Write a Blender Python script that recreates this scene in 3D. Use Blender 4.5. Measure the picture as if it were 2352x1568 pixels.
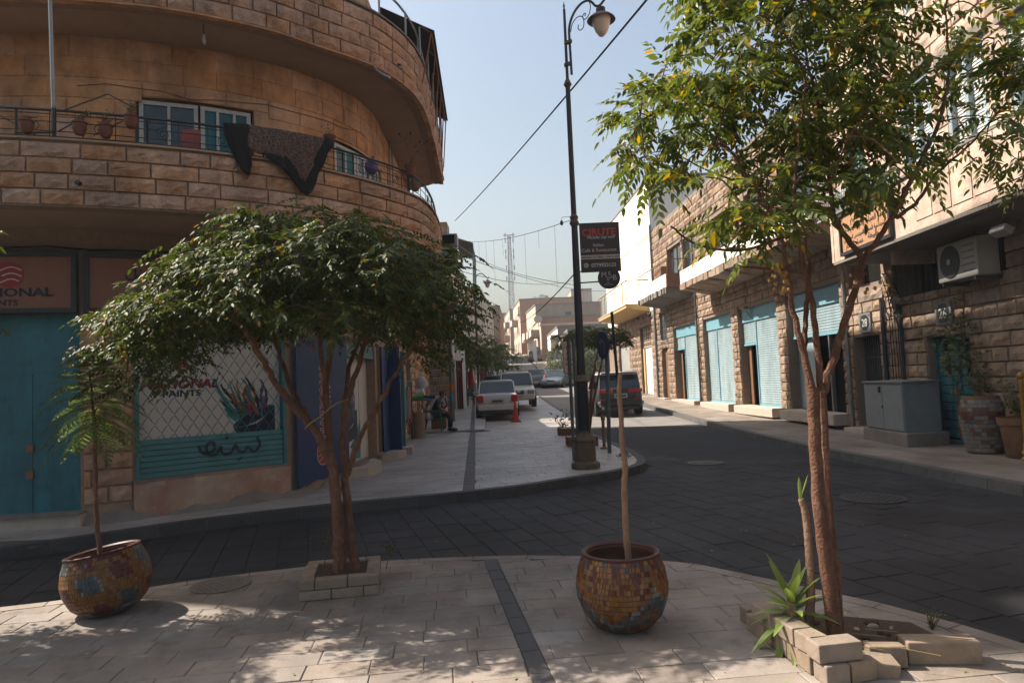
import bpy, bmesh, math, random
import numpy as np
from mathutils import Matrix, Vector
for o in list(bpy.data.objects): bpy.data.objects.remove(o)
S = bpy.context.scene
COL = S.collection
rnd = random.Random(7)
rad = math.radians

# ---------------------------------------------------------------- camera
EYE = Vector((0, 0, 1.6)); FPX = 1568.0
def _basis(roll=2.4, pitch=3.28):
    r = rad(roll); p = rad(pitch)
    fw = Vector((0, math.cos(p), math.sin(p))); rt0 = Vector((1, 0, 0)); up0 = rt0.cross(fw)
    rt = rt0*math.cos(r) - up0*math.sin(r); up = rt.cross(fw)
    return rt, up, fw
CR, CU, CF = _basis()
cd = bpy.data.cameras.new('camera'); cam = bpy.data.objects.new('camera', cd); COL.objects.link(cam)
cd.sensor_width = 36; cd.lens = 24; cd.clip_start = 0.05; cd.clip_end = 3000
cam.matrix_world = Matrix(((CR.x, CU.x, -CF.x, EYE.x), (CR.y, CU.y, -CF.y, EYE.y), (CR.z, CU.z, -CF.z, EYE.z), (0, 0, 0, 1)))
S.camera = cam
# ---------------------------------------------------------------- light
SUN_EL = 47.0; SUN_H = Vector((-0.944, 0.33, 0)).normalized()
sd = Vector((SUN_H.x*math.cos(rad(SUN_EL)), SUN_H.y*math.cos(rad(SUN_EL)), math.sin(rad(SUN_EL))))
W = bpy.data.worlds.new('World'); S.world = W; W.use_nodes = True
nt = W.node_tree; bg = nt.nodes['Background']
sky = nt.nodes.new('ShaderNodeTexSky'); sky.sky_type = 'NISHITA'; sky.sun_disc = False
sky.sun_elevation = rad(SUN_EL); sky.sun_rotation = math.atan2(SUN_H.x, SUN_H.y)
sky.air_density = 1.6; sky.dust_density = 5.2; sky.ozone_density = 2.0; sky.altitude = 0
nt.links.new(sky.outputs[0], bg.inputs[0]); bg.inputs[1].default_value = 0.073
sl = bpy.data.lights.new('sun', 'SUN'); sl.energy = 5.0; sl.angle = rad(0.53); sl.color = (1.0, 0.9, 0.78)
so = bpy.data.objects.new('sun', sl); COL.objects.link(so); so.rotation_euler = sd.to_track_quat('Z', 'Y').to_euler(); so.location = sd*60
S.view_settings.view_transform = 'Standard'; S.view_settings.look = 'None'
S.view_settings.exposure = 1.28; S.view_settings.gamma = 1; S.view_settings.use_curve_mapping = False
S.render.engine = 'CYCLES'
S.cycles.max_bounces = 6; S.cycles.diffuse_bounces = 3; S.cycles.glossy_bounces = 3; S.cycles.transmission_bounces = 4; S.cycles.transparent_max_bounces = 8

# ---------------------------------------------------------------- helpers
def ray(x, y): return CR*((x-1176)/FPX) - CU*((y-784)/FPX) + CF
def at(x, y, Y):                       # the point at distance Y down the street seen at a spot of the photograph
    d = ray(x, y); t = Y/d.y; return EYE + d*t
def gnd(x, y, z=0.0):
    d = ray(x, y); t = (z-EYE.z)/d.z; return EYE + d*t
def tag(o, label=None, cat=None, group=None, kind=None):
    if label: o['label'] = label
    if cat: o['category'] = cat
    if group: o['group'] = group
    if kind: o['kind'] = kind
    return o
def thing(name, label, cat, loc=(0, 0, 0), group=None, rz=0):
    o = bpy.data.objects.new(name, None); COL.objects.link(o); o.location = loc; o.rotation_euler = (0, 0, rz)
    o.empty_display_size = 0.2
    return tag(o, label, cat, group)
def put(me, name, m=None, parent=None, kind=None, local=False):
    o = bpy.data.objects.new(name, me); COL.objects.link(o)
    if m and not me.materials: me.materials.append(m)
    if parent:
        o.parent = parent
        if not local:
            p = parent; M = Matrix.Identity(4)
            chain = []
            while p: chain.append(p); p = p.parent
            for q in reversed(chain): M = M @ q.matrix_parent_inverse @ q.matrix_basis
            o.matrix_parent_inverse = M.inverted()
    if kind: o['kind'] = kind
    return o
def copy_tree(o, parent=None):
    c = o.copy(); COL.objects.link(c); c.parent = parent
    for ch in o.children: copy_tree(ch, c)
    return c
class Fr:                              # a facade frame: u along, v up, w outward
    def __init__(s, o, u, n): s.o = Vector(o); s.u = Vector(u).normalized(); s.n = Vector(n).normalized(); s.v = Vector((0, 0, 1))
    def __call__(s, u, v, w=0): return s.o + s.u*u + s.v*v + s.n*w
IDF = Fr((0, 0, 0), (1, 0, 0), (0, -1, 0))
class MB:
    def __init__(s): s.v = []; s.f = []; s.mi = []; s.m = 0
    def add(s, vs, fs):
        b = len(s.v); s.v += [tuple(p) for p in vs]; s.f += [tuple(i+b for i in f) for f in fs]; s.mi += [s.m]*len(fs); return s
    def hexa(s, c): return s.add(c, [(0, 3, 2, 1), (4, 5, 6, 7), (0, 1, 5, 4), (1, 2, 6, 5), (2, 3, 7, 6), (3, 0, 4, 7)])
    def box(s, c, d, rz=0, tilt=None):
        x, y, z = [k/2 for k in d]; M = Matrix.Rotation(rz, 3, 'Z')
        if tilt: M = M @ Matrix.Rotation(tilt[0], 3, 'X') @ Matrix.Rotation(tilt[1], 3, 'Y')
        c = Vector(c)
        return s.hexa([c + M @ Vector(p) for p in ((-x, -y, -z), (x, -y, -z), (x, y, -z), (-x, y, -z), (-x, -y, z), (x, -y, z), (x, y, z), (-x, y, z))])
    def fbox(s, F, u0, u1, v0, v1, w0, w1):
        return s.hexa([F(u0, v0, w1), F(u1, v0, w1), F(u1, v0, w0), F(u0, v0, w0), F(u0, v1, w1), F(u1, v1, w1), F(u1, v1, w0), F(u0, v1, w0)])
    def tube(s, pts, r, n=6, cap=True):
        pts = [Vector(p) for p in pts]; k = len(pts)
        if not hasattr(r, '__len__'): r = [r]*k
        up = None; rings = []
        for i, p in enumerate(pts):
            d = (pts[min(i+1, k-1)] - pts[max(i-1, 0)]).normalized()
            if up is None: up = d.orthogonal().normalized()
            else:
                up = up - d*up.dot(d); up = up.normalized() if up.length > 1e-6 else d.orthogonal().normalized()
            q = d.cross(up); rings.append([p + (up*math.cos(2*math.pi*j/n) + q*math.sin(2*math.pi*j/n))*r[i] for j in range(n)])
        vs = [v for R_ in rings for v in R_]; fs = []
        for i in range(k-1):
            for j in range(n):
                a = i*n+j; b = i*n+(j+1) % n; fs.append((a, b, b+n, a+n))
        if cap: fs.append(tuple(range(n-1, -1, -1))); fs.append(tuple((k-1)*n+j for j in range(n)))
        return s.add(vs, fs)
    def lathe(s, c, prof, n=24, M=None, cap=True):
        c = Vector(c); vs = []; fs = []
        for (r, z) in prof:
            for j in range(n):
                p = Vector((r*math.cos(2*math.pi*j/n), r*math.sin(2*math.pi*j/n), z)); vs.append(c + (M @ p if M else p))
        k = len(prof)
        for i in range(k-1):
            for j in range(n):
                a = i*n+j; b = i*n+(j+1) % n; fs.append((a, b, b+n, a+n))
        if cap: fs.append(tuple(range(n-1, -1, -1))); fs.append(tuple((k-1)*n+j for j in range(n)))
        return s.add(vs, fs)
    def ell(s, c, r, n=12, m=8, M=None):
        prof = [(max(1e-3, math.sin(math.pi*i/m)), -math.cos(math.pi*i/m)) for i in range(m+1)]
        vs = []; fs = []; c = Vector(c)
        for (a, z) in prof:
            for j in range(n):
                p = Vector((a*math.cos(2*math.pi*j/n)*r[0], a*math.sin(2*math.pi*j/n)*r[1], z*r[2])); vs.append(c + (M @ p if M else p))
        for i in range(m):
            for j in range(n):
                a = i*n+j; b = i*n+(j+1) % n; fs.append((a, b, b+n, a+n))
        return s.add(vs, fs)
    def prism(s, poly, z0, z1):        # poly ccw, list of (x,y)
        n = len(poly); vs = [(x, y, z0) for x, y in poly] + [(x, y, z1) for x, y in poly]
        return s.add(vs, [tuple(range(n-1, -1, -1)), tuple(range(n, 2*n))] + [(i, (i+1) % n, n+(i+1) % n, n+i) for i in range(n)])
    def fprism(s, F, poly, w0, w1):    # poly in (u,v)
        n = len(poly); vs = [F(u, v, w0) for u, v in poly] + [F(u, v, w1) for u, v in poly]
        return s.add(vs, [tuple(range(n-1, -1, -1)), tuple(range(n, 2*n))] + [(i, (i+1) % n, n+(i+1) % n, n+i) for i in range(n)])
    def mesh(s, name, mats=None, smooth=False):
        me = bpy.data.meshes.new(name); me.from_pydata(s.v, [], s.f)
        if mats:
            for m in (mats if isinstance(mats, (list, tuple)) else [mats]): me.materials.append(m)
            if isinstance(mats, (list, tuple)) and len(mats) > 1: me.polygons.foreach_set('material_index', s.mi)
        if smooth: me.polygons.foreach_set('use_smooth', [True]*len(me.polygons))
        me.update(); return me
    def build(s, name, mats, parent=None, smooth=False, kind=None, bevel=0, seg=2):
        me = s.mesh(name, mats, smooth)
        if smooth:
            try: me.set_sharp_from_angle(angle=rad(42))
            except Exception: pass
        o = put(me, name, None, parent, kind)
        if bevel:
            b = o.modifiers.new('bevel', 'BEVEL'); b.width = bevel; b.segments = seg; b.limit_method = 'ANGLE'; b.angle_limit = rad(35)
        return o
def cr(pts, n=8):
    P = np.array(pts, float); out = []; P = np.vstack([2*P[0]-P[1], P, 2*P[-1]-P[-2]])
    for i in range(1, len(P)-2):
        a, b, c, d = P[i-1:i+3]
        for k in range(n):
            t = k/n; out.append(.5*((2*b)+(-a+c)*t+(2*a-5*b+4*c-d)*t*t+(-a+3*b-3*c+d)*t**3))
    out.append(P[-2]); return np.array(out)
def crv(pts, n=6): return [Vector(p) for p in cr(pts, n)]
class Path:
    def __init__(s, P, side=1):
        s.P = np.array(P, float); s.d = np.diff(s.P, axis=0); s.L = np.linalg.norm(s.d, axis=1); s.S = np.concatenate([[0], np.cumsum(s.L)]); s.side = side
    def at(s, t):
        i = int(min(max(np.searchsorted(s.S, t, 'right')-1, 0), len(s.L)-1)); u = (t-s.S[i])/s.L[i]
        p = s.P[i]+s.d[i]*u
        # smooth normal
        def nn(k): k = min(max(k, 0), len(s.L)-1); return s.d[k]/s.L[k]
        a = nn(i-1)+nn(i); b = nn(i)+nn(i+1); dd = a*(1-u)+b*u if 0 <= u <= 1 else nn(i); dd = dd/np.linalg.norm(dd)
        return p, np.array([dd[1], -dd[0]])*s.side
    def pt(s, t, z, w=0): p, n = s.at(t); return Vector((p[0]+n[0]*w, p[1]+n[1]*w, z))
    def frame(s, s0, s1, z0=0):
        a = s.pt(s0, z0); b = s.pt(s1, z0); u = (b-a); n = Vector((u.y, -u.x, 0))*s.side
        F = Fr(a, u, n); F.len = u.length; return F

# ---------------------------------------------------------------- materials
MATS = {}
def mat(name, c, rough=0.85, metal=0, c2=None, scale=6, bump=0.25, bscale=None, spec=0.3, objrand=0.0, detail=6, stain=None, emit=None, coat=0, dist=0.02, dirt=None):
    m = bpy.data.materials.new(name); m.use_nodes = True; n = m.node_tree.nodes; l = m.node_tree.links; b = n['Principled BSDF']
    b.inputs['Roughness'].default_value = rough; b.inputs['Metallic'].default_value = metal; b.inputs['Specular IOR Level'].default_value = spec
    if coat: b.inputs['Coat Weight'].default_value = coat
    tc = n.new('ShaderNodeTexCoord'); co = tc.outputs['Object']
    c = tuple(c); c2 = tuple(c2) if c2 else tuple(x*0.78 for x in c); ka = {'stone_warm': 1.05, 'painted_stone_ochre': 1.25, 'soffit_render': 1.0, 'mortar': 1.15, 'plaster_salmon': .85, 'white_render': .95, 'grey_beige_paver': 1.0, 'street_asphalt': 1.0, 'sign_brown': .7, 'far_cream_wall': .85, 'far_grey_wall': .85, 'red_brick_far': .8, 'yellow_render': .9, 'light_step_concrete': .8, 'plinth_paint': .9, 'white_board': .85, 'lamp_glass': 1}.get(name, 0.64 if max(c) > .08 else 1.0)
    c = tuple(x*ka for x in c); c2 = tuple(x*ka for x in c2)
    if stain: stain = (tuple(x*ka for x in stain[0]), stain[1], stain[2])
    nz = n.new('ShaderNodeTexNoise'); nz.inputs['Scale'].default_value = scale; nz.inputs['Detail'].default_value = detail; nz.inputs['Roughness'].default_value = 0.6; l.new(co, nz.inputs['Vector'])
    rp = n.new('ShaderNodeValToRGB'); rp.color_ramp.elements[0].position = 0.32; rp.color_ramp.elements[1].position = 0.68
    rp.color_ramp.elements[0].color = (*c2, 1); rp.color_ramp.elements[1].color = (*c, 1); l.new(nz.outputs[0], rp.inputs[0]); out = rp.outputs[0]
    if stain:
        sc, scl, amt = stain; ns = n.new('ShaderNodeTexNoise'); ns.inputs['Scale'].default_value = scl; ns.inputs['Detail'].default_value = 8; ns.inputs['Roughness'].default_value = .7; l.new(co, ns.inputs['Vector'])
        r2 = n.new('ShaderNodeValToRGB'); r2.color_ramp.elements[0].position = 0.52; r2.color_ramp.elements[1].position = 0.7; r2.color_ramp.elements[0].color = (0, 0, 0, 1); r2.color_ramp.elements[1].color = (amt, amt, amt, 1); l.new(ns.outputs[0], r2.inputs[0])
        mx = n.new('ShaderNodeMixRGB'); l.new(r2.outputs[0], mx.inputs[0]); l.new(out, mx.inputs[1]); mx.inputs[2].default_value = (*sc, 1); out = mx.outputs[0]
    if dirt:
        amt, sx, sz = dirt; mp = n.new('ShaderNodeMapping'); mp.inputs['Scale'].default_value = (sx, sx, sz); l.new(co, mp.inputs[0]); nd = n.new('ShaderNodeTexNoise'); nd.inputs['Scale'].default_value = 1; nd.inputs['Detail'].default_value = 7; nd.inputs['Roughness'].default_value = .65; l.new(mp.outputs[0], nd.inputs['Vector'])
        rd = n.new('ShaderNodeValToRGB'); rd.color_ramp.elements[0].position = .36; rd.color_ramp.elements[1].position = .62; rd.color_ramp.elements[0].color = (1-amt, 1-amt*1.02, 1-amt*1.05, 1); rd.color_ramp.elements[1].color = (1.06, 1.06, 1.06, 1); l.new(nd.outputs[0], rd.inputs[0])
        mu = n.new('ShaderNodeMixRGB'); mu.blend_type = 'MULTIPLY'; mu.inputs[0].default_value = 1; l.new(out, mu.inputs[1]); l.new(rd.outputs[0], mu.inputs[2]); out = mu.outputs[0]
    if objrand:
        oi = n.new('ShaderNodeObjectInfo'); ge = n.new('ShaderNodeNewGeometry'); ad = n.new('ShaderNodeMath'); ad.operation = 'ADD'; l.new(oi.outputs['Random'], ad.inputs[0]); l.new(ge.outputs['Random Per Island'], ad.inputs[1])
        fr = n.new('ShaderNodeMath'); fr.operation = 'FRACT'; l.new(ad.outputs[0], fr.inputs[0])
        mr = n.new('ShaderNodeMapRange'); mr.inputs['To Min'].default_value = 1-objrand; mr.inputs['To Max'].default_value = 1+objrand*0.7; l.new(fr.outputs[0], mr.inputs[0])
        hs = n.new('ShaderNodeHueSaturation'); l.new(mr.outputs[0], hs.inputs['Value']); l.new(out, hs.inputs['Color'])
        m2 = n.new('ShaderNodeMapRange'); m2.inputs['To Min'].default_value = 0.8; m2.inputs['To Max'].default_value = 1.15
        f3 = n.new('ShaderNodeMath'); f3.operation = 'MULTIPLY'; f3.inputs[1].default_value = 7.31; l.new(ad.outputs[0], f3.inputs[0]); f4 = n.new('ShaderNodeMath'); f4.operation = 'FRACT'; l.new(f3.outputs[0], f4.inputs[0]); l.new(f4.outputs[0], m2.inputs[0]); l.new(m2.outputs[0], hs.inputs['Saturation'])
        out = hs.outputs[0]
    l.new(out, b.inputs['Base Color'])
    if bump:
        nb = n.new('ShaderNodeTexNoise'); nb.inputs['Scale'].default_value = bscale or scale*6; nb.inputs['Detail'].default_value = 5; l.new(co, nb.inputs['Vector'])
        bp = n.new('ShaderNodeBump'); bp.inputs['Strength'].default_value = bump; bp.inputs['Distance'].default_value = dist; l.new(nb.outputs[0], bp.inputs['Height']); l.new(bp.outputs[0], b.inputs['Normal'])
    if emit: b.inputs['Emission Color'].default_value = (*emit[0], 1); b.inputs['Emission Strength'].default_value = emit[1]
    MATS[name] = m; return m
def leafmat(name, c, c2, cy, yfrac=0.05, rough=0.38, trans=0.35):
    m = bpy.data.materials.new(name); m.use_nodes = True; n = m.node_tree.nodes; l = m.node_tree.links; b = n['Principled BSDF']; out = n['Material Output']
    b.inputs['Roughness'].default_value = rough; b.inputs['Specular IOR Level'].default_value = 0.3
    ge = n.new('ShaderNodeNewGeometry'); rp = n.new('ShaderNodeValToRGB'); e = rp.color_ramp.elements
    e[0].position = 0; e[0].color = (*c, 1); e[1].position = 1-yfrac-0.02; e[1].color = (*c2, 1)
    k = rp.color_ramp.elements.new(1-yfrac); k.color = (*cy, 1)
    l.new(ge.outputs['Random Per Island'], rp.inputs[0]); l.new(rp.outputs[0], b.inputs['Base Color'])
    t = n.new('ShaderNodeBsdfTranslucent'); hs = n.new('ShaderNodeHueSaturation'); hs.inputs['Value'].default_value = 1.9; hs.inputs['Saturation'].default_value = 1.15; hs.inputs['Hue'].default_value = 0.485; l.new(rp.outputs[0], hs.inputs['Color']); l.new(hs.outputs[0], t.inputs['Color'])
    mx = n.new('ShaderNodeMixShader'); mx.inputs[0].default_value = trans; l.new(b.outputs[0], mx.inputs[1]); l.new(t.outputs[0], mx.inputs[2]); l.new(mx.outputs[0], out.inputs[0]); return m

M = dict(
 stoneL=mat('stone_warm', (.50,.31,.20), c2=(.36,.205,.125), scale=9, bump=.8, bscale=30, objrand=.12, stain=((.20,.12,.08),7,.75), dirt=(.38,2.2,.5)),
 mortar=mat('mortar', (.25,.175,.125), scale=12, bump=.3),
 stoneR=mat('stone_cream', (.50,.37,.27), c2=(.38,.26,.18), scale=8, bump=.8, bscale=26, objrand=.16, stain=((.26,.17,.11),6,.65), dirt=(.35,2.0,.45)),
 mortarR=mat('mortar_cream', (.34,.26,.2), scale=10, bump=.3),
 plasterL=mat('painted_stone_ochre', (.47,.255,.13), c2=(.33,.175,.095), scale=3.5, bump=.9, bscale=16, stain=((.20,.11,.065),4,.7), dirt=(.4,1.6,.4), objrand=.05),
 soffit=mat('soffit_render', (.36,.25,.17), c2=(.30,.20,.135), scale=2, bump=.1),
 wallpink=mat('plaster_salmon', (.62,.48,.39), c2=(.50,.37,.29), scale=5, bump=.6, bscale=18, stain=((.34,.24,.18),4,.7), dirt=(.35,1.5,.5)),
 plinth=mat('plinth_paint', (.30,.15,.11), c2=(.42,.33,.25), scale=2.2, bump=.5, bscale=9, stain=((.55,.45,.35),2.5,.9)),
 white=mat('white_render', (.80,.78,.74), c2=(.74,.71,.66), scale=2, bump=.1, stain=((.6,.55,.48),3,.4)),
 whitep=mat('white_frame', (.72,.72,.70), rough=.5, scale=4, bump=0),
 glass=mat('dark_glass', (.02,.03,.035), rough=.08, spec=.6, bump=0),
 dark=mat('dark_interior', (.012,.012,.014), bump=0),
 teal=mat('teal_paint', (.045,.235,.29), c2=(.035,.19,.24), rough=.55, scale=2, bump=.12, stain=((.03,.11,.13),5,.7), dirt=(.35,2.5,.6)),
 tealslat=mat('teal_slat', (.07,.26,.28), c2=(.05,.20,.22), rough=.55, scale=4, bump=.1, stain=((.04,.12,.13),5,.5)),
 blue=mat('royal_blue_vinyl', (.012,.045,.17), c2=(.01,.035,.13), rough=.45, scale=3, bump=.03),
 sky=mat('pale_blue_paint', (.22,.48,.58), c2=(.19,.42,.52), rough=.5, scale=3, bump=.05, stain=((.3,.36,.36),4,.5)),
 skys=mat('pale_blue_shutter', (.44,.58,.63), c2=(.39,.52,.57), rough=.5, scale=3, bump=.04, stain=((.3,.33,.32),2,.5), dirt=(.25,2,.4)),
 sign=mat('sign_brown', (.30,.135,.085), c2=(.26,.115,.075), rough=.6, scale=30, bump=.03),
 black=mat('black_paint', (.018,.019,.022), rough=.5, scale=8, bump=.1, spec=.4),
 iron=mat('iron_grey', (.06,.065,.07), rough=.5, scale=8, bump=.1, spec=.4, stain=((.12,.07,.04),12,.4)),
 postg=mat('grey_post', (.13,.15,.155), rough=.5, scale=6, bump=.05, stain=((.25,.25,.22),10,.5)),
 lampbrown=mat('brown_cast_base', (.16,.115,.07), c2=(.11,.08,.05), rough=.7, scale=7, bump=.2, stain=((.28,.18,.09),6,.6)),
 red=mat('red_paint', (.45,.02,.03), rough=.5, scale=3, bump=0, spec=.4),
 navy=mat('navy_print', (.010,.017,.034), rough=.6, bump=0), redp=mat('red_print', (.42,.03,.03), rough=.6, bump=0), whitept=mat('white_print', (.75,.75,.73), rough=.6, bump=0),
 orange=mat('orange_print', (.6,.13,.02), rough=.6, bump=0), tealp=mat('teal_print', (.05,.3,.33), rough=.6, bump=0), greenp=mat('green_print', (.03,.2,.1), rough=.6, bump=0), purplep=mat('purple_print', (.12,.06,.2), rough=.6, bump=0), greyp=mat('grey_print', (.25,.26,.27), rough=.6, bump=0),
 boardw=mat('white_board', (.60,.58,.53), c2=(.54,.51,.46), rough=.6, scale=2, bump=.03, stain=((.4,.35,.28),3,.4)),
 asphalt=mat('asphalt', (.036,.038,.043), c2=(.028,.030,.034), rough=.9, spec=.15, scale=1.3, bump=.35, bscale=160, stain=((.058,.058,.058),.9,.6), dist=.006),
 joint=mat('joint_grout', (.17,.14,.115), scale=20, bump=.2),
 tileN=mat('beige_paver', (.43,.365,.315), c2=(.34,.285,.24), rough=.75, scale=3.5, bump=.35, bscale=45, objrand=.10, stain=((.21,.16,.125),4.5,.75), dist=.010, dirt=(.34,.9,.9)),
 tileD=mat('dark_strip_paver', (.10,.085,.085), c2=(.075,.065,.065), rough=.6, scale=4, bump=.2, objrand=.1),
 tileR=mat('basalt_paver', (.031,.031,.034), c2=(.023,.023,.026), rough=.75, spec=.2, scale=3, bump=.4, bscale=60, objrand=.10, stain=((.05,.052,.056),1.2,.6), dist=.006, dirt=(.5,.7,.7)),
 tileL=mat('grey_beige_paver', (.36,.325,.295), c2=(.29,.26,.235), rough=.5, spec=.5, scale=3, bump=.3, bscale=40, objrand=.1, stain=((.19,.17,.15),2,.6), dist=.005, dirt=(.35,.7,.7)),
 tilepv=mat('right_paver', (.40,.33,.27), c2=(.31,.26,.215), rough=.75, scale=2, bump=.3, bscale=30, objrand=.12, stain=((.2,.16,.13),2,.5), dist=.006, dirt=(.35,.6,.6)),
 kerb=mat('dark_kerb', (.050,.052,.056), c2=(.038,.04,.043), rough=.7, scale=6, bump=.4, bscale=40, objrand=.2, stain=((.10,.09,.08),4,.4)),
 kerbR=mat('grey_kerb', (.16,.155,.15), c2=(.12,.115,.11), rough=.75, scale=6, bump=.3, bscale=40, objrand=.12),
 jointd=mat('dark_joint', (.021,.021,.023), scale=20, bump=.2), manh=mat('stone_manhole', (.24,.21,.18), scale=20, bump=.3),
 asphst=mat('street_asphalt', (.20,.186,.172), c2=(.165,.154,.142), rough=.9, spec=.15, scale=1.1, bump=.3, bscale=120, stain=((.14,.13,.12),.8,.7), dist=.005),  # paler beyond the seam; part of the sunlit contrast is in this colour
 soil=mat('soil', (.10,.055,.035), c2=(.06,.035,.022), scale=30, bump=.8, bscale=60),
 earth=mat('earth', (.30,.24,.18), scale=.2, bump=.2),
 brickp=mat('planter_brick', (.42,.325,.24), c2=(.33,.25,.18), scale=12, bump=.5, bscale=50, objrand=.14, stain=((.25,.17,.12),8,.5), dist=.008),
 terracotta=mat('terracotta', (.24,.085,.05), c2=(.18,.065,.04), rough=.7, scale=8, bump=.1),
 redplastic=mat('red_plastic', (.42,.07,.045), rough=.45, scale=4, bump=0),
 bark=mat('bark_reddish', (.27,.125,.075), c2=(.17,.08,.05), scale=22, bump=.9, bscale=70, stain=((.36,.24,.17),14,.7), dist=.015, dirt=(.45,14,2.5)),
 barkp=mat('bark_pale', (.42,.24,.15), c2=(.30,.17,.11), scale=18, bump=.5, bscale=70, dist=.01),
 metal=mat('galvanised', (.42,.43,.43), rough=.4, metal=.6, scale=5, bump=.05),
 rust=mat('rusty_pipe', (.33,.17,.09), c2=(.25,.12,.07), rough=.7, scale=20, bump=.2),
 sheet=mat('corrugated_sheet', (.085,.085,.09), c2=(.065,.065,.07), rough=.6, scale=4, bump=.1, stain=((.12,.1,.08),4,.5)),
 cabinet=mat('cabinet_grey', (.30,.33,.34), c2=(.26,.285,.295), rough=.5, scale=3, bump=.03, stain=((.2,.2,.18),5,.5)),
 conc=mat('concrete', (.30,.27,.235), c2=(.23,.205,.18), scale=3, bump=.5, bscale=20, stain=((.18,.15,.12),2.5,.6)),
 concl=mat('light_step_concrete', (.52,.45,.38), c2=(.42,.36,.30), scale=3, bump=.5, bscale=20, stain=((.3,.24,.19),3,.6)),
 acw=mat('ac_white', (.48,.46,.42), rough=.5, scale=3, bump=.02, stain=((.3,.26,.2),5,.4)),
 tyre=mat('tyre', (.018,.018,.018), rough=.9, bump=.1), rim=mat('alloy', (.35,.35,.36), rough=.3, metal=.8, bump=0),
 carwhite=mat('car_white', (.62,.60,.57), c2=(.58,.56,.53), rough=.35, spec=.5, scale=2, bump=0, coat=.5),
 carcream=mat('car_cream_white', (.66,.58,.46), c2=(.62,.54,.43), rough=.35, scale=2, bump=0, coat=.5),
 cardark=mat('car_dark_grey', (.035,.037,.042), c2=(.03,.032,.036), rough=.3, scale=2, bump=0, coat=.6, stain=((.08,.075,.07),1.5,.4)),
 carsilver=mat('car_silver_blue', (.20,.24,.27), c2=(.18,.21,.24), rough=.3, metal=.4, scale=2, bump=0, coat=.5),
 cargrey=mat('car_mid_grey', (.30,.31,.32), rough=.3, metal=.4, scale=2, bump=0, coat=.5),
 tail=mat('tail_lamp_red', (.55,.03,.02), rough=.2, bump=0, spec=.6), tailon=mat('tail_lamp_lit', (.6,.05,.02), rough=.3, bump=0, emit=((1,.08,.02),1.2)),
 headl=mat('headlamp_clear', (.45,.47,.48), rough=.1, metal=.3, bump=0), amber=mat('amber_lamp', (.6,.22,.03), rough=.25, bump=0),
 plate=mat('number_plate', (.45,.45,.43), rough=.5, bump=0), plastic=mat('black_plastic', (.03,.03,.032), rough=.6, bump=.05),
 cone=mat('cone_red', (.55,.06,.035), rough=.6, bump=0),
 cloth=mat('blanket_black', (.012,.010,.010), rough=.95, scale=10, bump=.2), clothpat=mat('blanket_brown_pattern', (.26,.17,.13), c2=(.03,.018,.014), rough=.95, scale=38, detail=2, bump=.3),
 orangec=mat('blanket_lining', (.35,.12,.04), rough=.9, bump=.2),
 skin=mat('skin', (.28,.13,.08), rough=.6, bump=0), shirt=mat('dark_shirt', (.02,.035,.05), rough=.9, scale=12, bump=.2), trousers=mat('dark_trousers', (.025,.025,.03), rough=.9, scale=12, bump=.2), hair=mat('grey_hair', (.06,.05,.045), rough=.9, bump=.3),
 greenplastic=mat('green_plastic', (.02,.16,.12), rough=.45, bump=0), barrel=mat('barrel_tan', (.36,.25,.17), c2=(.28,.19,.13), rough=.7, scale=4, bump=.1),
 wood=mat('wood_brown', (.28,.15,.07), c2=(.2,.1,.05), rough=.7, scale=14, bump=.3),
 brickfar=mat('red_brick_far', (.42,.21,.12), c2=(.36,.18,.10), scale=1.5, bump=.3, stain=((.5,.33,.22),1,.5)),
 farw=mat('far_cream_wall', (.58,.48,.38), c2=(.50,.40,.31), scale=.7, bump=.2, stain=((.4,.3,.22),.5,.5)),
 farb=mat('far_tan_wall', (.42,.32,.235), c2=(.35,.26,.19), scale=.8, bump=.2, stain=((.28,.2,.14),.6,.5)),
 farg=mat('far_grey_wall', (.42,.40,.38), c2=(.36,.34,.32), scale=.8, bump=.2),
 farwin=mat('far_window', (.05,.06,.065), rough=.3, bump=0),
 yel=mat('yellow_render', (.62,.42,.18), c2=(.55,.36,.15), scale=3, bump=.15, stain=((.4,.25,.12),2,.5)),
 brownp=mat('brown_panel', (.30,.16,.11), c2=(.26,.14,.09), scale=4, bump=.1),
 gold=mat('gold_paint', (.55,.33,.06), c2=(.42,.24,.04), rough=.45, metal=.3, scale=10, bump=.2),
 wire=mat('wire_black', (.015,.015,.015), rough=.7, bump=0),
 lampglass=mat('lamp_glass', (.55,.42,.33), c2=(.5,.38,.3), rough=.25, spec=.6, bump=.05), lamphood=mat('lamp_hood', (.20,.14,.13), rough=.5, bump=.05),
 mosO=mat('tessera_ochre', (.32,.145,.04), c2=(.24,.10,.03), rough=.5, scale=20, bump=.15, objrand=.25), mosR=mat('tessera_red', (.17,.045,.03), c2=(.12,.035,.025), rough=.5, scale=20, bump=.15, objrand=.25),
 mosB=mat('tessera_slate', (.10,.125,.135), c2=(.07,.09,.10), rough=.5, scale=20, bump=.15, objrand=.25), mosW=mat('tessera_pale', (.28,.26,.23), c2=(.22,.2,.18), rough=.5, scale=20, bump=.15, objrand=.2), mosG=mat('tessera_grout', (.20,.12,.07), scale=20, bump=.3),
 potred=mat('pot_rim_red', (.11,.028,.022), rough=.5, scale=8, bump=.1),
 purple=mat('purple_plastic', (.16,.10,.28), rough=.5, bump=0), yucca=mat('yucca_trunk', (.46,.30,.20), c2=(.33,.20,.13), scale=30, bump=.8, bscale=60),
 weed=mat('straw', (.45,.35,.15), rough=.9, bump=0),
)
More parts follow.
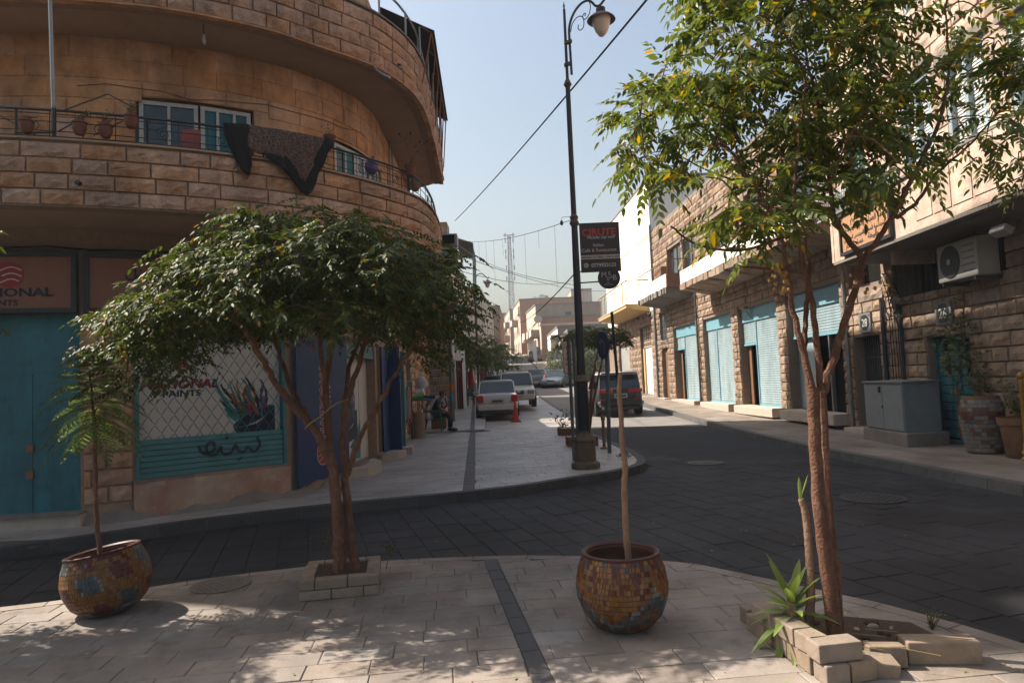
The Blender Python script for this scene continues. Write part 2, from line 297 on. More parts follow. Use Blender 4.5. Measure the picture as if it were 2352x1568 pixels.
LF = dict(
 left=leafmat('leaf_dark_green', (.022,.040,.008), (.062,.082,.016), (.20,.12,.015), .04, rough=.58, trans=.3),
 right=leafmat('leaf_mid_green', (.040,.064,.013), (.095,.118,.026), (.28,.19,.02), .05, rough=.42, trans=.42),
 feather=leafmat('leaf_feathery', (.06,.11,.03), (.10,.15,.04), (.16,.17,.04), .1, rough=.5, trans=.4),
 yucca=leafmat('leaf_yucca', (.13,.19,.045), (.20,.26,.07), (.30,.28,.08), .1, rough=.45, trans=.3),
 fruit=mat('fruit_orange', (.50,.26,.08), rough=.4, bump=0),
)
def text(s, name, m, parent, F, u, v, w, size, align='CENTER', shear=0, rot=0, bold=0, ext=.0015, sx=1.0, label=None):
    c = bpy.data.curves.new(name, 'FONT'); c.body = s; c.size = size; c.align_x = align; c.shear = shear; c.extrude = ext; c.offset = bold; c.resolution_u = 2
    o = bpy.data.objects.new(name, c); COL.objects.link(o)
    dg = bpy.context.evaluated_depsgraph_get(); me = bpy.data.meshes.new_from_object(o.evaluated_get(dg)); bpy.data.objects.remove(o)
    cs, sn = math.cos(rot), math.sin(rot)
    for q in me.vertices:
        x, y, z = q.co; x *= sx; x, y = x*cs-y*sn, x*sn+y*cs; q.co = F(u+x, v+y, w+z)
    me.name = name; me.materials.clear(); me.materials.append(m)
    return put(me, name, None, parent)
# ---------------------------------------------------------------- the ground
def inview(p, m=1.08):
    d = Vector(p)-EYE; z = d.dot(CF)
    if z < .3: return False
    return abs(d.dot(CR)/z*FPX) < 1176*m and abs(d.dot(CU)/z*FPX) < 784*m
def vis_key(p): return (Vector(p)-EYE).length + (0 if inview(p) else 1000)
def clip(subj, rect):
    out = subj
    for i in range(len(rect)):
        a = rect[i]; b = rect[(i+1) % len(rect)]; inp = out; out = []
        if not inp: return []
        def side(p): return (b[0]-a[0])*(p[1]-a[1])-(b[1]-a[1])*(p[0]-a[0])
        for k in range(len(inp)):
            p = inp[k-1]; q = inp[k]; sp = side(p); sq = side(q)
            if sq >= 0:
                if sp < 0: t = sp/(sp-sq); out.append((p[0]+(q[0]-p[0])*t, p[1]+(q[1]-p[1])*t))
                out.append(q)
            elif sp >= 0: t = sp/(sp-sq); out.append((p[0]+(q[0]-p[0])*t, p[1]+(q[1]-p[1])*t))
    return out
def area(P): return abs(sum(P[i-1][0]*P[i][1]-P[i][0]*P[i-1][1] for i in range(len(P))))/2
ZG = ((-50, 0), (18, 0), (24, .08), (30, .22), (36, .40), (45, .75), (57, 1.25), (80, 2.9), (110, 5.4), (150, 7.6), (250, 10), (900, 12))
def zg(y):
    for (a, za), (b, zb) in zip(ZG, ZG[1:]):
        if y <= b: t = (y-a)/(b-a); return za+(zb-za)*t
    return ZG[-1][1]
def pave(parent, region, ang, pitch, length, z, m, nmax, name='paving_stone', gap=.003, th=.010, origin=(0, 0), jit=.35, varl=.25, zf=None, ymax=1e9, seed=3):
    r = random.Random(seed); ca, sa = math.cos(ang), math.sin(ang); xs = [p[0] for p in region]; ys = [p[1] for p in region]
    def toL(p): x = p[0]-origin[0]; y = p[1]-origin[1]; return (x*ca+y*sa, -x*sa+y*ca)
    def toW(p): return (origin[0]+p[0]*ca-p[1]*sa, origin[1]+p[0]*sa+p[1]*ca)
    L = [toL(p) for p in region]
    if sum(L[i-1][0]*L[i][1]-L[i][0]*L[i-1][1] for i in range(len(L))) < 0: L = L[::-1]
    u0, u1 = min(p[0] for p in L), max(p[0] for p in L); v0, v1 = min(p[1] for p in L), max(p[1] for p in L)
    items = []; v = math.floor(v0/pitch)*pitch; k = 0
    while v < v1:
        u = u0-length*r.uniform(0, 1); band = clip(L, [(u0-9, v), (u1+9, v), (u1+9, v+pitch), (u0-9, v+pitch)])
        while u < u1 and band:
            w = length*(1+r.uniform(-varl, varl)); g = gap/2
            P = clip(band, [(u+g, v+g), (u+w-g, v+g), (u+w-g, v+pitch-g), (u+g, v+pitch-g)]); u += w
            P = [P[i] for i in range(len(P)) if math.dist(P[i], P[i-1]) > .004]
            if len(P) < 3 or area(P) < pitch*length*.06: continue
            c = (sum(p[0] for p in P)/len(P), sum(p[1] for p in P)/len(P)); dz = r.uniform(-.0016, .0016); tx = r.uniform(-.006, .006); ty = r.uniform(-.006, .006)
            top = []; bot = []
            for p in P:
                q = (c[0]+(p[0]-c[0])*(1-.004/max(pitch, .1)*1.5), c[1]+(p[1]-c[1])*(1-.004/max(pitch, .1)*1.5)); wq = toW(q); wp = toW(p)
                zz = (zf(wq[1]) if zf else 0)+z; top.append((*wq, zz+dz+(q[0]-c[0])*tx+(q[1]-c[1])*ty)); bot.append((*wp, zz-th*.45))
            n = len(P); f = [tuple(range(n))]+[(n+i, n+(i+1) % n, (i+1) % n, i) for i in range(n)]
            wc = toW(c); items.append((vis_key((wc[0], wc[1], z)), top+bot, f))
        v += pitch
    items.sort(key=lambda t: t[0]); flush(parent, items, nmax, name, m)
def flush(parent, items, nmax, name, m, stuffname=None):
    for k, vs, fs in items[:nmax]:
        me = bpy.data.meshes.new(name); me.from_pydata(vs, [], fs); me.materials.append(m); me.update(); put(me, name, None, parent)
    if items[nmax:]:
        b = MB()
        for k, vs, fs in items[nmax:]: b.add(vs, fs)
        b.build((stuffname or name)+'s', m, parent, kind='stuff')
def struct(o): o['kind'] = 'structure'; return o
def strip_mesh(name, ys, xl, xr, zf, m, th=0.0):
    b = MB()
    for y0, y1 in zip(ys, ys[1:]):
        a = [(xl(y0), y0, zf(y0)), (xr(y0), y0, zf(y0)), (xr(y1), y1, zf(y1)), (xl(y1), y1, zf(y1))]
        if th: b.hexa([(p[0], p[1], p[2]-th) for p in a]+a)
        else: b.add(a, [(0, 1, 2, 3)])
    return struct(b.build(name, m))
def lerp(tab):
    def f(y):
        if y <= tab[0][0]: return tab[0][1]
        for (a, p), (b, q) in zip(tab, tab[1:]):
            if y <= b: return p+(q-p)*(y-a)/(b-a)
        return tab[-1][1]
    return f
YS = [-12, -4, 4, 8, 12, 16, 18, 21, 24, 27, 30, 33, 36, 40, 45, 51, 57, 64, 72, 80, 95, 110, 130, 150, 200, 250, 400, 900]
strip_mesh('ground', YS, lambda y: -700, lambda y: 700, lambda y: zg(y)-.40, M['earth'])
# carriageway: one sheet across the junction and up the street
XKL = lerp([(22, 2.1), (30, 2.1), (45, 1.4), (57, .7), (80, -.3), (110, 0), (150, -2.5)])       # left edge of the asphalt
XKR = lerp([(-12, 7.2), (8, 6.5), (14, 6.02), (22, 6.1), (31, 6.0), (45, 5.4), (52, 4.9), (57, 4.3), (80, 2.7), (110, 2.2), (150, 0)])
rz = lambda y: zg(y)-.14
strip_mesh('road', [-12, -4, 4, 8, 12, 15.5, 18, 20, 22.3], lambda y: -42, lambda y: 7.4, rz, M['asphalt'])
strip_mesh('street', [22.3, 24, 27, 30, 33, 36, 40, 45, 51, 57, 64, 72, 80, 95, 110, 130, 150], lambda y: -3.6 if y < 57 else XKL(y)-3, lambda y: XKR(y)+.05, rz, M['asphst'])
# near plaza
NEAR = [(-14, 3.2), (-9, 4.1), (-6, 4.9), (-4.6, 5.3), (-3.6, 5.6), (-2.9, 5.95), (-2.1, 6.25), (-1.3, 6.38), (-.4, 6.4), (.25, 6.32), (1.0, 6.1), (1.5, 5.82), (1.95, 5.26), (2.3, 4.86), (2.55, 4.5), (2.8, 4.0), (3.0, 3.5), (3.3, 2.6), (3.8, 0), (4, -8), (-14, -8)]
nc = cr(NEAR[:18], 4); NEARP = [tuple(p) for p in nc]+NEAR[18:]
b = MB(); b.prism(NEARP[::-1], -.16, -.012); plaza = struct(b.build('near_pavement', M['joint']))
NK = Path(nc)
# flat pale edging round the plaza
items = []
t = 3.0
while t < NK.S[-1]-.6:
    a, na = NK.at(t+.004); c, n_c = NK.at(t+.496); w = .12
    q = [(a[0], a[1]), (c[0], c[1]), (c[0]+n_c[0]*w, c[1]+n_c[1]*w), (a[0]+na[0]*w, a[1]+na[1]*w)]
    vs = [(*p, .001) for p in q]+[(*p, -.15) for p in q]; items.append((vis_key((*a, 0)), vs, [(3, 2, 1, 0), (0, 1, 5, 4), (1, 2, 6, 5), (2, 3, 7, 6), (3, 0, 4, 7)])); t += .5
items.sort(key=lambda i: i[0]); flush(plaza, items, 60, 'edging_stone', M['tileN'])
inner = [tuple(NK.at(s)[0]+NK.at(s)[1]*.128) for s in np.linspace(.5, NK.S[-1]-.3, 60)]+[(3.6, 0), (3.6, 1.6), (-13, 1.6)]
def stripx(y, side): return (-.34+.12*side if False else -.34) + (6.27-y)*.148 + (.112 if side else 0)
SL = [(stripx(y, 0), y) for y in (1.0, 6.3)]; SR = [(stripx(y, 1), y) for y in (1.0, 6.3)]
def cutx(poly, keep, off):             # the half of a region left or right of the dark strip
    a = (stripx(0, 0)+off, 0); c = (stripx(7, 0)+off, 7); d = (c[0]-a[0], 7); big = 30
    L_ = [(a[0]-d[0]*4, a[1]-28), (a[0]+d[0]*4, 28)]
    rect = [L_[0], L_[1], (L_[1][0]-big, L_[1][1]), (L_[0][0]-big, L_[0][1])] if keep == 'L' else [L_[1], L_[0], (L_[0][0]+big, L_[0][1]), (L_[1][0]+big, L_[1][1])]
    return clip(poly, rect)
pave(plaza, cutx(inner, 'L', 0), .11, .205, .40, 0, M['tileN'], 190, origin=(0, 4), seed=5)
pave(plaza, cutx(inner, 'R', .118), .10, .215, .44, 0, M['tileN'], 105, origin=(0, 4), seed=8)
pave(plaza, clip(cutx(cutx(inner, 'R', 0), 'L', .118), [(-2, 1.6), (2, 1.6), (2, 6.27), (-2, 6.27)]), math.pi/2+.148, .115, .30, .001, M['tileD'], 60, name='dark_strip_stone', origin=(stripx(4, 0), 4), varl=.05)
# left pavement with its curved kerb
KL = [(-16, 3.9), (-11, 5.2), (-8, 6.4), (-5.72, 7.55), (-4.8, 8.2), (-3.89, 8.85), (-2.37, 9.55), (-.9, 10.05), (.1, 10.5), (.77, 11.0), (1.6, 11.6), (2.2, 12.3), (2.42, 12.96), (2.5, 13.8), (2.5, 14.7), (2.44, 15.9), (2.36, 17.2), (2.25, 19.0), (2.1, 20.6)]
kc = cr(KL, 5); LP = [tuple(p) for p in kc]+[(1.2, 22.4), (-3.2, 22.4), (-3.2, 10), (-16, 10)]
b = MB(); b.prism(LP, -.2, -.012); lpav = struct(b.build('left_pavement', M['joint']))
KP = Path(kc, side=-1)
items = []; t = 1.0
while t < KP.S[-1]-.5:
    w = .16; a, na = KP.at(t+.005); c, n_c = KP.at(t+.545); m1, nm = KP.at(t+.275)
    o = [a, m1, c, c+n_c*w, m1+nm*w, a+na*w]
    vs = [(p[0], p[1], .006) for p in o]+[(p[0]-q[0]*.012, p[1]-q[1]*.012, -.16) for p, q in zip(o, [na, nm, n_c, n_c*0, nm*0, na*0])]
    items.append((vis_key((*a, 0)), vs, [(0, 1, 2, 3, 4, 5)]+[((i+1) % 6, i, i+6, (i+1) % 6+6) for i in range(6)])); t += .55
items.sort(key=lambda i: i[0]); flush(lpav, items, 90, 'kerb_stone', M['kerb'])
linner = [tuple(KP.at(s)[0]+KP.at(s)[1]*.165) for s in np.linspace(6, KP.S[-1]-.2, 90)]+[(1.2, 22.35), (-3.15, 22.35), (-3.2, 16), (-3.25, 11), (-4, 10), (-6, 9), (-9, 8.9)]
def lstrip(y): return -.83-(y-10.3)*.055
pave(lpav, clip(linner, [(lstrip(8)-30, 8), (lstrip(8), 8), (lstrip(30), 30), (lstrip(30)-30, 30)]), .09, .26, .52, 0, M['tileL'], 130, origin=(0, 9), seed=11)
pave(lpav, clip(linner, [(lstrip(8)+.18, 8), (30, 8), (30, 30), (lstrip(30)+.18, 30)]), .09, .26, .52, 0, M['tileL'], 165, origin=(0, 9), seed=12)
pave(lpav, clip(linner, [(lstrip(8)+.004, 8), (lstrip(8)+.176, 8), (lstrip(30)+.176, 30), (lstrip(30)+.004, 30)]), math.pi/2+.055, .18, .36, .001, M['tileD'], 40, name='dark_strip_stone', origin=(lstrip(10)+.18, 10), varl=.05)
b = MB(); b.box((4.1, 22.35, zg(22.3)-.134), (4.2, .09, .012)); struct(b.build('seam_strip', M['kerbR']))
# basalt setts of the junction
ROADR = [(-14, 3.4), (-9, 4.2), (-6, 5.0), (-4.6, 5.45)]+[tuple(NK.at(s)[0]-NK.at(s)[1]*.02) for s in np.linspace(9.5, NK.S[-1]-.3, 40)]+[(3.6, 1.5), (5.8, 1.5), (6.1, 8), (5.9, 13), (3.4, 13.6)]+[tuple(KP.at(s)[0]-KP.at(s)[1]*.03) for s in np.linspace(26.5, 5, 50)]
pave_road = struct(MB().prism([(-41, -11.5), (6.3, -11.5), (6.0, 14), (-41, 14)], -.1395, -.1385).build('road_bed', M['jointd']))
pave(pave_road, ROADR, math.pi/2+.30, .30, .56, -.128, M['tileR'], 300, name='sett', origin=(1, 8), seed=21, gap=.005, th=.02)
# parking bay and sidewalk further up the street
XW = lerp([(22, -3.3), (32, -3.9), (45, -4.5), (57, -4.4), (80, -4), (110, -2.4), (150, -5)])
XB = lerp([(22, -1.0), (32, -1.35), (45, -2.0), (57, -1.7), (80, -1.8), (110, -1.2)])
ys2 = [22.35, 24, 27, 30, 33, 36, 40, 45, 51, 57, 64, 72, 80, 95, 110]
side = strip_mesh('sidewalk', ys2, lambda y: XW(y)-.5, XB, lambda y: zg(y), M['tileL'], .25)
bay = strip_mesh('parking_bay', ys2, lambda y: XB(y)-.02, lambda y: XKL(y), lambda y: zg(y)-.125, M['tileL'], .02)
b = MB()
for y0, y1 in zip(ys2[:9], ys2[1:]):
    a = [(XKL(y0), y0, zg(y0)-.115), (XKL(y0)+.16, y0, zg(y0)-.115), (XKL(y1)+.16, y1, zg(y1)-.115), (XKL(y1), y1, zg(y1)-.115)]
    b.hexa([(p[0], p[1], p[2]-.1) for p in a]+a)
struct(b.build('flush_kerb', M['kerbR']))
b = MB()
for y0, y1 in zip(ys2[:7], ys2[1:8]):
    a = [(lstrip(y0), y0, zg(y0)+.004), (lstrip(y0)+.16, y0, zg(y0)+.004), (lstrip(y1)+.16, y1, zg(y1)+.004), (lstrip(y1), y1, zg(y1)+.004)]; b.add(a, [(0, 1, 2, 3)])
b.build('dark_strip', M['tileD'], side)
# right pavement
XRW = lerp([(-12, 8.6), (6, 8.3), (14, 8.6), (18, 8.65), (23, 8.45), (31, 8.1), (37, 7.8), (48, 7.3), (60, 5.6), (80, 5.2), (110, 4.2), (150, 1.5)])
ysr = [-10, -2, 4, 8, 11, 14, 18, 21, 24, 27, 30, 33, 36, 40, 45, 51, 57, 64, 72, 80, 95, 110, 130, 150]
rpav = strip_mesh('right_pavement', ysr, lambda y: XKR(y)+.19, lambda y: XRW(y)+.3, lambda y: zg(y)-.012, M['joint'], .2)
items = []; y = 4.0
while y < 46:
    dy = .6; a = [(XKR(y), y+.006), (XKR(y)+.185, y+.006), (XKR(y+dy)+.185, y+dy-.006), (XKR(y+dy), y+dy-.006)]
    vs = [(p[0], p[1], zg(p[1])+.004) for p in a]+[(p[0]-(.02 if i in (0, 3) else 0), p[1], zg(p[1])-.17) for i, p in enumerate(a)]
    items.append((vis_key((XKR(y), y, 0)), vs, [(0, 1, 2, 3), (1, 0, 4, 5), (2, 1, 5, 6), (3, 2, 6, 7), (0, 3, 7, 4)])); y += dy
items.sort(key=lambda i: i[0]); flush(rpav, items, 60, 'kerb_stone', M['kerbR'])
def rreg(y0, y1, n=14): Y_ = np.linspace(y0, y1, n); return [(XKR(y)+.2, y) for y in Y_]+[(XRW(y), y) for y in Y_[::-1]]
pave(rpav, rreg(7, 38, 40), math.pi/2, .30, .60, 0, M['tilepv'], 150, origin=(6.2, 8), zf=zg, seed=31)
struct(strip_mesh('right_pavement_far', ysr[13:], lambda y: XKR(y)+.2, lambda y: XRW(y)+.3, lambda y: zg(y)+.001, M['tilepv']))
def manhole(name, label, cat, c, r, z, mm='iron'):
    t = thing(name, label, cat, (c[0], c[1], z)); b = MB(); b.lathe((c[0], c[1], z), [(r, 0), (r, .006), (r*.93, .007), (r*.92, .004)], 36); b.build('frame_ring', M[mm], t)
    b = MB(); b.lathe((c[0], c[1], z), [(r*.91, 0), (r*.91, .005)], 36)
    for i in range(-7, 8):
        for j in range(-7, 8):
            x = i*r*.125; y = j*r*.125
            if x*x+y*y < (r*.85)**2 and (i+j) % 2 == 0: b.box((c[0]+x, c[1]+y, z+.0065), (r*.09, r*.045, .004), rz=rnd.choice([0, 1.57]))
    b.build('cover', M[mm], t); return t
p = gnd(505, 1345); manhole('manhole_cover', 'patterned iron manhole cover in the beige paving behind the left mosaic pot', 'manhole cover', (p.x, p.y+.02), .24, .002, 'manh')
p = gnd(2005, 1143, -.12); manhole('manhole_cover', 'iron manhole cover in the dark road right of the tall slender tree', 'manhole cover', (p.x, p.y), .40, -.122, 'black')
p = gnd(1620, 1062, -.12); manhole('manhole_cover', 'iron manhole cover far in the road behind the bare potted stick', 'manhole cover', (p.x, p.y), .34, -.122, 'black')
p = gnd(1098, 990); manhole('manhole_cover', 'dark manhole cover on the paved walkway beside the seated man', 'manhole cover', (p.x, p.y), .42, .002)
# ---------------------------------------------------------------- masonry
def ribbon(path, s0, s1, z0, z1, openings=(), depth=.22, w=0, step=.35, cap=False, thick=0, zf=None):
    ss = sorted(set([s0, s1]+[o[0] for o in openings if s0 < o[0] < s1]+[o[1] for o in openings if s0 < o[1] < s1]))
    full = []
    for a, c in zip(ss, ss[1:]):
        n = max(1, int(math.ceil((c-a)/step))); full += [a+(c-a)*i/n for i in range(n)]
    ss = full+[s1]; zs = sorted(set([z0, z1]+[o[2] for o in openings if z0 < o[2] < z1]+[o[3] for o in openings if z0 < o[3] < z1])); b = MB()
    for a, c in zip(ss, ss[1:]):
        for d, e in zip(zs, zs[1:]):
            sm = (a+c)/2; zm = (d+e)/2
            if any(o[0] < sm < o[1] and o[2] < zm < o[3] for o in openings): continue
            b.add([path.pt(a, d, w), path.pt(c, d, w), path.pt(c, e, w), path.pt(a, e, w)], [(0, 1, 2, 3)])
    for o in openings:
        a, c, d, e = o[:4]; dp = o[4] if len(o) > 4 else depth
        A = [path.pt(a, d, w), path.pt(c, d, w), path.pt(c, e, w), path.pt(a, e, w)]; B = [path.pt(a, d, w-dp), path.pt(c, d, w-dp), path.pt(c, e, w-dp), path.pt(a, e, w-dp)]
        b.add(A+B, [(0, 1, 5, 4), (1, 2, 6, 5), (2, 3, 7, 6), (3, 0, 4, 7)])
    if cap:
        for a, c in zip(ss, ss[1:]): b.add([path.pt(a, z1, w), path.pt(c, z1, w), path.pt(c, z1, w-thick), path.pt(a, z1, w-thick)], [(0, 1, 2, 3)]); b.add([path.pt(a, z0, w-thick), path.pt(c, z0, w-thick), path.pt(c, z1, w-thick), path.pt(a, z1, w-thick)], [(0, 3, 2, 1)]); b.add([path.pt(a, z0, w), path.pt(c, z0, w), path.pt(c, z0, w-thick), path.pt(a, z0, w-thick)], [(0, 3, 2, 1)])
    return b
def stones(path, s0, s1, z0, z1, course, lmin, lmax, openings=(), proud=.03, gap=.016, rough=.010, r=rnd, w=0, pad=.0, nx=3, nz=2, bev=.012):
    items = []; n = max(1, round((z1-z0)/course)); h = (z1-z0)/n
    for k in range(n):
        a = z0+k*h; e = a+h; iv = [(s0, s1)]
        for o in openings:
            if min(e, o[3])-max(a, o[2]) > h*.35:
                nv = []
                for (p, q) in iv:
                    if o[1]+pad <= p or o[0]-pad >= q: nv.append((p, q)); continue
                    if o[0]-pad > p: nv.append((p, o[0]-pad))
                    if o[1]+pad < q: nv.append((o[1]+pad, q))
                iv = nv
        for (p, q) in iv:
            t = p-(r.uniform(0, lmin) if p == s0 else 0)
            while t < q-.03:
                L_ = r.uniform(lmin, lmax); u = t+L_
                if q-u < lmin*.5: u = q
                x0 = max(t, p); x1 = min(u, q); t = u
                if x1-x0 < .04: continue
                a2, e2 = a, e
                for o in openings:
                    if o[0] < (x0+x1)/2 < o[1]:
                        if a < o[3] < e and e-o[3] > .01: a2 = max(a2, o[3])
                        if a < o[2] < e: e2 = min(e2, o[2])
                if e2-a2 < .05: continue
                g = gap/2; X0 = x0+g; X1 = x1-g; Z0 = a2+g; Z1 = e2-g; vs = []; fs = []
                base = proud*r.uniform(.7, 1.15)
                for j in range(nz+1):
                    for i in range(nx+1):
                        edge = i in (0, nx) or j in (0, nz); uu = i/nx; vv = j/nz
                        X = X0+bev+(X1-X0-2*bev)*uu; Z = Z0+bev+(Z1-Z0-2*bev)*vv
                        if not edge: X += r.uniform(-.02, .02); Z += r.uniform(-.015, .015)
                        d = base+(r.uniform(-rough*.5, rough*.35) if edge else r.uniform(0, rough*2.2)); vs.append(path.pt(X, Z, w+d))
                F_ = len(vs)
                ring = [(i, 0) for i in range(nx)]+[(nx, j) for j in range(nz)]+[(i, nz) for i in range(nx, 0, -1)]+[(0, j) for j in range(nz, 0, -1)]
                for (i, j) in ring: vs.append(path.pt(X0+(X1-X0)*i/nx, Z0+(Z1-Z0)*j/nz, w-.004))
                for j in range(nz):
                    for i in range(nx): q_ = j*(nx+1)+i; fs.append((q_, q_+1, q_+nx+2, q_+nx+1))
                m = len(ring)
                for c in range(m):
                    i, j = ring[c]; i2, j2 = ring[(c+1) % m]; A = j*(nx+1)+i; B = j2*(nx+1)+i2; fs.append((B, A, F_+c, F_+(c+1) % m))
                items.append((vis_key(path.pt((x0+x1)/2, (a+e)/2, w)), vs, fs))
    return items
def window(parent, F, u0, u1, v0, v1, w, cols=2, frame='whitep', pane='glass', fw=.05, mull=.04, name='window', rows=1):
    b = MB(); b.fbox(F, u0, u1, v1-fw, v1, w, w+.05); b.fbox(F, u0, u1, v0, v0+fw, w, w+.05); b.fbox(F, u0, u0+fw, v0+fw, v1-fw, w, w+.05); b.fbox(F, u1-fw, u1, v0+fw, v1-fw, w, w+.05)
    for i in range(1, cols): x = u0+(u1-u0)*i/cols; b.fbox(F, x-mull/2, x+mull/2, v0+fw, v1-fw, w+.003, w+.055)
    for i in range(1, rows): y = v0+(v1-v0)*i/rows; b.fbox(F, u0+fw, u1-fw, y-mull/2, y+mull/2, w+.005, w+.045)
    fo = b.build(name, M[frame], parent)
    for i in range(cols):
        a = u0+(u1-u0)*i/cols+fw*.5; c = u0+(u1-u0)*(i+1)/cols-fw*.5; p = MB(); p.fbox(F, a, c, v0+fw*.5, v1-fw*.5, w+.012, w+.022); p.build('pane', M[pane] if isinstance(pane, str) else M[pane[i % len(pane)]], fo)
    return fo

# ---------------------------------------------------------------- corner building (left)
GW = Path(cr([(-10, 8.3), (-7, 8.5), (-6.0, 8.65), (-5.3, 8.9), (-4.6, 9.4), (-3.9, 9.95), (-3.4, 10.6), (-3.15, 11.3), (-3.05, 12.2), (-2.95, 13.5), (-2.88, 15.4), (-3.0, 17), (-3.3, 22)]))
W2 = Path(cr([(-10, 8.9), (-6.62, 9.05), (-5.67, 9.2), (-4.5, 9.6), (-3.58, 10.16), (-2.8, 11.0), (-2.42, 12.04), (-2.38, 13.21), (-2.5, 17), (-2.8, 22)]))
O1 = Path(cr([(-10, 7.1), (-7, 7.3), (-5.6, 7.5), (-4.3, 7.95), (-3.3, 8.47), (-2.5, 9.1), (-1.85, 9.9), (-1.45, 10.6), (-1.3, 11.3), (-1.28, 12.3), (-1.35, 13.5)]))
O2 = Path(cr([(-10, 8.0), (-7, 8.15), (-5.58, 8.29), (-4.34, 8.6), (-3.3, 9.17), (-2.69, 9.73), (-1.93, 10.53), (-1.5, 11.73), (-1.46, 13.48), (-1.6, 17.0)]))
LB = thing('corner_building', 'curved stone corner building with two rounded balconies above closed paint shops', 'building', (-6, 11, 0))
ops = [(1.2, 4.47, .14, 2.70, .10), (5.08, 7.16, .50, 2.44, .12), (9.06, 11.15, .16, 2.46, .22), (11.3, 11.55, 0.02, 2.5, .3), (13.4, 14.5, .05, 2.4, .5), (15.2, 16.1, .05, 2.3, .5), (17, 18.6, .05, 2.4, .5)]
g = ribbon(GW, 0, GW.S[-1], -.02, 3.8, ops); g.build('ground_floor_wall', M['mortar'], LB)
# masonry piers between the shop fronts
it = stones(GW, 4.50, 5.06, .24, 2.62, .215, .26, .56, proud=.03, rough=.015)
it += stones(GW, 12.35, 22, .0, 3.75, .215, .3, .5, ops, proud=.03, rough=.02)
it += stones(GW, 0, .9, .2, 2.7, .215, .3, .5, ops)
# first balcony: parapet, slab, masonry
s_end = O1.S[-1]-.05
par1 = ribbon(O1, 0, s_end, 3.79, 4.55, cap=True, thick=.2).build('lower_balcony_parapet', M['mortar'], LB)
it1 = stones(O1, 0, s_end, 3.80, 4.53, .18, .32, .60, proud=.03, rough=.017, gap=.010, nx=5, nz=3, bev=.007)
b = MB(); n = 60
for i in range(n):
    a = s_end*i/n; c = s_end*(i+1)/n; p0 = O1.pt(a, 0, -.21); p1 = O1.pt(c, 0, -.21); q0 = (p0.x-1.9, p0.y+2.6); q1 = (p1.x-1.9, p1.y+2.6)
    b.hexa([(p0.x, p0.y, 3.8), (p1.x, p1.y, 3.8), (q1[0], q1[1], 3.8), (q0[0], q0[1], 3.8), (p0.x, p0.y, 4.02), (p1.x, p1.y, 4.02), (q1[0], q1[1], 4.02), (q0[0], q0[1], 4.02)])
b.build('lower_balcony_slab', M['soffit'], LB)
b = MB()
for i in range(n): a = s_end*i/n; c = s_end*(i+1)/n; b.hexa([O1.pt(a, 4.55, .045), O1.pt(c, 4.55, .045), O1.pt(c, 4.55, -.22), O1.pt(a, 4.55, -.22), O1.pt(a, 4.575, .045), O1.pt(c, 4.575, .045), O1.pt(c, 4.575, -.22), O1.pt(a, 4.575, -.22)])
b.build('coping', M['soffit'], LB)
# first floor wall
wops = [(4.9, 6.47, 4.10, 5.80, .10), (7.85, 9.75, 4.10, 5.68, .10)]
ribbon(W2, 0, W2.S[-1], 3.8, 6.6, wops).build('first_floor_wall', M['plasterL'], LB)
it2 = stones(W2, 0, W2.S[-1]-6, 4.0, 6.58, .285, .38, .72, wops, proud=.012, gap=.010, rough=.009, bev=.010)
def pane_set(s0, s1, z0, z1, panes, cols, w=-.09):
    F = W2.frame(s0, s1); window(LB, F, 0.02, F.len-.02, z0, z1, w, cols=cols, pane=panes, fw=.055)
pane_set(4.92, 5.72, 4.12, 5.77, ['glass'], 2); pane_set(5.72, 6.45, 4.12, 5.77, ['tealpane', 'tealpane', 'tealpane'] if 'tealpane' in M else ['teal'], 3)
pane_set(7.87, 8.5, 4.12, 5.66, ['glass', 'teal'], 2); pane_set(8.5, 9.1, 4.12, 5.66, ['skys', 'glass'], 2); pane_set(9.1, 9.73, 4.12, 5.66, ['glass'], 2)
# upper balcony
s2 = O2.S[-1]-.1
ribbon(O2, 0, s2, 6.6, 7.47, cap=True, thick=.2).build('upper_balcony_parapet', M['mortar'], LB)
it3 = stones(O2, 0, s2, 6.61, 7.45, .208, .30, .54, proud=.03, rough=.018, gap=.010, nx=5, nz=3, bev=.007)
b = MB()
for i in range(n):
    a = s2*i/n; c = s2*(i+1)/n; p0 = O2.pt(a, 0, -.21); p1 = O2.pt(c, 0, -.21)
    q0 = (p0.x-2.6, p0.y+1.9); q1 = (p1.x-2.6, p1.y+1.9)
    b.hexa([(p0.x, p0.y, 6.605), (p1.x, p1.y, 6.605), (*q1, 6.605), (*q0, 6.605), (p0.x, p0.y, 6.85), (p1.x, p1.y, 6.85), (*q1, 6.85), (*q0, 6.85)])
b.build('upper_balcony_slab', M['soffit'], LB)
b = MB()
for i in range(n): a = s2*i/n; c = s2*(i+1)/n; b.hexa([O2.pt(a, 7.47, .05), O2.pt(c, 7.47, .05), O2.pt(c, 7.47, -.22), O2.pt(a, 7.47, -.22), O2.pt(a, 7.50, .05), O2.pt(c, 7.50, .05), O2.pt(c, 7.50, -.22), O2.pt(a, 7.50, -.22)])
b.build('coping', M['conc'], LB)
lip = MB()
for i in range(n): a = s2*i/n; c = s2*(i+1)/n; lip.hexa([O2.pt(a, 6.585, .04), O2.pt(c, 6.585, .04), O2.pt(c, 6.585, -.05), O2.pt(a, 6.585, -.05), O2.pt(a, 6.612, .04), O2.pt(c, 6.612, .04), O2.pt(c, 6.6, -.05), O2.pt(a, 6.6, -.05)])
lip.build('drip_edge', M['plasterL'], LB)
allst = it1+it3+it+it2; allst = sorted(allst, key=lambda t: t[0])
n1 = [x for x in sorted(it1+it3+it, key=lambda t: t[0])]
flush(LB, n1, 235, 'stone', M['stoneL'], 'rubble_stone')
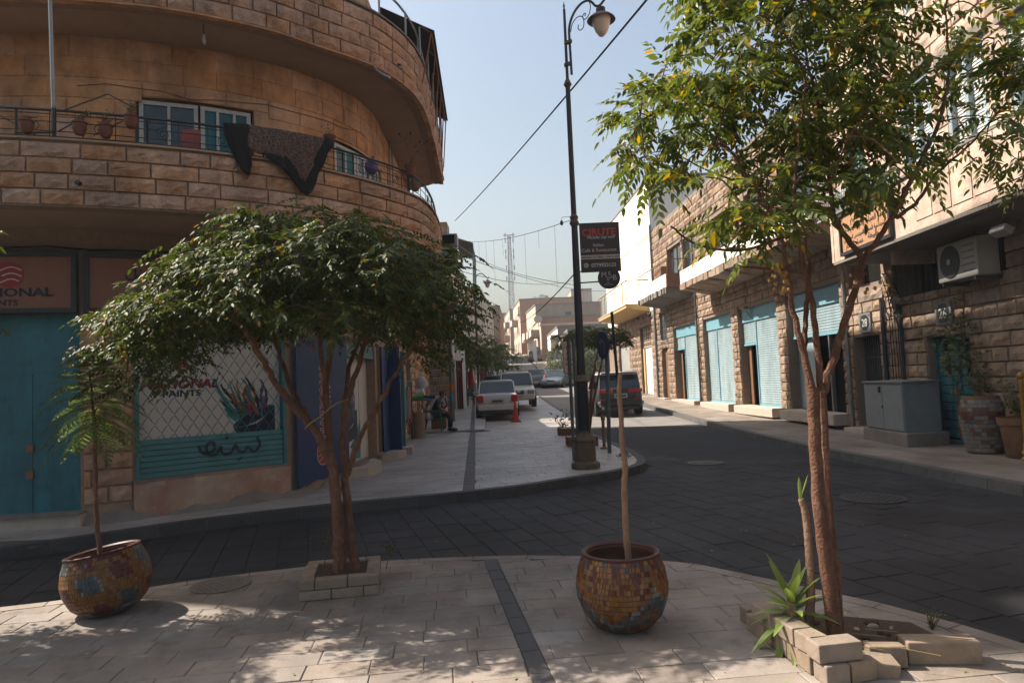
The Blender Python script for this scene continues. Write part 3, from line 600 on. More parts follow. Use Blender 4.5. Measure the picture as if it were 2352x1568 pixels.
it2.sort(key=lambda t: t[0]); flush(LB, it2, 65, 'stone_panel', M['plasterL'], 'plain_stone')
# second floor wall, attic and the tall set-back block that shades the junction
W3 = Path(cr([(-10, 9.4), (-6.3, 9.6), (-4.6, 10.2), (-3.2, 11.3), (-2.75, 12.6), (-2.7, 15.0), (-2.9, 17.5)]))
ribbon(W3, 0, W3.S[-1], 6.85, 9.6, [(8.6, 9.5, 7.0, 8.9, .2)]).build('second_floor_wall', M['stoneL'], LB)
b = MB(); b.hexa([(-10, 9.9, 9.6), (-3.7, 10.9, 9.6), (-2.9, 13, 9.6), (-10, 17, 9.6), (-10, 9.9, 9.75), (-3.7, 10.9, 9.75), (-2.9, 13, 9.75), (-10, 17, 9.75)]); b.build('roof_slab', M['soffit'], LB)
b = MB(); b.prism([(-14, 9.3), (-12.6, 9.3), (-12.4, 10.6), (-5.6, 12.5), (-5.1, 13.5), (-5.1, 25.8), (-14, 25.8)], 6.9, 17.9); b.build('set_back_tower', M['plasterL'], LB)
b = MB(); b.prism([(-10.5, 9.7), (-9.9, 8.95), (-8, 9.1), (-6.4, 9.4), (-5.1, 12.3), (-3.4, 17), (-3.5, 25.4), (-10.5, 25.4)], 0.1, 6.58); b.build('building_core', M['conc'], LB)
b = MB(); b.box((-3.05, 14.2, 8.4), (.16, 3.2, 2.6)); b.build('stair_wall', M['white'], LB)
b = MB()
for u in range(5):
    s = 9.0+u*.9; b.tube([O2.pt(s, 7.5, -.08), O2.pt(s, 8.05, -.08)], .018, 6)
b.tube([O2.pt(9.0+i*.3, 8.05, -.08) for i in range(13)], .02, 6); b.build('upper_handrail', M['metal'], LB)
# shops
F = GW.frame(1.2, 4.47)
b = MB(); b.m = 0
b.fbox(F, 0, F.len, .14, 2.70, -.09, -.06); door = b.build('metal_shop_door', M['teal'], LB)
for u in (.15, 1.02, 1.9, 2.62, 2.63):
    pass
for (u0, u1, v0, v1) in ((.02, .90, .17, 1.93), (.93, 1.78, .17, 1.93), (1.81, 2.66, .17, 1.93), (2.69, F.len-.02, .17, 1.93), (.02, F.len-.02, 1.95, 2.68)):
    MB().fbox(F, u0, u1, v0, v1, -.06, -.052).build('door_panel', M['teal'], door)
b = MB(); 
for vv in (.95, .62): b.fbox(F, 2.60, 2.68, vv, vv+.09, -.05, -.02)
b.build('hasp', M['rust'], door)
MB().fbox(F, -.05, F.len+.06, -.02, .155, -.1, .14).build('door_step', M['concl'], LB)
MB().fbox(F, -.05, F.len+.06, .155, .185, -.1, .18).build('step_slab', M['conc'], LB)
# shop window with lattice grille and slatted base
F = GW.frame(5.08, 7.16); L1 = F.len
MB().fbox(F, 0, L1, .5, 2.44, -.118, -.10).build('white_back_board', M['boardw'], LB)
b = MB(); b.fbox(F, 0, .05, .5, 2.44, -.1, .02); b.fbox(F, L1-.05, L1, .5, 2.44, -.1, .02); b.fbox(F, .05, L1-.05, 2.38, 2.44, -.1, .02); b.build('teal_frame', M['tealslat'], LB)
gr = MB(); cell = .165; z0 = 1.02; rows = 11; h = (2.37-z0)/rows
for r_ in range(rows+1):
    pts = []; zc = z0+r_*h
    for i in range(49):
        u = .05+(L1-.1)*i/48; pts.append(F(u, zc+math.cos(2*math.pi*u/cell+math.pi*(r_ % 2))*h*.46, -.02))
    gr.tube(pts, .006, 4, cap=False)
gr.build('lattice_grille', M['tealslat'], LB, kind='stuff')
for k in range(7):
    v = .50+k*.074; b = MB(); c0 = F(0.05, v+.006); b.hexa([F(.05, v+.004, .0), F(L1-.05, v+.004, .0), F(L1-.05, v+.004, -.04), F(.05, v+.004, -.04), F(.05, v+.070, -.014), F(L1-.05, v+.070, -.014), F(L1-.05, v+.070, -.05), F(.05, v+.070, -.05)]); b.build('shutter_slat', M['tealslat'], LB)
MB().fbox(F, -.03, L1+.02, .46, .50, -.1, .06).build('window_sill', M['conc'], LB)
# graffiti
GF = Fr(F(0, 0, .003), F.u, F.n)
def scrawl(F, pts, r, m, name, parent, w=.004):
    pts = cr(pts, 5); b = MB()
    for i in range(len(pts)-1):
        a, c = pts[i], pts[i+1]; d = c-a; L_ = np.linalg.norm(d)
        if L_ < 1e-5: continue
        n_ = np.array([-d[1], d[0]])/L_*r; b.add([F(*(a-n_), w), F(*(c-n_), w), F(*(c+n_), w), F(*(a+n_), w)], [(0, 1, 2, 3)])
    return b.build(name, m, parent)
scrawl(GF, [(1.62, .93), (1.66, .82), (1.58, .72), (1.48, .80), (1.44, .74), (1.36, .74), (1.30, .84), (1.24, .74), (1.12, .74), (1.10, .84), (1.04, .74), (.94, .74), (.90, .86), (.98, .92), (1.02, .82), (.94, .76), (.84, .78), (.80, .88)], .018, M['navy'], 'graffiti', LB)
scrawl(GF, [(1.20, .98), (1.17, .94)], .014, M['navy'], 'graffiti', LB); scrawl(GF, [(1.40, .66), (1.34, .62)], .012, M['navy'], 'graffiti', LB)
# paint can artwork on the white boards
def artwork(F, ox, oz, sc, w, parent):
    cols = [('tealp', [(0, 0), (-.25, .30), (-.42, .62), (-.40, .80)]), ('navy', [(.05, .02), (-.12, .32), (-.32, .58), (-.34, .66)]), ('orange', [(.10, .0), (-.05, .2), (-.12, .42), (-.20, .46)]), ('redp', [(.16, .02), (.05, .22), (.0, .34), (-.05, .44)]),
            ('greenp', [(-.02, .0), (-.18, .12), (-.30, .28), (-.36, .34)]), ('greenp', [(.22, .05), (.12, .25), (.06, .44), (.08, .50)]), ('redp', [(.24, .05), (.20, .3), (.10, .52), (.16, .62)]), ('tealp', [(.3, .1), (.22, .35), (.14, .6), (.02, .76)]), ('navy', [(.36, .12), (.30, .40), (.16, .68), (.10, .78)]),
            ('purplep', [(.42, .15), (.40, .42), (.44, .6), (.40, .72)]), ('purplep', [(.48, .2), (.5, .45), (.46, .6)]), ('orange', [(.13, .0), (.0, .12), (-.02, .3)]), ('tealp', [(-.06, -.02), (-.2, .06), (-.28, .2)])]
    ra = random.Random(int(ox*100)); nm_ = ['tealp', 'navy', 'redp', 'greenp', 'purplep', 'orange', 'tealp', 'navy']
    for k in range(22):
        x0 = ra.uniform(-.05, .5); dx = ra.uniform(-.45, .02); h0 = ra.uniform(.3, .75); cols.append((nm_[k % 8], [(x0, ra.uniform(0, .12)), (x0+dx*.35, h0*.4), (x0+dx*.8+ra.uniform(-.04, .04), h0*.75), (x0+dx, h0)]))
    for i, (c, p) in enumerate(cols):
        if i > 12: sc_ = 1
        q = [(ox+x*sc, oz+y*sc) for x, y in p]; P_ = cr(q, 6); n_ = len(P_); b = MB()
        L_ = []; R_ = []
        for k in range(n_):
            a = P_[max(k-1, 0)]; c_ = P_[min(k+1, n_-1)]; d = c_-a; d = d/np.linalg.norm(d); wd = sc*(.034*(1-k/n_)**.7+.005)*(1+.25*math.sin(k*1.3+i))*(1.4 if c in ('orange', 'redp') and i < 13 else 1)*(.45 if i > 12 else 1)
            L_.append(F(P_[k][0]-d[1]*wd, P_[k][1]+d[0]*wd, w+.0004*i)); R_.append(F(P_[k][0]+d[1]*wd, P_[k][1]-d[0]*wd, w+.0004*i))
        b.add(L_+R_, [(k, k+1, n_+k+1, n_+k) for k in range(n_-1)]); b.build('paint_splash', M[c], parent)
    ca, sa = math.cos(.42), math.sin(.42)
    def E(a, rx, ry, cx, cy): x = rx*math.cos(a); y = ry*math.sin(a); return (ox+sc*(cx+x*ca-y*sa), oz+sc*(cy+x*sa+y*ca))
    rim = [E(2*math.pi*k/28, .44, .11, .26, .02) for k in range(28)]; MB().fprism(F, rim, w+.006, w+.0075).build('painted_can_rim', M['tealp'], parent)
    rim = [E(2*math.pi*k/28, .40, .09, .26, .015) for k in range(28)]; MB().fprism(F, rim, w+.0078, w+.009).build('painted_can_mouth', M['navy'], parent)
    body = [E(math.pi, .44, .11, .26, .02), E(math.pi*1.2, .44, .11, .26, .02), E(math.pi*1.5, .44, .13, .26, .0), E(math.pi*1.8, .44, .11, .26, .02), E(0, .44, .11, .26, .02)]
    lo = [(ox+sc*.66, oz-sc*.34), (ox+sc*.0, oz-sc*.42)]
    MB().fprism(F, body+lo, w+.003, w+.0045).build('painted_can', M['navy'], parent)
artwork(Fr(F.o, F.u, F.n), 1.42, 1.22, .78, -.099, LB)
def globe(F, cu, cv, r, w, parent):
    P_ = [(cu+r*math.cos(2*math.pi*k/32), cv+r*math.sin(2*math.pi*k/32)) for k in range(32)]; g_ = MB().fprism(F, P_, w, w+.003).build('round_emblem', M['red'], parent)
    for dy in (.42, -.05, -.5):
        p = []
        for k in range(13):
            x = -1+2*k/12; y = dy+.16*math.sin(x*3.0+1.2)
            if x*x+y*y < .96: p.append((cu+x*r, cv+y*r))
        if len(p) > 2: scrawl(F, p, r*.045, M['whitept'], 'emblem_wave', g_, w+.0045)
text('NATIONAL', 'lettering', M['navy'], LB, F, .60, 1.685, -.099, .165, shear=.25, bold=.004, sx=1.22); text('NATIONAL', 'lettering', M['redp'], LB, F, .585, 1.70, -.096, .165, shear=.25, bold=.002, sx=1.22); text('PAINTS', 'lettering', M['navy'], LB, F, .62, 1.575, -.098, .12, bold=.004, sx=1.3)
globe(F, .62, 2.0, .10, -.099, LB)
# brown fascia boards
def fascia(s0, s1, lab):
    t = thing('signboard', lab, 'sign', GW.pt((s0+s1)/2, 2.7, .1)); F = GW.frame(s0, s1)
    ribbon(GW, s0, s1, 2.76, 3.42, w=.09).build('sign_face', M['sign'], t)
    b = MB(); N_ = 8
    for i in range(N_):
        a = s0+(s1-s0)*i/N_; c = s0+(s1-s0)*(i+1)/N_
        for (z0, z1) in ((2.70, 2.76), (3.42, 3.49)): b.hexa([GW.pt(a, z0, .12), GW.pt(c, z0, .12), GW.pt(c, z0, 0), GW.pt(a, z0, 0), GW.pt(a, z1, .12), GW.pt(c, z1, .12), GW.pt(c, z1, 0), GW.pt(a, z1, 0)])
    for s in (s0, s1-.06): F2 = GW.frame(s, s+.06); b.fbox(F2, 0, .06, 2.76, 3.42, 0, .122)
    b.build('sign_frame', M['black'], t); return t, F
t, F = fascia(1.2, 4.46, 'brown paint shop signboard with red globe emblem above the teal metal door')
Fs = GW.frame(3.2, 4.4); text('NATIONAL', 'lettering', M['navy'], t, Fs, .50, 2.915, .125, .15, bold=.004, sx=1.35); text('PAINTS', 'lettering', M['navy'], t, Fs, .42, 2.80, .125, .10, bold=.003, sx=1.2); globe(Fs, .52, 3.19, .165, .125, t)
t, F = fascia(4.53, 7.16, 'brown signboard mostly hidden behind the umbrella tree over the lattice window')
Fs = GW.frame(4.6, 5.8); text('\uFEDE\uFEE8\uFEB7\uFE8E\uFEE7', 'lettering', M['navy'], t, Fs, .62, 3.18, .125, .2, bold=.003)
# low painted plinth with flaked plaster
pl = ribbon(GW, 5.06, 7.2, -.02, .46, w=.035).build('plinth', M['plinth'], LB)
b = MB()
sk_ = lambda s: .09+.045*math.sin(s*3.1)+.03*math.sin(s*7.7+1)+.012*math.sin(s*23)
for i in range(108):
    a = 4.5+i*.04; c = a+.04; b.hexa([GW.pt(a, -.02, .13), GW.pt(c, -.02, .13), GW.pt(c, -.02, 0), GW.pt(a, -.02, 0), GW.pt(a, sk_(a), .05), GW.pt(c, sk_(c), .05), GW.pt(c, sk_(c), 0), GW.pt(a, sk_(a), 0)])
b.build('mortar_skirt', M['conc'], LB)
# navy vertical shop panel
t = thing('vertical_sign_panel', 'tall royal blue panel lettered sideways in red beside the lattice shop window', 'sign', GW.pt(8, .1, .1)); F = GW.frame(7.24, 8.9); Lp = F.len
P_ = [(0, .10), (.12, .13), (.25, .10), (.5, .155), (.8, .13), (1.1, .165), (1.4, .14), (Lp, .15), (Lp, 2.50), (0, 2.46)]
MB().fprism(F, P_, .10, .125).build('panel', M['blue'], t)
text('NATIONAL', 'lettering', M['whitept'], t, F, .83, 1.40, .1265, .22, rot=math.pi/2, bold=.010, sx=1.12); text('NATIONAL', 'lettering', M['redp'], t, F, .83, 1.40, .1295, .22, rot=math.pi/2, bold=.002, sx=1.12)
text('PAINTS', 'lettering', M['whitept'], t, F, 1.02, 1.40, .1265, .14, rot=math.pi/2, bold=.004, sx=1.12)
MB().fprism(F, [(.74+.19*math.cos(2*math.pi*k/32), .55+.19*math.sin(2*math.pi*k/32)) for k in range(32)], .125, .1275).build('emblem_border', M['whitept'], t); globe(F, .74, .55, .175, .128, t)
# corner door with white mural
F = GW.frame(9.06, 11.15); Ld = F.len
MB().fbox(F, 0, Ld, .16, 2.17, -.21, -.19).build('mural_board', M['boardw'], LB)
for u in (.5, 1.0, 1.5): MB().fbox(F, u-.004, u+.004, .17, 2.16, -.19, -.185).build('board_seam', M['joint'], LB)
for k in range(5): v = 2.17+k*.06; MB().fbox(F, 0, Ld, v+.003, v+.055, -.2, -.02-.005*k).build('roller_slat', M['tealslat'], LB)
artwork(Fr(F.o, F.u, F.n), .72, .95, .95, -.189, LB)
MB().fprism(F, [(.75, .20), (1.52, .20), (1.55, .95), (1.2, .66)], -.189, -.1865).build('painted_label', M['tealp'], LB)
text('TOP', 'lettering', M['navy'], LB, F, 1.18, .42, -.185, .26, rot=.5, bold=.006); MB().fbox(F, .05, .35, 1.42, 1.56, -.188, -.186).build('printed_red_box', M['redp'], LB)
F = GW.frame(11.58, 12.32); MB().fbox(F, 0, F.len, .05, 2.46, .02, .05).build('blue_side_panel', M['blue'], LB)
F = GW.frame(12.32, 12.5); MB().fbox(F, 0, .1, .0, 2.5, .02, .3).build('blue_edge_panel', M['blue'], LB); MB().fbox(F, .1, .16, .1, 2.4, .05, .28).build('printed_stripe', M['redp'], LB)
F = GW.frame(12.9, 13.4); MB().fbox(F, 0, .2, .0, 2.4, .0, .34).build('open_teal_door_leaf', M['tealslat'], LB)
# curved stone steps
def stepshape(sa, sb, wd): 
    out = [GW.pt(sa+(sb-sa)*i/16, 0, .0) for i in range(17)]; return [(p.x, p.y) for p in [GW.pt(sa+(sb-sa)*i/16, 0, wd*math.sin(math.pi*min(1, (i+1.5)/9 if i < 8 else (18-i)/6))**.5 if 0 < i < 16 else 0.02) for i in range(17)]]+[(p.x, p.y) for p in reversed(out)]
MB().prism(stepshape(8.95, 12.4, .42)[::-1], -.02, .16).build('curved_step', M['concl'], LB); MB().prism(stepshape(9.2, 11.5, .16)[::-1], .16, .20).build('upper_step', M['conc'], LB)
F = GW.frame(12.6, 13.3); MB().fbox(F, 0, .7, 0, .17, 0, .5).build('doorway_step', M['concl'], LB)
# wrought iron railing along the lower balcony
RL = MB(); sA, sB = 0.5, s_end-.03
def rl(z, r, a=sA, c=sB, w=-.06): return RL.tube([O1.pt(a+(c-a)*i/70, z, w) for i in range(71)], r, 5)
rl(4.925, .017); rl(4.88, .006); rl(4.79, .006); rl(4.68, .006); rl(4.615, .009)
s = sA; k = 0
def spiral(s, zc, R_, flip):
    pts = []
    for i in range(22):
        a = i/21*3.6*math.pi/1.0; r_ = R_*(1-i/21*.78); pts.append(O1.pt(s+flip*r_*math.cos(a+1.2), zc+r_*math.sin(a+1.2), -.06))
    RL.tube(pts, .0055, 4)
while s < sB:
    RL.tube([O1.pt(s, 4.56, -.06), O1.pt(s, 4.94, -.06)], .013 if k % 4 == 0 else .006, 4)
    if k % 2 == 0 and s+.34 < sB: spiral(s+.17, 4.745, .085, 1 if k % 4 == 0 else -1)
    s += .335; k += 1
b = MB(); railing = RL.build('iron_railing', M['black'], LB, kind=None)
for s in (1.2, 4.9, 5.75, 7.0, 8.02, 9.74): MB().tube([O1.pt(s, 4.55, -.06), O1.pt(s, 4.96, -.06)], .022, 6).build('railing_post', M['black'], LB)
# ornamental raised crest of the railing on the left
b = MB()
for (sa, za, sb_, zb_) in ((4.3, 4.86, 4.75, 4.6), (5.0, 4.93, 5.45, 5.17), (5.45, 5.17, 5.75, 5.02), (4.95, 4.68, 5.25, 4.9), (5.3, 4.66, 5.6, 4.86)): b.tube([O1.pt(sa, za, -.05), O1.pt(sb_, zb_, -.05)], .008, 4)
b.build('railing_brace', M['black'], LB)
# plumbing and bits on the facade
b = MB(); b.tube([O1.pt(4.93, 4.62, .07), O1.pt(4.93, 4.93, .07)], .022, 6); b.tube([O1.pt(4.93, 4.62, .07), O1.pt(4.55, 4.60, .05)], .012, 6); b.build('pole_clamp', M['black'], LB)
t = MB().tube([O1.pt(4.93, 4.9, .07), O1.pt(4.90, 6.6, .10), O1.pt(4.88, 7.4, .1)], .022, 8).build('white_pole', M['metal']); tag(t, 'slim pale grey pole rising from the left end of the balcony railing', 'pole')
b = MB(); p = O1.pt(4.93+.55, 4.03, .02); b.tube([O1.pt(5.14, 4.07, .02), O1.pt(5.17, 4.05, .12)], .022, 8); b.tube([O1.pt(5.17, 4.055, .115), O1.pt(5.2, 4.02, .135)], .028, 8); b.build('drain_spout', M['black'], LB)
b = MB(); p = O2.pt(8.72, 6.62, .0); b.tube(crv([p, p+Vector((.06, -.05, -.10)), p+Vector((.16, -.10, -.20)), p+Vector((.28, -.12, -.27))], 5), .022, 8); b.build('drain_hose', M['metal'], LB)
b = MB(); b.tube([O2.pt(9.3, 6.86, .02), O2.pt(9.32, 6.84, .09)], .02, 8); b.build('drain_spout', M['black'], LB)
for (x, y, Y) in ((468, 75, 9.0), (790, 272, 11.4)):
    q = at(x, y, Y); q.z = 6.6; t = thing('hanging_bulb', 'bare light bulb hanging under the upper balcony soffit, '+('left one near the long window' if x < 500 else 'right one near the rounded end'), 'light bulb', q); b = MB(); b.tube([q, q-Vector((0, 0, .16))], .005, 5); b.build('cord', M['wire'], t); b = MB(); b.lathe(q-Vector((0, 0, .29)), [(.004, 0), (.028, .03), (.03, .06), (.018, .10), (.02, .14)], 10); b.build('bulb', M['acw'], t, smooth=True)
b = MB(); b.tube([W2.pt(4.2+i*.35, 5.88+.05*math.sin(i*1.1)+(.08 if i > 8 else 0)+.02*math.sin(i*2.7), .03) for i in range(14)], .0045, 5); b.build('facade_cable', M['wire'], LB)
b = MB(); F = W2.frame(6.9, 7.55); b.fbox(F, 0, .5, 5.22, 5.5, .02, .035); b.build('pale_patch_plate', M['soffit'], LB); MB().fbox(F, .2, .23, 5.4, 5.52, .035, .06).build('thermometer', M['whitep'], LB)
for s in (10.6, 10.95): MB().tube([W2.pt(s, 4.05, .05), W2.pt(s, 6.58, .05)], .018, 6).build('downpipe', M['metal'], LB)
b = MB(); b.tube([GW.pt(3.62, 3.52, .2), GW.pt(3.60, 4.0 - .22, .2)], .02, 6); b.build('hanging_pipe', M['metal'], LB)
b = MB(); b.tube([GW.pt(1+i*.45, 3.53+.02*math.sin(i*2.1), .1) for i in range(15)], .016, 5); b.build('cable_bundle', M['wire'], LB)
# corrugated awning over the far end of the upper balcony
AW = thing('corrugated_awning', 'dark corrugated sheet awning on rusty brackets at the end of the upper balcony', 'awning', (-1.3, 14, 7.6))
n0, n1_ = at(935, 64, 12.0), at(998, 73, 12.0); f1 = at(1029, 279, 17.0); f0 = at(985, 279, 17.0); f0.z = f1.z+.25; n0.z = n1_.z+.3
b = MB(); K = 60
A_ = []; 
for i in range(K+1):
    t_ = i/K; w_ = .018*math.cos(i*math.pi); A_.append((n0.lerp(f0, t_)+Vector((-.5, 0, .2))+Vector((0, 0, w_)), n1_.lerp(f1, t_)+Vector((0, 0, w_))))
for i in range(K): b.add([A_[i][0], A_[i][1], A_[i+1][1], A_[i+1][0]], [(0, 1, 2, 3)])
sh = b.build('corrugated_sheet', M['sheet'], AW); so_ = sh.modifiers.new('solid', 'SOLIDIFY'); so_.thickness = .006
for i in range(6):
    t_ = i/5; top = n1_.lerp(f1, t_)+Vector((-.06, 0, -.03)); s_ = 10.35+i*1.05; foot = O2.pt(min(s_, s2-.05), 7.5, .04); b = MB(); b.tube([foot, Vector((foot.x, foot.y, top.z+.1))], .018, 5); b.build('upright', M['metal'], AW); b = MB(); b.tube([Vector((foot.x+.02, foot.y, top.z+.12)), top, Vector((foot.x+.02, foot.y, 7.0))], .014, 5); b.build('bracket', M['rust'], AW)
MB().tube([n1_+Vector((-.05, 0, -.05)), f1+Vector((-.05, 0, -.05))], .014, 5).build('edge_rail', M['rust'], AW)
# blanket over the railing
BL = thing('blanket', 'black and brown patterned blanket hung over the balcony railing to air', 'blanket', O1.pt(7.3, 4.95, 0))
def drape(F_, poly, w, name, m, fold=.018, zt=4.955, parent=BL):
    us = [p[0] for p in poly]; vs_ = [p[1] for p in poly]; b = bmesh.new(); nu, nv = 34, 22; g_ = {}
    def top(u): return lerp([(p[0], p[1]) for p in poly[0]])(u)
    return b
def cloth(top, bot, m, name, w0=.04, n=40, k=14, fold=.02, ph=0, flare=.05):
    b = MB(); a0 = max(top[0][0], bot[0][0]); a1 = min(top[-1][0], bot[-1][0]); ft = lerp(top); fb = lerp(bot)
    for i in range(n+1):
        s = a0+(a1-a0)*i/n
        for j in range(k+1):
            t_ = j/k; z = ft(s)*(1-t_)+fb(s)*t_; b.v.append(tuple(O1.pt(s, z, w0+fold*(math.sin(s*19+ph)+.6*math.sin(s*41+z*6+ph))*(.3+t_)+flare*t_)))
    for i in range(n):
        for j in range(k): q = i*(k+1)+j; b.f.append((q, q+1, q+k+2, q+k+1)); b.mi.append(0)
    o = b.build(name, m, BL, smooth=True); md = o.modifiers.new('solid', 'SOLIDIFY'); md.thickness = .012; return o
cloth([(6.9, 4.97), (8.05, 5.0)], [(6.9, 4.75), (7.02, 4.62), (7.2, 4.60), (7.4, 4.60), (7.6, 4.38), (7.66, 4.30), (7.8, 4.55), (8.05, 4.9)], M['clothpat'], 'patterned_field')
cloth([(6.70, 4.95), (7.0, 4.97)], [(6.70, 4.80), (6.82, 4.5), (6.9, 4.33), (6.98, 4.30), (7.0, 4.42)], M['cloth'], 'dark_border', w0=.055, n=14, ph=1)
cloth([(7.16, 4.63), (7.45, 4.66), (7.62, 4.42), (7.68, 4.36), (8.0, 5.0), (8.12, 5.0)], [(7.16, 4.60), (7.45, 4.40), (7.60, 4.20), (7.68, 4.12), (7.78, 4.22), (8.0, 4.78), (8.12, 4.95)], M['cloth'], 'dark_border', w0=.075, n=40, k=8)
cloth([(6.88, 4.5), (7.0, 4.48)], [(6.88, 4.36), (6.95, 4.24), (7.0, 4.34)], M['orangec'], 'orange_lining', w0=.035, n=10, k=5)
# pots and plants along the railing
def pot(name, label, cat, c, r, h, m='terracotta', group=None):
    t = thing(name, label, cat, c, group); b = MB(); c = Vector(c); b.lathe(c, [(r*.62, 0), (r*.66, .01), (r*.9, h*.8), (r, h*.82), (r*1.04, h), (r*.93, h), (r*.88, h*.85), (.001, h*.85)], 18); b.build('pot', M[m], t, smooth=True); return t
def sprig(t, c, n, L_, m='left', seed=1, spread=.6, leaf=.03, stem='bark'):
    r = random.Random(seed); b = MB(); lf = MB()
    for i in range(n):
        a = r.uniform(0, 6.28); k = r.uniform(.2, spread); d = Vector((math.cos(a)*k, math.sin(a)*k, 1)).normalized(); q = Vector(c); pts = [q]
        for j in range(4): d = (d+Vector((r.uniform(-.2, .2), r.uniform(-.2, .2), -.05))).normalized(); q = q+d*L_/4; pts.append(q)
        b.tube(pts, [.004, .0035, .003, .002, .001], 4)
        for j in range(10):
            p = pts[1+j % 4]+Vector((r.uniform(-1, 1), r.uniform(-1, 1), r.uniform(-1, 1)))*leaf; u = Vector((r.uniform(-1, 1), r.uniform(-1, 1), r.uniform(-.5, .8))).normalized(); v = u.orthogonal().normalized(); lf.add([p, p+u*leaf*.5+v*leaf*.3, p+u*leaf, p+u*leaf*.5-v*leaf*.3], [(0, 1, 2, 3)])
    b.build('stems', M[stem], t); lf.build('leaves', LF[m], t, kind='stuff')
gp = 'clay pots hung along the lower balcony railing'
for (s, z, lab) in ((4.66, 4.70, 'clay pot hanging on the railing just left of the pale pole'), (5.18, 4.72, 'clay pot hanging on the railing, first right of the pale pole'), (5.44, 4.71, 'clay pot hanging on the railing, second right of the pale pole'), (5.70, 4.85, 'clay pot with trailing plant at the left end of the long window')):
    p = O1.pt(s, z, .05); t = thing('hanging_pot', lab, 'flower pot', p, gp); b = MB(); b.lathe(p, [(.045, -.10), (.05, -.095), (.075, -.03), (.07, .02), (.085, .035), (.08, .05), (.05, .05), (.045, .09), (.001, .09)], 12); b.build('pot', M['terracotta'], t, smooth=True)
    if s > 5.1: sprig(t, p+Vector((0, 0, .07)), 5, .16, seed=int(s*10), spread=1.2)
t = pot('flower_pot', 'terracotta pot with a small plant standing on the railing right of the blanket', 'flower pot', O1.pt(8.12, 4.92, -.02), .085, .15); sprig(t, O1.pt(8.12, 5.05, -.02), 5, .16, seed=3)
t = pot('flower_pot', 'terracotta pot with tall dry flower stalks at the curve of the balcony', 'flower pot', O1.pt(9.72, 4.86, 0), .09, .17); q = O1.pt(9.72, 5.0, 0)
b = MB(); h_ = MB()
for i, (dx, dz) in enumerate(((-.14, .50), (-.05, .45), (.02, .55), (.16, .42), (.26, .45), (.10, .30), (.05, .40))):
    e = q+Vector((dx, .05*i-.1, dz)); b.tube(crv([q, q.lerp(e, .5)+Vector((-dx*.2, 0, .04)), e], 4), .005, 4); h_.ell(e, (.018, .018, .015), 6, 4)
b.build('dry_stalks', M['bark'], t); h_.build('seed_heads', M['plastic'], t); sprig(t, q, 4, .14, seed=9)
p = O1.pt(9.78, 4.72, .04); t = thing('hanging_pot', 'dark pot hanging below the dry stalk plant', 'flower pot', p, gp); MB().lathe(p, [(.05, -.08), (.08, 0), (.085, .05), (.001, .05)], 12).build('pot', M['wood'], t, smooth=True)
p = O1.pt(8.98, 4.85, -.16); t = thing('purple_bundle', 'purple plastic bundle hanging behind the railing by the second window', 'bag', p); MB().ell(p, (.1, .1, .11), 12, 8).build('bundle', M['purple'], t, smooth=True); MB().tube([p+Vector((0, 0, .1)), p+Vector((.04, 0, .16))], .02, 6).build('knot', M['purple'], t)
# red stacked chairs and planter box on the balcony
p = O1.pt(6.24, 4.03, -.42); t = thing('stacked_chairs', 'stack of red plastic chairs on the balcony in front of the window', 'chair stack', p)
Fc = Fr(p+Vector((.1, 0, .12)), (1, .25, 0), (.25, -1, 0))
class _S(Fr):
    def __call__(s, u, v, w=0): return s.o+s.u*u*.62+s.v*(v)*.8+s.n*w*.62
Fc = _S(Fc.o, Fc.u, Fc.n)
for k in range(3):
    b = MB(); z = .42+k*.10
    for i in range(9):
        u = -.18+.36*i/8; uu = u+.045; top = z+.42-.25*u*u*4*.3
        if i < 8: b.hexa([Fc(u, z, -.02-.25*u*u), Fc(uu, z, -.02-.25*uu*uu), Fc(uu, z, -.04-.25*uu*uu), Fc(u, z, -.04-.25*u*u), Fc(u, top, -.1-.25*u*u), Fc(uu, top, -.1-.25*uu*uu), Fc(uu, top, -.12-.25*uu*uu), Fc(u, top, -.12-.25*u*u)])
    b.build('backrest', M['redplastic'], t)
    MB().fbox(Fc, -.18, .18, z-.03, z, -.02, .36).build('seat', M['redplastic'], t)
for (u, w) in ((-.17, .34), (.17, .34), (-.17, 0), (.17, 0)): MB().fbox(Fc, u-.015, u+.015, 0, .4, w-.015, w+.015).build('leg', M['redplastic'], t)
F = O1.frame(5.78, 6.1); t = MB().fbox(F, 0, .55, 4.55, 4.62, -.35, -.24).build('planter_box', M['redplastic']); tag(t, 'long red planter trough on the balcony ledge beside the chairs', 'planter')
# ---------------------------------------------------------------- right hand street front
WRP = [(7.0, 52), (7.2, 48), (7.7, 37), (8.0, 31), (8.35, 23), (8.55, 18), (8.5, 14), (8.32, 10), (8.15, 6), (8.1, 1)]
WR = Path(np.array(WRP, float))
WB = Path(np.array([(x-1.15, y) for x, y in WRP], float))
_wy = np.array([p[1] for p in WRP][::-1], float); _ws = WR.S[::-1]
def RS(y): return float(np.interp(y, _wy, _ws))
def RF(yf, yn, P_=WR): return P_.frame(RS(yf), RS(yn))
def op(yf, yn, z0, z1, d=.2): return (RS(yf), RS(yn), z0, z1, d)
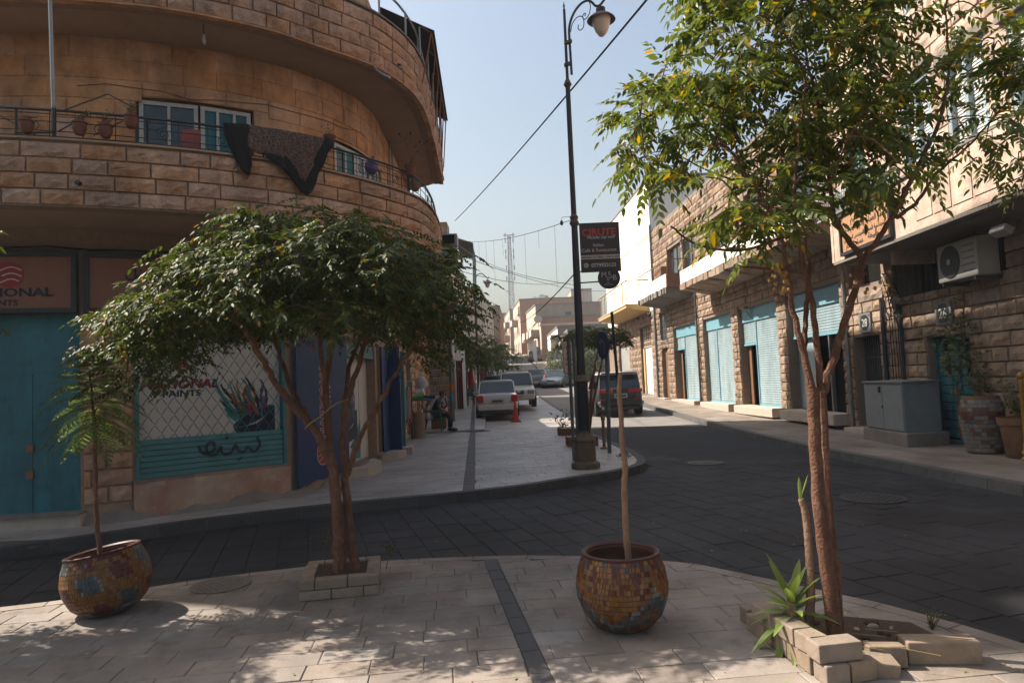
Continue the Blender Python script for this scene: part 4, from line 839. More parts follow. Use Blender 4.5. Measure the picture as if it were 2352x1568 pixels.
# --- building with doors 26 and 28
BA = thing('stone_building', 'salmon stone building with door plaques 26 and 28 and an overhanging upper storey', 'building', (9, 12, 0))
opA = [op(13.98, 12.55, 0, 2.12, .25), op(17.05, 15.75, .12, 2.32, .3), op(15.0, 11.4, 3.05, 3.85, .6), op(17.15, 15.5, 3.55, 4.3, .25)]
ribbon(WR, RS(17.35), RS(2), -.02, 4.6, opA).build('ground_floor_wall', M['mortarR'], BA)
itA = stones(WR, RS(17.35), RS(2), .02, 3.9, .262, .32, .62, opA, proud=.045, rough=.02, gap=.016)
itA.sort(key=lambda t: t[0]); flush(BA, itA, 170, 'stone', M['stoneR'], 'wall_stone')
yE = 15.3
ribbon(WB, RS(yE), RS(2), 3.95, 4.98, cap=True, thick=.18).build('balcony_parapet', M['wallpink'], BA)
b = MB(); a0 = WB.pt(RS(yE), 0); 
for (ya, yb) in ((yE, 12), (12, 9), (9, 5.5), (5.5, 2)):
    p0, p1 = WB.pt(RS(ya), 0, -.18), WB.pt(RS(yb), 0, -.18); q0, q1 = WR.pt(RS(ya), 0), WR.pt(RS(yb), 0)
    b.hexa([(p0.x, p0.y, 3.87), (p1.x, p1.y, 3.87), (q1.x, q1.y, 3.87), (q0.x, q0.y, 3.87), (p0.x, p0.y, 4.05), (p1.x, p1.y, 4.05), (q1.x, q1.y, 4.05), (q0.x, q0.y, 4.05)])
b.build('overhang_slab', M['conc'], BA)
F = RF(yE, 13, WB); MB().hexa([(7.36, yE+.01, 3.95), (8.55, yE+.01, 3.95), (8.55, yE+.12, 3.95), (7.36, yE+.12, 3.95), (7.36, yE+.01, 4.98), (8.55, yE+.01, 4.98), (8.55, yE+.12, 4.98), (7.36, yE+.12, 4.98)]).build('parapet_end', M['wallpink'], BA)
F = RF(yE, 2, WB); MB().fbox(F, -.03, F.len, 3.885, 3.95, -.2, .02).build('lower_moulding', M['conc'], BA); MB().fbox(F, -.03, F.len, 4.98, 5.03, -.2, .05).build('coping', M['conc'], BA)
for k in range(9):
    y0 = 12.0-k*.55; F = RF(y0, y0-.53, WB); MB().fbox(F, 0.01, F.len-.01, 4.12, 4.96, .0, .014).build('facing_panel', M['wallpink'], BA)
# upper storeys
opU = [op(12.55, 11.6, 5.12, 6.75, .16), op(11.15, 10.15, 5.02, 6.6, .16), op(9.6, 7.6, 4.99, 6.5, .16), op(12.2, 11.2, 8.0, 9.6, .16), op(9.7, 8.2, 8.0, 9.6, .16)]
UP = Path(np.array([(p[0]-.95, p[1]) for p in WRP], float))
def US(y): return RS(y)
ribbon(UP, RS(13.6), RS(1.5), 4.9, 11.4, opU).build('upper_wall', M['stoneR'], BA)
itU = stones(UP, RS(13.6), RS(3), 4.95, 11.3, .30, .4, .75, opU, proud=.03, rough=.018, gap=.014); itU.sort(key=lambda t: t[0]); flush(BA, itU, 130, 'facing_stone', M['wallpink'], 'upper_facing_stone')
ribbon(WR, RS(17.35), RS(13.4), 4.6, 11.4, [op(15.5, 14.3, 5.0, 7.1, .2), op(16.9, 15.9, 5.3, 7.0, .2)]).build('recessed_upper_wall', M['wallpink'], BA)
b = MB(); b.box((9.2, 13.63, 7.5), (3.0, .1, 7.8)); b.build('return_wall', M['wallpink'], BA)
b = MB(); b.prism([(9.5, 1.5), (13, 1.5), (13, 17.3), (9.6, 17.3)], 0, 11.35); b.build('building_core', M['conc'], BA)
b = MB(); b.prism([(6.9, 1.0), (13, 1.0), (13, 17.45), (7.9, 17.45), (7.5, 13.7), (7.0, 13.6)], 11.35, 11.55); b.build('roof_slab', M['conc'], BA)
def rollwin(y0, y1, z0, z1):
    F = RF(y0, y1, UP); L_ = F.len; fo = MB(); fo.fbox(F, 0, .09, z0, z1, -.14, .01); fo.fbox(F, L_-.09, L_, z0, z1, -.14, .01); fo.fbox(F, .09, L_-.09, z1-.12, z1, -.14, .01); fo.fbox(F, L_/2-.045, L_/2+.045, z0, z1-.12, -.13, .005); w_ = fo.build('window_frame', M['skys'], BA)
    for (a, c) in ((.09, L_/2-.045), (L_/2+.045, L_-.09)):
        s_ = MB(); n_ = int((z1-.12-z0)/.055)
        for k in range(n_): v = z0+(z1-.12-z0)*k/n_; s_.hexa([F(a, v, -.075), F(c, v, -.075), F(c, v, -.11), F(a, v, -.11), F(a, v+.05, -.088), F(c, v+.05, -.088), F(c, v+.05, -.11), F(a, v+.05, -.11)])
        s_.build('roller_blind', M['whitep'], w_)
for (a, c, d, e) in ((12.55, 11.6, 5.12, 6.75), (11.15, 10.15, 5.02, 6.6), (9.6, 7.6, 4.99, 6.5), (12.2, 11.2, 8.0, 9.6), (9.7, 8.2, 8.0, 9.6)): rollwin(a, c, d, e); 
for (a, c, d, e) in ((12.55, 11.6, 6.75, 6.9), (11.15, 10.15, 6.6, 6.75), (9.6, 7.6, 6.5, 6.65)): F = RF(a, c, UP); MB().fbox(F, -.15, F.len+.15, d, e, .02, .10).build('window_lintel', M['conc'], BA)
F = RF(15.5, 14.3); window(BA, F, 0, F.len, 5.0, 7.1, -.15, cols=2, frame='sky', pane='glass')
F = RF(16.9, 15.9); window(BA, F, 0, F.len, 5.3, 7.0, -.15, cols=2, frame='sky', pane='glass')
# pale railings between the two buildings at balcony level
b = MB()
F = RF(16.4, 14.3, WB)
for i in range(22): u = F.len*i/21; b.tube([F(u, 5.05, -.1), F(u, 6.0 if i < 9 else 5.6, -.1)], .010, 4)
for v in (5.08, 5.6): b.tube([F(0, v, -.1), F(F.len, v, -.1)], .015, 4)
b.tube([F(0, 6.0, -.1), F(.8, 6.0, -.1)], .015, 4); b.build('pale_railing', M['whitep'], BA)
# lattice railing above parapet, pale blue
F = RF(15.2, 12.8, WB); b = MB()
for i in range(9): u = F.len*i/8; b.tube([F(u, 5.0, -.05), F(u, 5.45, -.05)], .012, 4); 
for i in range(8): u = F.len*i/8; u2 = F.len*(i+1)/8; b.tube([F(u, 5.02, -.05), F(u2, 5.43, -.05)], .008, 4); b.tube([F(u, 5.43, -.05), F(u2, 5.02, -.05)], .008, 4)
b.tube([F(0, 5.45, -.05), F(F.len, 5.45, -.05)], .014, 4); b.build('lattice_railing', M['sky'], BA)
# doors
F = RF(13.98, 12.55); D_ = MB(); D_.fbox(F, 0, F.len, 0, 2.1, -.24, -.22); dr = D_.build('door_backing', M['dark'], BA)
b = MB(); L_ = F.len
for u in (.02, L_*.5-.03, L_*.5+.03, L_-.04): b.fbox(F, u-.025, u+.025, .02, 2.1, -.2, -.14)
for v in (.04, 2.06): b.fbox(F, 0, L_, v-.03, v+.03, -.2, -.145)
b.build('gate_frame', M['teal'], dr)
for half in (0, 1):
    u0 = .06+half*(L_*.5); u1 = L_*.5-.07+half*(L_*.5-.03)
    for r_ in range(11):
        for c_ in range(3):
            a = u0+(u1-u0)*c_/3+.008; e = u0+(u1-u0)*(c_+1)/3-.008; v = .12+r_*.172
            if r_ >= 7 and c_ == 1: continue
            MB().fbox(F, a, e, v+.008, v+.16, -.19, -.175).build('gate_panel', M['teal'], dr)
[MB().fbox(F, a, a+.04, .98, 1.06, -.17, -.15).build('handle', M['gold'], dr) for a in (.42, .53)]
F = RF(17.05, 15.75); b = MB(); b.fbox(F, 0, F.len, .12, 2.32, -.3, -.27); d2 = b.build('dark_doorway', M['dark'], BA)
b = MB()
for i in range(12): u = .06+(F.len-.12)*i/11; b.tube([F(u, .14, -.22), F(u, 2.3, -.22)], .009, 4)
for v in (.6, 1.2, 1.8): b.tube([F(0, v, -.22), F(F.len, v, -.22)], .01, 4)
b.build('iron_grille', M['iron'], d2); b = MB(); b.fbox(F, F.len-.3, F.len-.22, 1.0, 1.2, -.2, -.17); b.build('handle', M['metal'], d2)
MB().fbox(F, -.1, F.len+.1, -.01, .1, -.1, .35).build('door_step', M['concl'], BA)
F = RF(15.0, 11.4); MB().fbox(F, 0, F.len, 3.05, 3.85, -.58, -.55).build('dark_recess', M['dark'], BA)
b = MB()
for i in range(20): u = F.len*i/19; b.tube([F(u, 3.06, -.03), F(u, 3.84, -.03)], .008, 4)
b.build('window_bars', M['iron'], BA); 
F = RF(17.15, 15.5); MB().fbox(F, 0, F.len, 3.55, 4.3, -.24, -.2).build('window_pane', M['glass'], BA); MB().fbox(F, 0, .5, 3.57, 4.28, -.18, -.12).build('brown_shutter', M['wood'], BA); MB().fbox(F, F.len-.3, F.len-.05, 3.57, 4.28, -.18, -.12).build('grey_shutter', M['farg'], BA)
# number plaques
for (yf, yn, z0, z1, num, lab) in ((16.57, 16.02, 2.40, 2.86, '28', 'stone number plaque reading 28 over the barred doorway'), (13.48, 12.96, 2.33, 2.78, '26', 'stone number plaque reading 26 over the green gate')):
    F = RF(yf, yn); t = thing('number_plaque', lab, 'plaque', F(0, z0, .08)); u0, u1 = 0, F.len; MB().fbox(F, u0, u1, z0, z1, .04, .085).build('stone_slab', M['greyp'], t)
    b = MB(); cu = F.len/2; cv = (z0+z1)/2; P_ = [(cu+.21*math.cos(a)*1.05, cv+.20*math.sin(a)) for a in np.linspace(0, 2*math.pi, 9)[:-1]+math.pi/8]; b.fprism(F, P_, .085, .09); b.build('dark_field', M['black'], t)
    for (du, dv) in ((-1, -1), (1, -1), (-1, 1), (1, 1)): MB().fbox(F, cu+du*.205-.035, cu+du*.205+.035, cv+dv*.17-.035, cv+dv*.17+.035, .085, .093).build('corner_tile', M['mosW'], t)
    text(num, 'numerals', M['whitept'], t, F, cu, cv-.095, .0915, .27)
# architect office signboard on the parapet
F = RF(14.86, 12.74, WB); t = thing('signboard', 'orange office signboard with dark handwritten Arabic lines on the overhanging balcony', 'sign', F(0, 4, .1)); L_ = F.len
MB().fbox(F, .06, L_-.06, 4.07, 4.86, .03, .05).build('sign_face', mat('sign_orange', (.62, .33, .17), rough=.6, scale=20, bump=.02), t)
b = MB(); b.fbox(F, 0, L_, 4.0, 4.07, .02, .09); b.fbox(F, 0, L_, 4.86, 4.92, .02, .09); b.fbox(F, 0, .06, 4.07, 4.86, .02, .09); b.fbox(F, L_-.06, L_, 4.07, 4.86, .02, .09); b.build('sign_frame', M['black'], t)
AR = lambda s: s
text('\uFEE2\uFEF4\uFEE4\uFEBC\uFE98\uFEE0\uFEDF \uFE80\uFE8E\uFEE8\uFE91', 'lettering', M['navy'], t, F, 1.02, 4.66, .052, .19, bold=.003, sx=1.1)
text('\uFEF2\uFEE0\uFEA7\uFEAA\uFEDF \uFEE2\uFEF4\uFEE4\uFEBC\uFE98\uFEDF\uFE8D\uFEED \uFE93\uFEAD\uFE8E\uFEE4\uFECC\uFEDF\uFE8D \uFE94\uFEB3\uFEAA\uFEE8\uFEEB', 'lettering', M['navy'], t, F, 1.05, 4.49, .052, .155, bold=.003, sx=1.05)
text('\uFE94\uFEF3\uFEAD\uFE8E\uFEE4\uFECC\uFEE4\uFEDF\uFE8D \uFE94\uFEB3\uFEAA\uFEE8\uFEEC\uFEE4\uFEDF\uFE8D', 'lettering', M['navy'], t, F, 1.45, 4.31, .052, .12, bold=.002); text('\uFE94\uFEC4\uFEF4\uFEF4\uFEE0\uFEA0 \uFEAF\uFEAD', 'lettering', M['navy'], t, F, 1.5, 4.16, .052, .155, bold=.003)
text('\uFEF1\uFEAD\uFE8E\uFEE4\uFECC\uFEE4\uFEDF\uFE8D \uFEB1\uFEAA\uFEE8\uFEEC\uFEE4\uFEDF\uFE8D', 'lettering', M['navy'], t, F, .6, 4.30, .052, .12, bold=.002); text('\uFEE1\uFEFC\uFEB4\uFEDF\uFE8D \uFEE1\uFE8E\uFEBC\uFECB', 'lettering', M['navy'], t, F, .62, 4.14, .052, .155, bold=.003)
# air conditioner, flood lamp, pipes, cables
F = RF(12.57, 11.38); t = thing('air_conditioner', 'white air conditioner box with round black fan hung under the overhang by plaque 26', 'air conditioner', F(0, 3.05, .1)); L_ = F.len
MB().fbox(F, .02, L_-.02, 3.05, 3.72, .12, .5).build('casing', M['acw'], t, bevel=.02); c = F(.42, 3.39, .505)
Mf = Matrix((F.u, F.v, F.n)).transposed(); b = MB(); b.lathe(c, [(.29, 0), (.29, .012), (.26, .014)], 28, M=Mf); b.build('fan_ring', M['plastic'], t); b = MB(); b.lathe(c, [(.055, .0), (.055, .03)], 14, M=Mf); b.build('fan_hub', M['acw'], t)
b = MB()
for k in range(5): b.fbox(F, .78+k*.001, L_-.08, 3.15+k*.11, 3.18+k*.11, .5, .506)
b.build('side_louvre', M['greyp'], t); [MB().fbox(F, a, a+.04, 2.98, 3.05, 0, .48).build('wall_bracket', M['iron'], t) for a in (.1, L_-.16)]
q = at(2300, 530, 10.3); t = thing('flood_lamp', 'small pale flood lamp fixed under the overhang above the air conditioner', 'lamp', q); b = MB(); b.box(q, (.16, .32, .12), tilt=(0, .5)); b.build('lamp_housing', M['acw'], t, bevel=.01); MB().tube([q+Vector((0, 0, .06)), q+Vector((.1, 0, .2))], .012, 5).build('bracket', M['iron'], t)
def pipe(pts, r, m, label, cat='pipe'): o = MB().tube(pts, r, 8).build('wall_pipe', M[m]); return tag(o, label, cat)
sY = RS
pipe([WR.pt(sY(17.22), .05, .1), WR.pt(sY(17.22), 4.0, .1)], .05, 'metal', 'grey downpipe on the pier between the last blue shutter and door 28')
pipe([WR.pt(sY(15.45), .0, .1), WR.pt(sY(15.45), 3.1, .1)], .05, 'black', 'thick black pipe rising left of the grey electrical cabinet')
pipe([WR.pt(sY(14.75), .0, .09), WR.pt(sY(14.75), 2.9, .09)], .038, 'black', 'black pipe rising behind the grey electrical cabinet')
b = MB()
for k, dx in enumerate((0, .06, .13, .2)): s = sY(15.2-dx*1.6); b.tube([WR.pt(s, .2, .07), WR.pt(s+.02*math.sin(k), 1.6, .08), WR.pt(s-.03, 2.7+.1*k, .07)], .010, 5)
for k in range(7):
    s = sY(15.25-.1*k); pts = [WR.pt(s, 2.6, .1)]; a = rnd.uniform(0, 6)
    for i in range(12): pts.append(WR.pt(s+.25*math.sin(a+i*.7)*(.5+k*.07), 2.75+.07*i+.12*math.cos(a+i*.9), .12+.03*(k % 3)))
    b.tube(crv(pts, 3), .010, 4)
b.tube(crv([WR.pt(sY(15.0), 2.9, .1), WR.pt(sY(14.7), 2.2, .1), WR.pt(sY(14.2), 2.12, .1), WR.pt(sY(13.5), 2.16, .08)], 5), .014, 5)
o = b.build('cable_tangle', M['wire']); tag(o, 'tangle of black cables on the wall between plaques 28 and 26', 'cables')
# electrical cabinet
t = thing('electrical_cabinet', 'grey street electrical cabinet on a rough concrete base before the stone wall', 'cabinet', (8.0, 14.2, 0))
b = MB(); b.prism([(7.52, 13.25), (8.42, 13.35), (8.42, 15.0), (7.62, 15.1)], -.02, .27); b.build('concrete_base', M['conc'], t, bevel=.03)
b = MB(); b.prism([(7.56, 13.34), (8.32, 13.42), (8.32, 14.86), (7.62, 14.9)], .27, 1.24); b.build('cabinet_body', M['cabinet'], t, bevel=.008)
FC = Fr((7.62, 14.9, 0), Vector((7.56, 13.34, 0))-Vector((7.62, 14.9, 0)), Vector((-1, -.04, 0))); Lc = 1.561
MB().fbox(FC, .02, Lc*.5-.008, .30, 1.19, .003, .02).build('cabinet_door', M['cabinet'], t); MB().fbox(FC, Lc*.5+.008, Lc-.02, .30, 1.19, .003, .02).build('cabinet_door', M['cabinet'], t)
MB().prism([(7.53, 13.31), (8.35, 13.39), (8.35, 14.9), (7.58, 14.93)], 1.24, 1.27).build('cabinet_lid', M['cabinet'], t)
b = MB(); b.fbox(FC, Lc*.5-.12, Lc*.5-.06, 1.04, 1.16, .02, .05); b.fbox(FC, Lc*.5-.03, Lc*.5+.01, .72, .77, .02, .04); b.build('latch', M['black'], t)
# plants beside the gate 26
t = thing('mosaic_planter', 'tall pale mosaic urn beside the green gate 26 with dark plant', 'planter', (8.0, 12.1, 0)); q = gnd(2262, 1040); q = Vector((q.x, q.y, 0)); b = MB(); b.lathe(q, [(.24, 0), (.26, .02), (.33, .45), (.35, .7), (.29, .96), (.27, 1.0), (.24, .96), (.001, .94)], 24); b.build('urn', M['mosG'], t, smooth=True)
def tess(parent, c, prof, rows, aspect, pick, gap=.1, th=.006, nmax=300, name='tessera', tiltM=None, r=random.Random(4)):
    c = Vector(c); L_ = [0]
    for (r0, z0), (r1, z1) in zip(prof, prof[1:]): L_.append(L_[-1]+math.hypot(r1-r0, z1-z0))
    T = L_[-1]
    def P_(t_, a, off=0):
        for i in range(len(prof)-1):
            if t_ <= L_[i+1]+1e-9:
                k = (t_-L_[i])/(L_[i+1]-L_[i]); r_ = prof[i][0]+(prof[i+1][0]-prof[i][0])*k; z = prof[i][1]+(prof[i+1][1]-prof[i][1])*k; dr = prof[i+1][0]-prof[i][0]; dz = prof[i+1][1]-prof[i][1]; q_ = math.hypot(dr, dz); nr, nz = dz/q_, -dr/q_; r_ += nr*off; v = Vector((r_*math.cos(a), r_*math.sin(a), z+nz*off)); return c+(tiltM @ v if tiltM else v)
    h = T/rows; items = {}
    for k in range(rows):
        tm = (k+.5)*h; rr = (P_(tm, 0)-c); rad_ = max(.05, lerp([(L_[i], prof[i][0]) for i in range(len(prof))])(tm)); n_ = max(10, int(2*math.pi*rad_/(h*aspect))); off_ = r.random()
        a = off_
        while a < off_+2*math.pi-.02:
            w_ = 2*math.pi/n_*r.uniform(.7, 1.4); a1 = min(a+w_, off_+2*math.pi); g_ = .10*h/rad_; t0 = k*h+.06*h+r.uniform(0, .05)*h; t1 = (k+1)*h-.06*h; mcol = pick((a+a1)/2, (k+.5)/rows)
            o_ = th*r.uniform(.7, 1.2); A = [P_(t0, a+g_*.5, o_), P_(t0, a1-g_*.5, o_), P_(t1, a1-g_*.5, o_), P_(t1, a+g_*.5, o_)]; B = [P_(t0, a+g_*.5), P_(t0, a1-g_*.5), P_(t1, a1-g_*.5), P_(t1, a+g_*.5)]
            nrm = (A[1]-A[0]).cross(A[3]-A[0]); face = nrm.dot(EYE-A[0]); m_ = (A[0]+A[2])/2; key = (m_-EYE).length+(0 if face > 0 else 50)
            items.setdefault(mcol, []).append((key, A+B, [(0, 1, 2, 3), (1, 0, 4, 5), (2, 1, 5, 6), (3, 2, 6, 7), (0, 3, 7, 4)])); a = a1
    allk = sorted(k_[0] for v in items.values() for k_ in v); cut = allk[min(nmax, len(allk))-1]
    for mcol, v in items.items():
        v.sort(key=lambda x: x[0]); n_ = sum(1 for x in v if x[0] < cut); flush(parent, v, n_, name, M[mcol], 'tessera_field')
prof = [(.265, .04), (.33, .45), (.35, .7), (.295, .94)]
tess(t, q, prof, 13, 1.3, lambda a, k: ('mosR' if abs(k-.72-.05*math.sin(a*5)) < .06 else ('mosB' if abs(k-.6) < .06 and math.sin(a*4) > .2 else ('mosG' if rnd.random() < .2 else 'mosW'))), nmax=80)
sprig(t, q+Vector((0, 0, .95)), 14, .8, seed=31, spread=.6, leaf=.09)
q = gnd(2330, 1052); q = Vector((q.x+.12, q.y, 0)); t = pot('planter', 'large dark terracotta pot at the right edge beside the mosaic urn', 'planter', q, .30, .66, 'wood'); sprig(t, q+Vector((0, 0, .65)), 16, .6, seed=33, spread=1.0, leaf=.08)
q = gnd(2205, 1025); q = Vector((8.1, 12.75, 0)); t = thing('climbing_plant', 'tall dark leafy plant climbing in front of the right gate leaf', 'plant', q); b = MB(); b.tube(crv([q+Vector((.0, -.2, .2)), q+Vector((.05, -.15, 1.2)), q+Vector((.15, -.25, 1.9)), q+Vector((.2, -.3, 2.9))], 5), .015, 5); b.build('stem', M['bark'], t); lf = MB(); r_ = random.Random(5)
for i in range(420):
    z = r_.gauss(1.95, .38); rr = .34*math.exp(-((z-1.95)/.6)**2)+.08; p = q+Vector((.12+r_.gauss(0, rr*.6), -.22+r_.gauss(0, rr*.6), z)); u = Vector((r_.uniform(-1, 1), r_.uniform(-1, 1), r_.uniform(-1, .3))).normalized()*.11; v = u.orthogonal().normalized()*.03; lf.add([p, p+u*.5+v, p+u, p+u*.5-v], [(0, 1, 2, 3)])
lf.build('foliage', LF['left'], t, kind='stuff')
q = at(2345, 880, 10.9); t = thing('gold_post', 'ornate gold painted post at the right edge of the pavement', 'post', (q.x, q.y, 0)); b = MB(); x, y = q.x, q.y
b.lathe((x, y, 0), [(.08, 0), (.08, .03), (.04, .07), (.07, .12), (.04, .18), (.05, .24), (.03, .3)], 14); b.build('post_base', M['gold'], t, smooth=True); MB().lathe((x, y, .3), [(.03, 0), (.033, .02), (.028, .9), (.04, .93), (.03, .98)], 12).build('post_shaft', M['gold'], t, smooth=True); MB().ell((x, y, 1.34), (.05, .05, .06), 12, 8).build('post_finial', M['gold'], t, smooth=True)

# --- row of four blue shuttered shops
BB = thing('shop_row', 'cream stone row of four shops with pale blue roller shutters and balconies above', 'building', (9, 25, 0))
shops = [(33.15, 29.7), (28.7, 25.45), (24.75, 21.5), (20.8, 17.6)]
opB = [op(a, c, .38, 3.82, .28) for a, c in shops]+[op(35.5, 34.2, 3.32, 4.75, .15), op(35.45, 34.33, .40, 2.93, .22)]
ribbon(WR, RS(36.3), RS(17.35), -.1, 5.1, opB).build('ground_floor_wall', M['mortarR'], BB)
itB = stones(WR, RS(36.3), RS(17.35), .1, 5.05, .275, .36, .7, opB, proud=.05, rough=.022, gap=.018); itB.sort(key=lambda t: t[0]); flush(BB, itB, 220, 'stone', M['stoneR'], 'wall_stone')
opB2 = [op(33.5, 31.25, 5.7, 7.72, .2), op(31.0, 29.2, 5.7, 7.72, .2), op(27.3, 25.4, 5.9, 7.7, .2), op(23.6, 21.9, 5.9, 7.7, .2), op(20.3, 18.6, 5.7, 7.9, .2)]
ribbon(WR, RS(36.3), RS(17.35), 5.1, 9.25, opB2).build('first_floor_wall', M['mortarR'], BB)
itB = stones(WR, RS(36.3), RS(17.35), 5.2, 9.2, .33, .45, .9, opB2, proud=.045, rough=.03, gap=.018); itB.sort(key=lambda t: t[0]); flush(BB, itB, 70, 'facing_stone', M['stoneR'], 'upper_facing_stone')
for (a, c, m_) in ((33.5, 31.25, 'glass'), (31.0, 29.2, 'glass'), (27.3, 25.4, 'glass'), (23.6, 21.9, 'glass'), (20.3, 18.6, 'glass')): F = RF(a, c); window(BB, F, 0, F.len, 5.9, 7.7, -.16, cols=2, frame='brownp', pane=m_)
b = MB(); b.prism([(9.9, 17.4), (14, 17.4), (14, 36.3), (9.3, 36.3)], 0, 9.2); b.build('building_core', M['conc'], BB)
b = MB(); b.prism([(8.5, 17.36), (14, 17.36), (14, 36.35), (7.75, 36.35), (8.3, 23)], 9.2, 9.35); b.build('roof_slab', M['conc'], BB)
def shop(i, ya, yc, split, open_):
    F = RF(ya, yc); L_ = F.len; b = MB(); b.fbox(F, 0, L_, 3.33, 3.82, -.22, -.10); b.build('fascia_panel', M['sky'], BB)
    MB().fbox(F, 0, L_, .2, 3.8, -.9, -.86).build('dark_interior', M['dark'], BB); MB().fbox(F, -.02, L_+.02, .10, .375, -.12, .30+.04*i).build('shop_step', M['concl'], BB, bevel=.02)
    MB().fbox(F, -.02, L_+.02, .3755, .39, -.2, .27+.04*i).build('step_slab', M['concl'], BB)
    def leaf(u0, u1, v0):
        s = MB(); n_ = int((3.33-v0)/.075)
        for k in range(n_): v = v0+(3.33-v0)*k/n_; d = (3.33-v0)/n_; s.hexa([F(u0, v, -.155), F(u1, v, -.155), F(u1, v, -.2), F(u0, v, -.2), F(u0, v+d*.8, -.135), F(u1, v+d*.8, -.135), F(u1, v+d*.8, -.2), F(u0, v+d*.8, -.2)]); s.add([F(u0, v+d*.8, -.135), F(u1, v+d*.8, -.135), F(u1, v+d, -.155), F(u0, v+d, -.155)], [(0, 1, 2, 3)])
        o = s.build('roller_shutter', M['skys'], BB); MB().fbox(F, u0, u1, v0-.07, v0, -.2, -.125).build('shutter_foot', M['sky'], BB)
    if split:
        um = L_*split; leaf(.02, um-.03, open_); leaf(um+.03, L_-.02, .46); MB().fbox(F, um-.03, um+.03, .38, 3.33, -.2, -.115).build('centre_post', M['sky'], BB)
        if open_ > 1: MB().fbox(F, .05, .30, .40, 2.6, -.32, -.27).build('wooden_inner_door', M['wood'], BB)
    else: leaf(.02, L_-.02, open_)
shop(0, 33.15, 29.7, .36, 2.8); shop(1, 28.7, 25.45, .36, .46); shop(2, 24.75, 21.5, .36, 2.56); shop(3, 20.8, 17.6, None, 2.56)
F = RF(20.8, 17.6)
MB().fbox(F, 0, 1.28, .40, 2.5, -.30, -.26).build('side_shutter', M['skys'], BB)
b = MB(); b.fbox(F, 1.28, 1.34, .4, 2.5, -.25, -.15); b.fbox(F, 2.1, 2.16, .4, 2.5, -.25, -.15); b.build('door_post', M['metal'], BB)
F = RF(24.75, 21.5); q = F(.85, 3.78, .1); t = thing('wall_lamp', 'small round lamp on the third blue fascia counting from the far end', 'lamp', q); MB().ell(q, (.12, .16, .09), 10, 6).build('lamp_head', M['conc'], t); MB().tube([q, F(.95, 3.45, -.08)], .015, 5).build('arm', M['iron'], t)
F = RF(35.5, 34.2); window(BB, F, 0, F.len, 3.32, 4.75, -.12, cols=3, rows=5, frame='greyp', pane='farwin', fw=.03, mull=.025); MB().fbox(F, -.05, F.len+.05, 3.24, 3.32, -.1, .1).build('sill', M['conc'], BB)
F = RF(35.45, 34.33); MB().fbox(F, 0, F.len, .40, 2.93, -.2, -.15).build('brown_door', M['wood'], BB); MB().fbox(F, F.len*.5, F.len-.02, .42, 2.9, -.148, -.13).build('grey_door_leaf', M['greyp'], BB)
b = MB()
for k in range(3): b.fbox(F, F.len*.66, F.len*.92, 1.55+k*.3, 1.8+k*.3, -.128, -.12)
b.build('door_glazing', M['black'], BB); MB().fbox(F, -.1, F.len+.1, .1, .4, -.15, .35).build('door_step', M['concl'], BB)
pipe([WR.pt(RS(29.25), .1, .12), WR.pt(RS(29.25), 5.2, .12)], .045, 'iron', 'dark pipe between the first and second blue shuttered shops')
pipe([WR.pt(RS(36.2), .2, .12), WR.pt(RS(36.2), 9.6, .12)], .06, 'greyp', 'grey downpipe at the joint of the white building and the stone row')
# balcony with shaggy slab edge
def balcony(parent, ya, yc, z0, z1, wd, mslab, mface, mend, zr=None, slab=.22, rough=True, endy=True):
    n_ = 26; b = MB(); r_ = random.Random(int(ya*10))
    for i in range(n_):
        y0 = ya+(yc-ya)*i/n_; y1 = ya+(yc-ya)*(i+1)/n_; w0 = wd+r_.uniform(0, .09 if rough else 0); p0, p1 = WR.pt(RS(y0), 0, w0), WR.pt(RS(y1), 0, w0); q0, q1 = WR.pt(RS(y0), 0, 0), WR.pt(RS(y1), 0, 0); zb = z0-r_.uniform(0, .06 if rough else 0)
        b.hexa([(q0.x, q0.y, z0-.25), (q1.x, q1.y, z0-.25), (p1.x, p1.y, zb), (p0.x, p0.y, zb), (q0.x, q0.y, z0+slab), (q1.x, q1.y, z0+slab), (p1.x, p1.y, z0+slab), (p0.x, p0.y, z0+slab)])
    b.build('balcony_slab', mslab, parent)
    if mface:
        F = RF(ya, yc); MB().fbox(F, 0, F.len, z0+slab, z1, wd-.14, wd-.0).build('balcony_parapet', mface, parent)
    if mend: F = RF(ya, yc); L_ = F.len; MB().fbox(F, L_, L_+.12, z0+slab-.02, z1+.005, 0, wd+.003).build('balcony_end', mend, parent)
    if zr:
        F = RF(ya, yc); L_ = F.len; b = MB(); n_ = max(3, int(L_/.35))
        for i in range(n_+1): u = L_*i/n_; b.tube([F(u, z1, wd-.07), F(u, zr, wd-.07)], .012, 4)
        for i in range(5): b.tube([F(L_+.05, z1, (wd-.07)*i/4), F(L_+.05, zr, (wd-.07)*i/4)], .012, 4)
        b.tube([F(0, zr, wd-.07), F(L_+.05, zr, wd-.07), F(L_+.05, zr, 0)], .026, 5); b.build('balcony_railing', M['rust'], parent)
balcony(BB, 27.6, 16.5, 4.98, 5.72, 1.22, M['stoneR'], M['white'], M['wallpink'])
balcony(BB, 35.2, 30.0, 5.22, 6.02, 1.15, M['conc'], M['white'], M['brownp'], zr=6.66)
MB().box((7.3, 32.2, 6.25), (.5, 1.4, .7)).build('brown_balcony_chest', M['brownp'], BB)
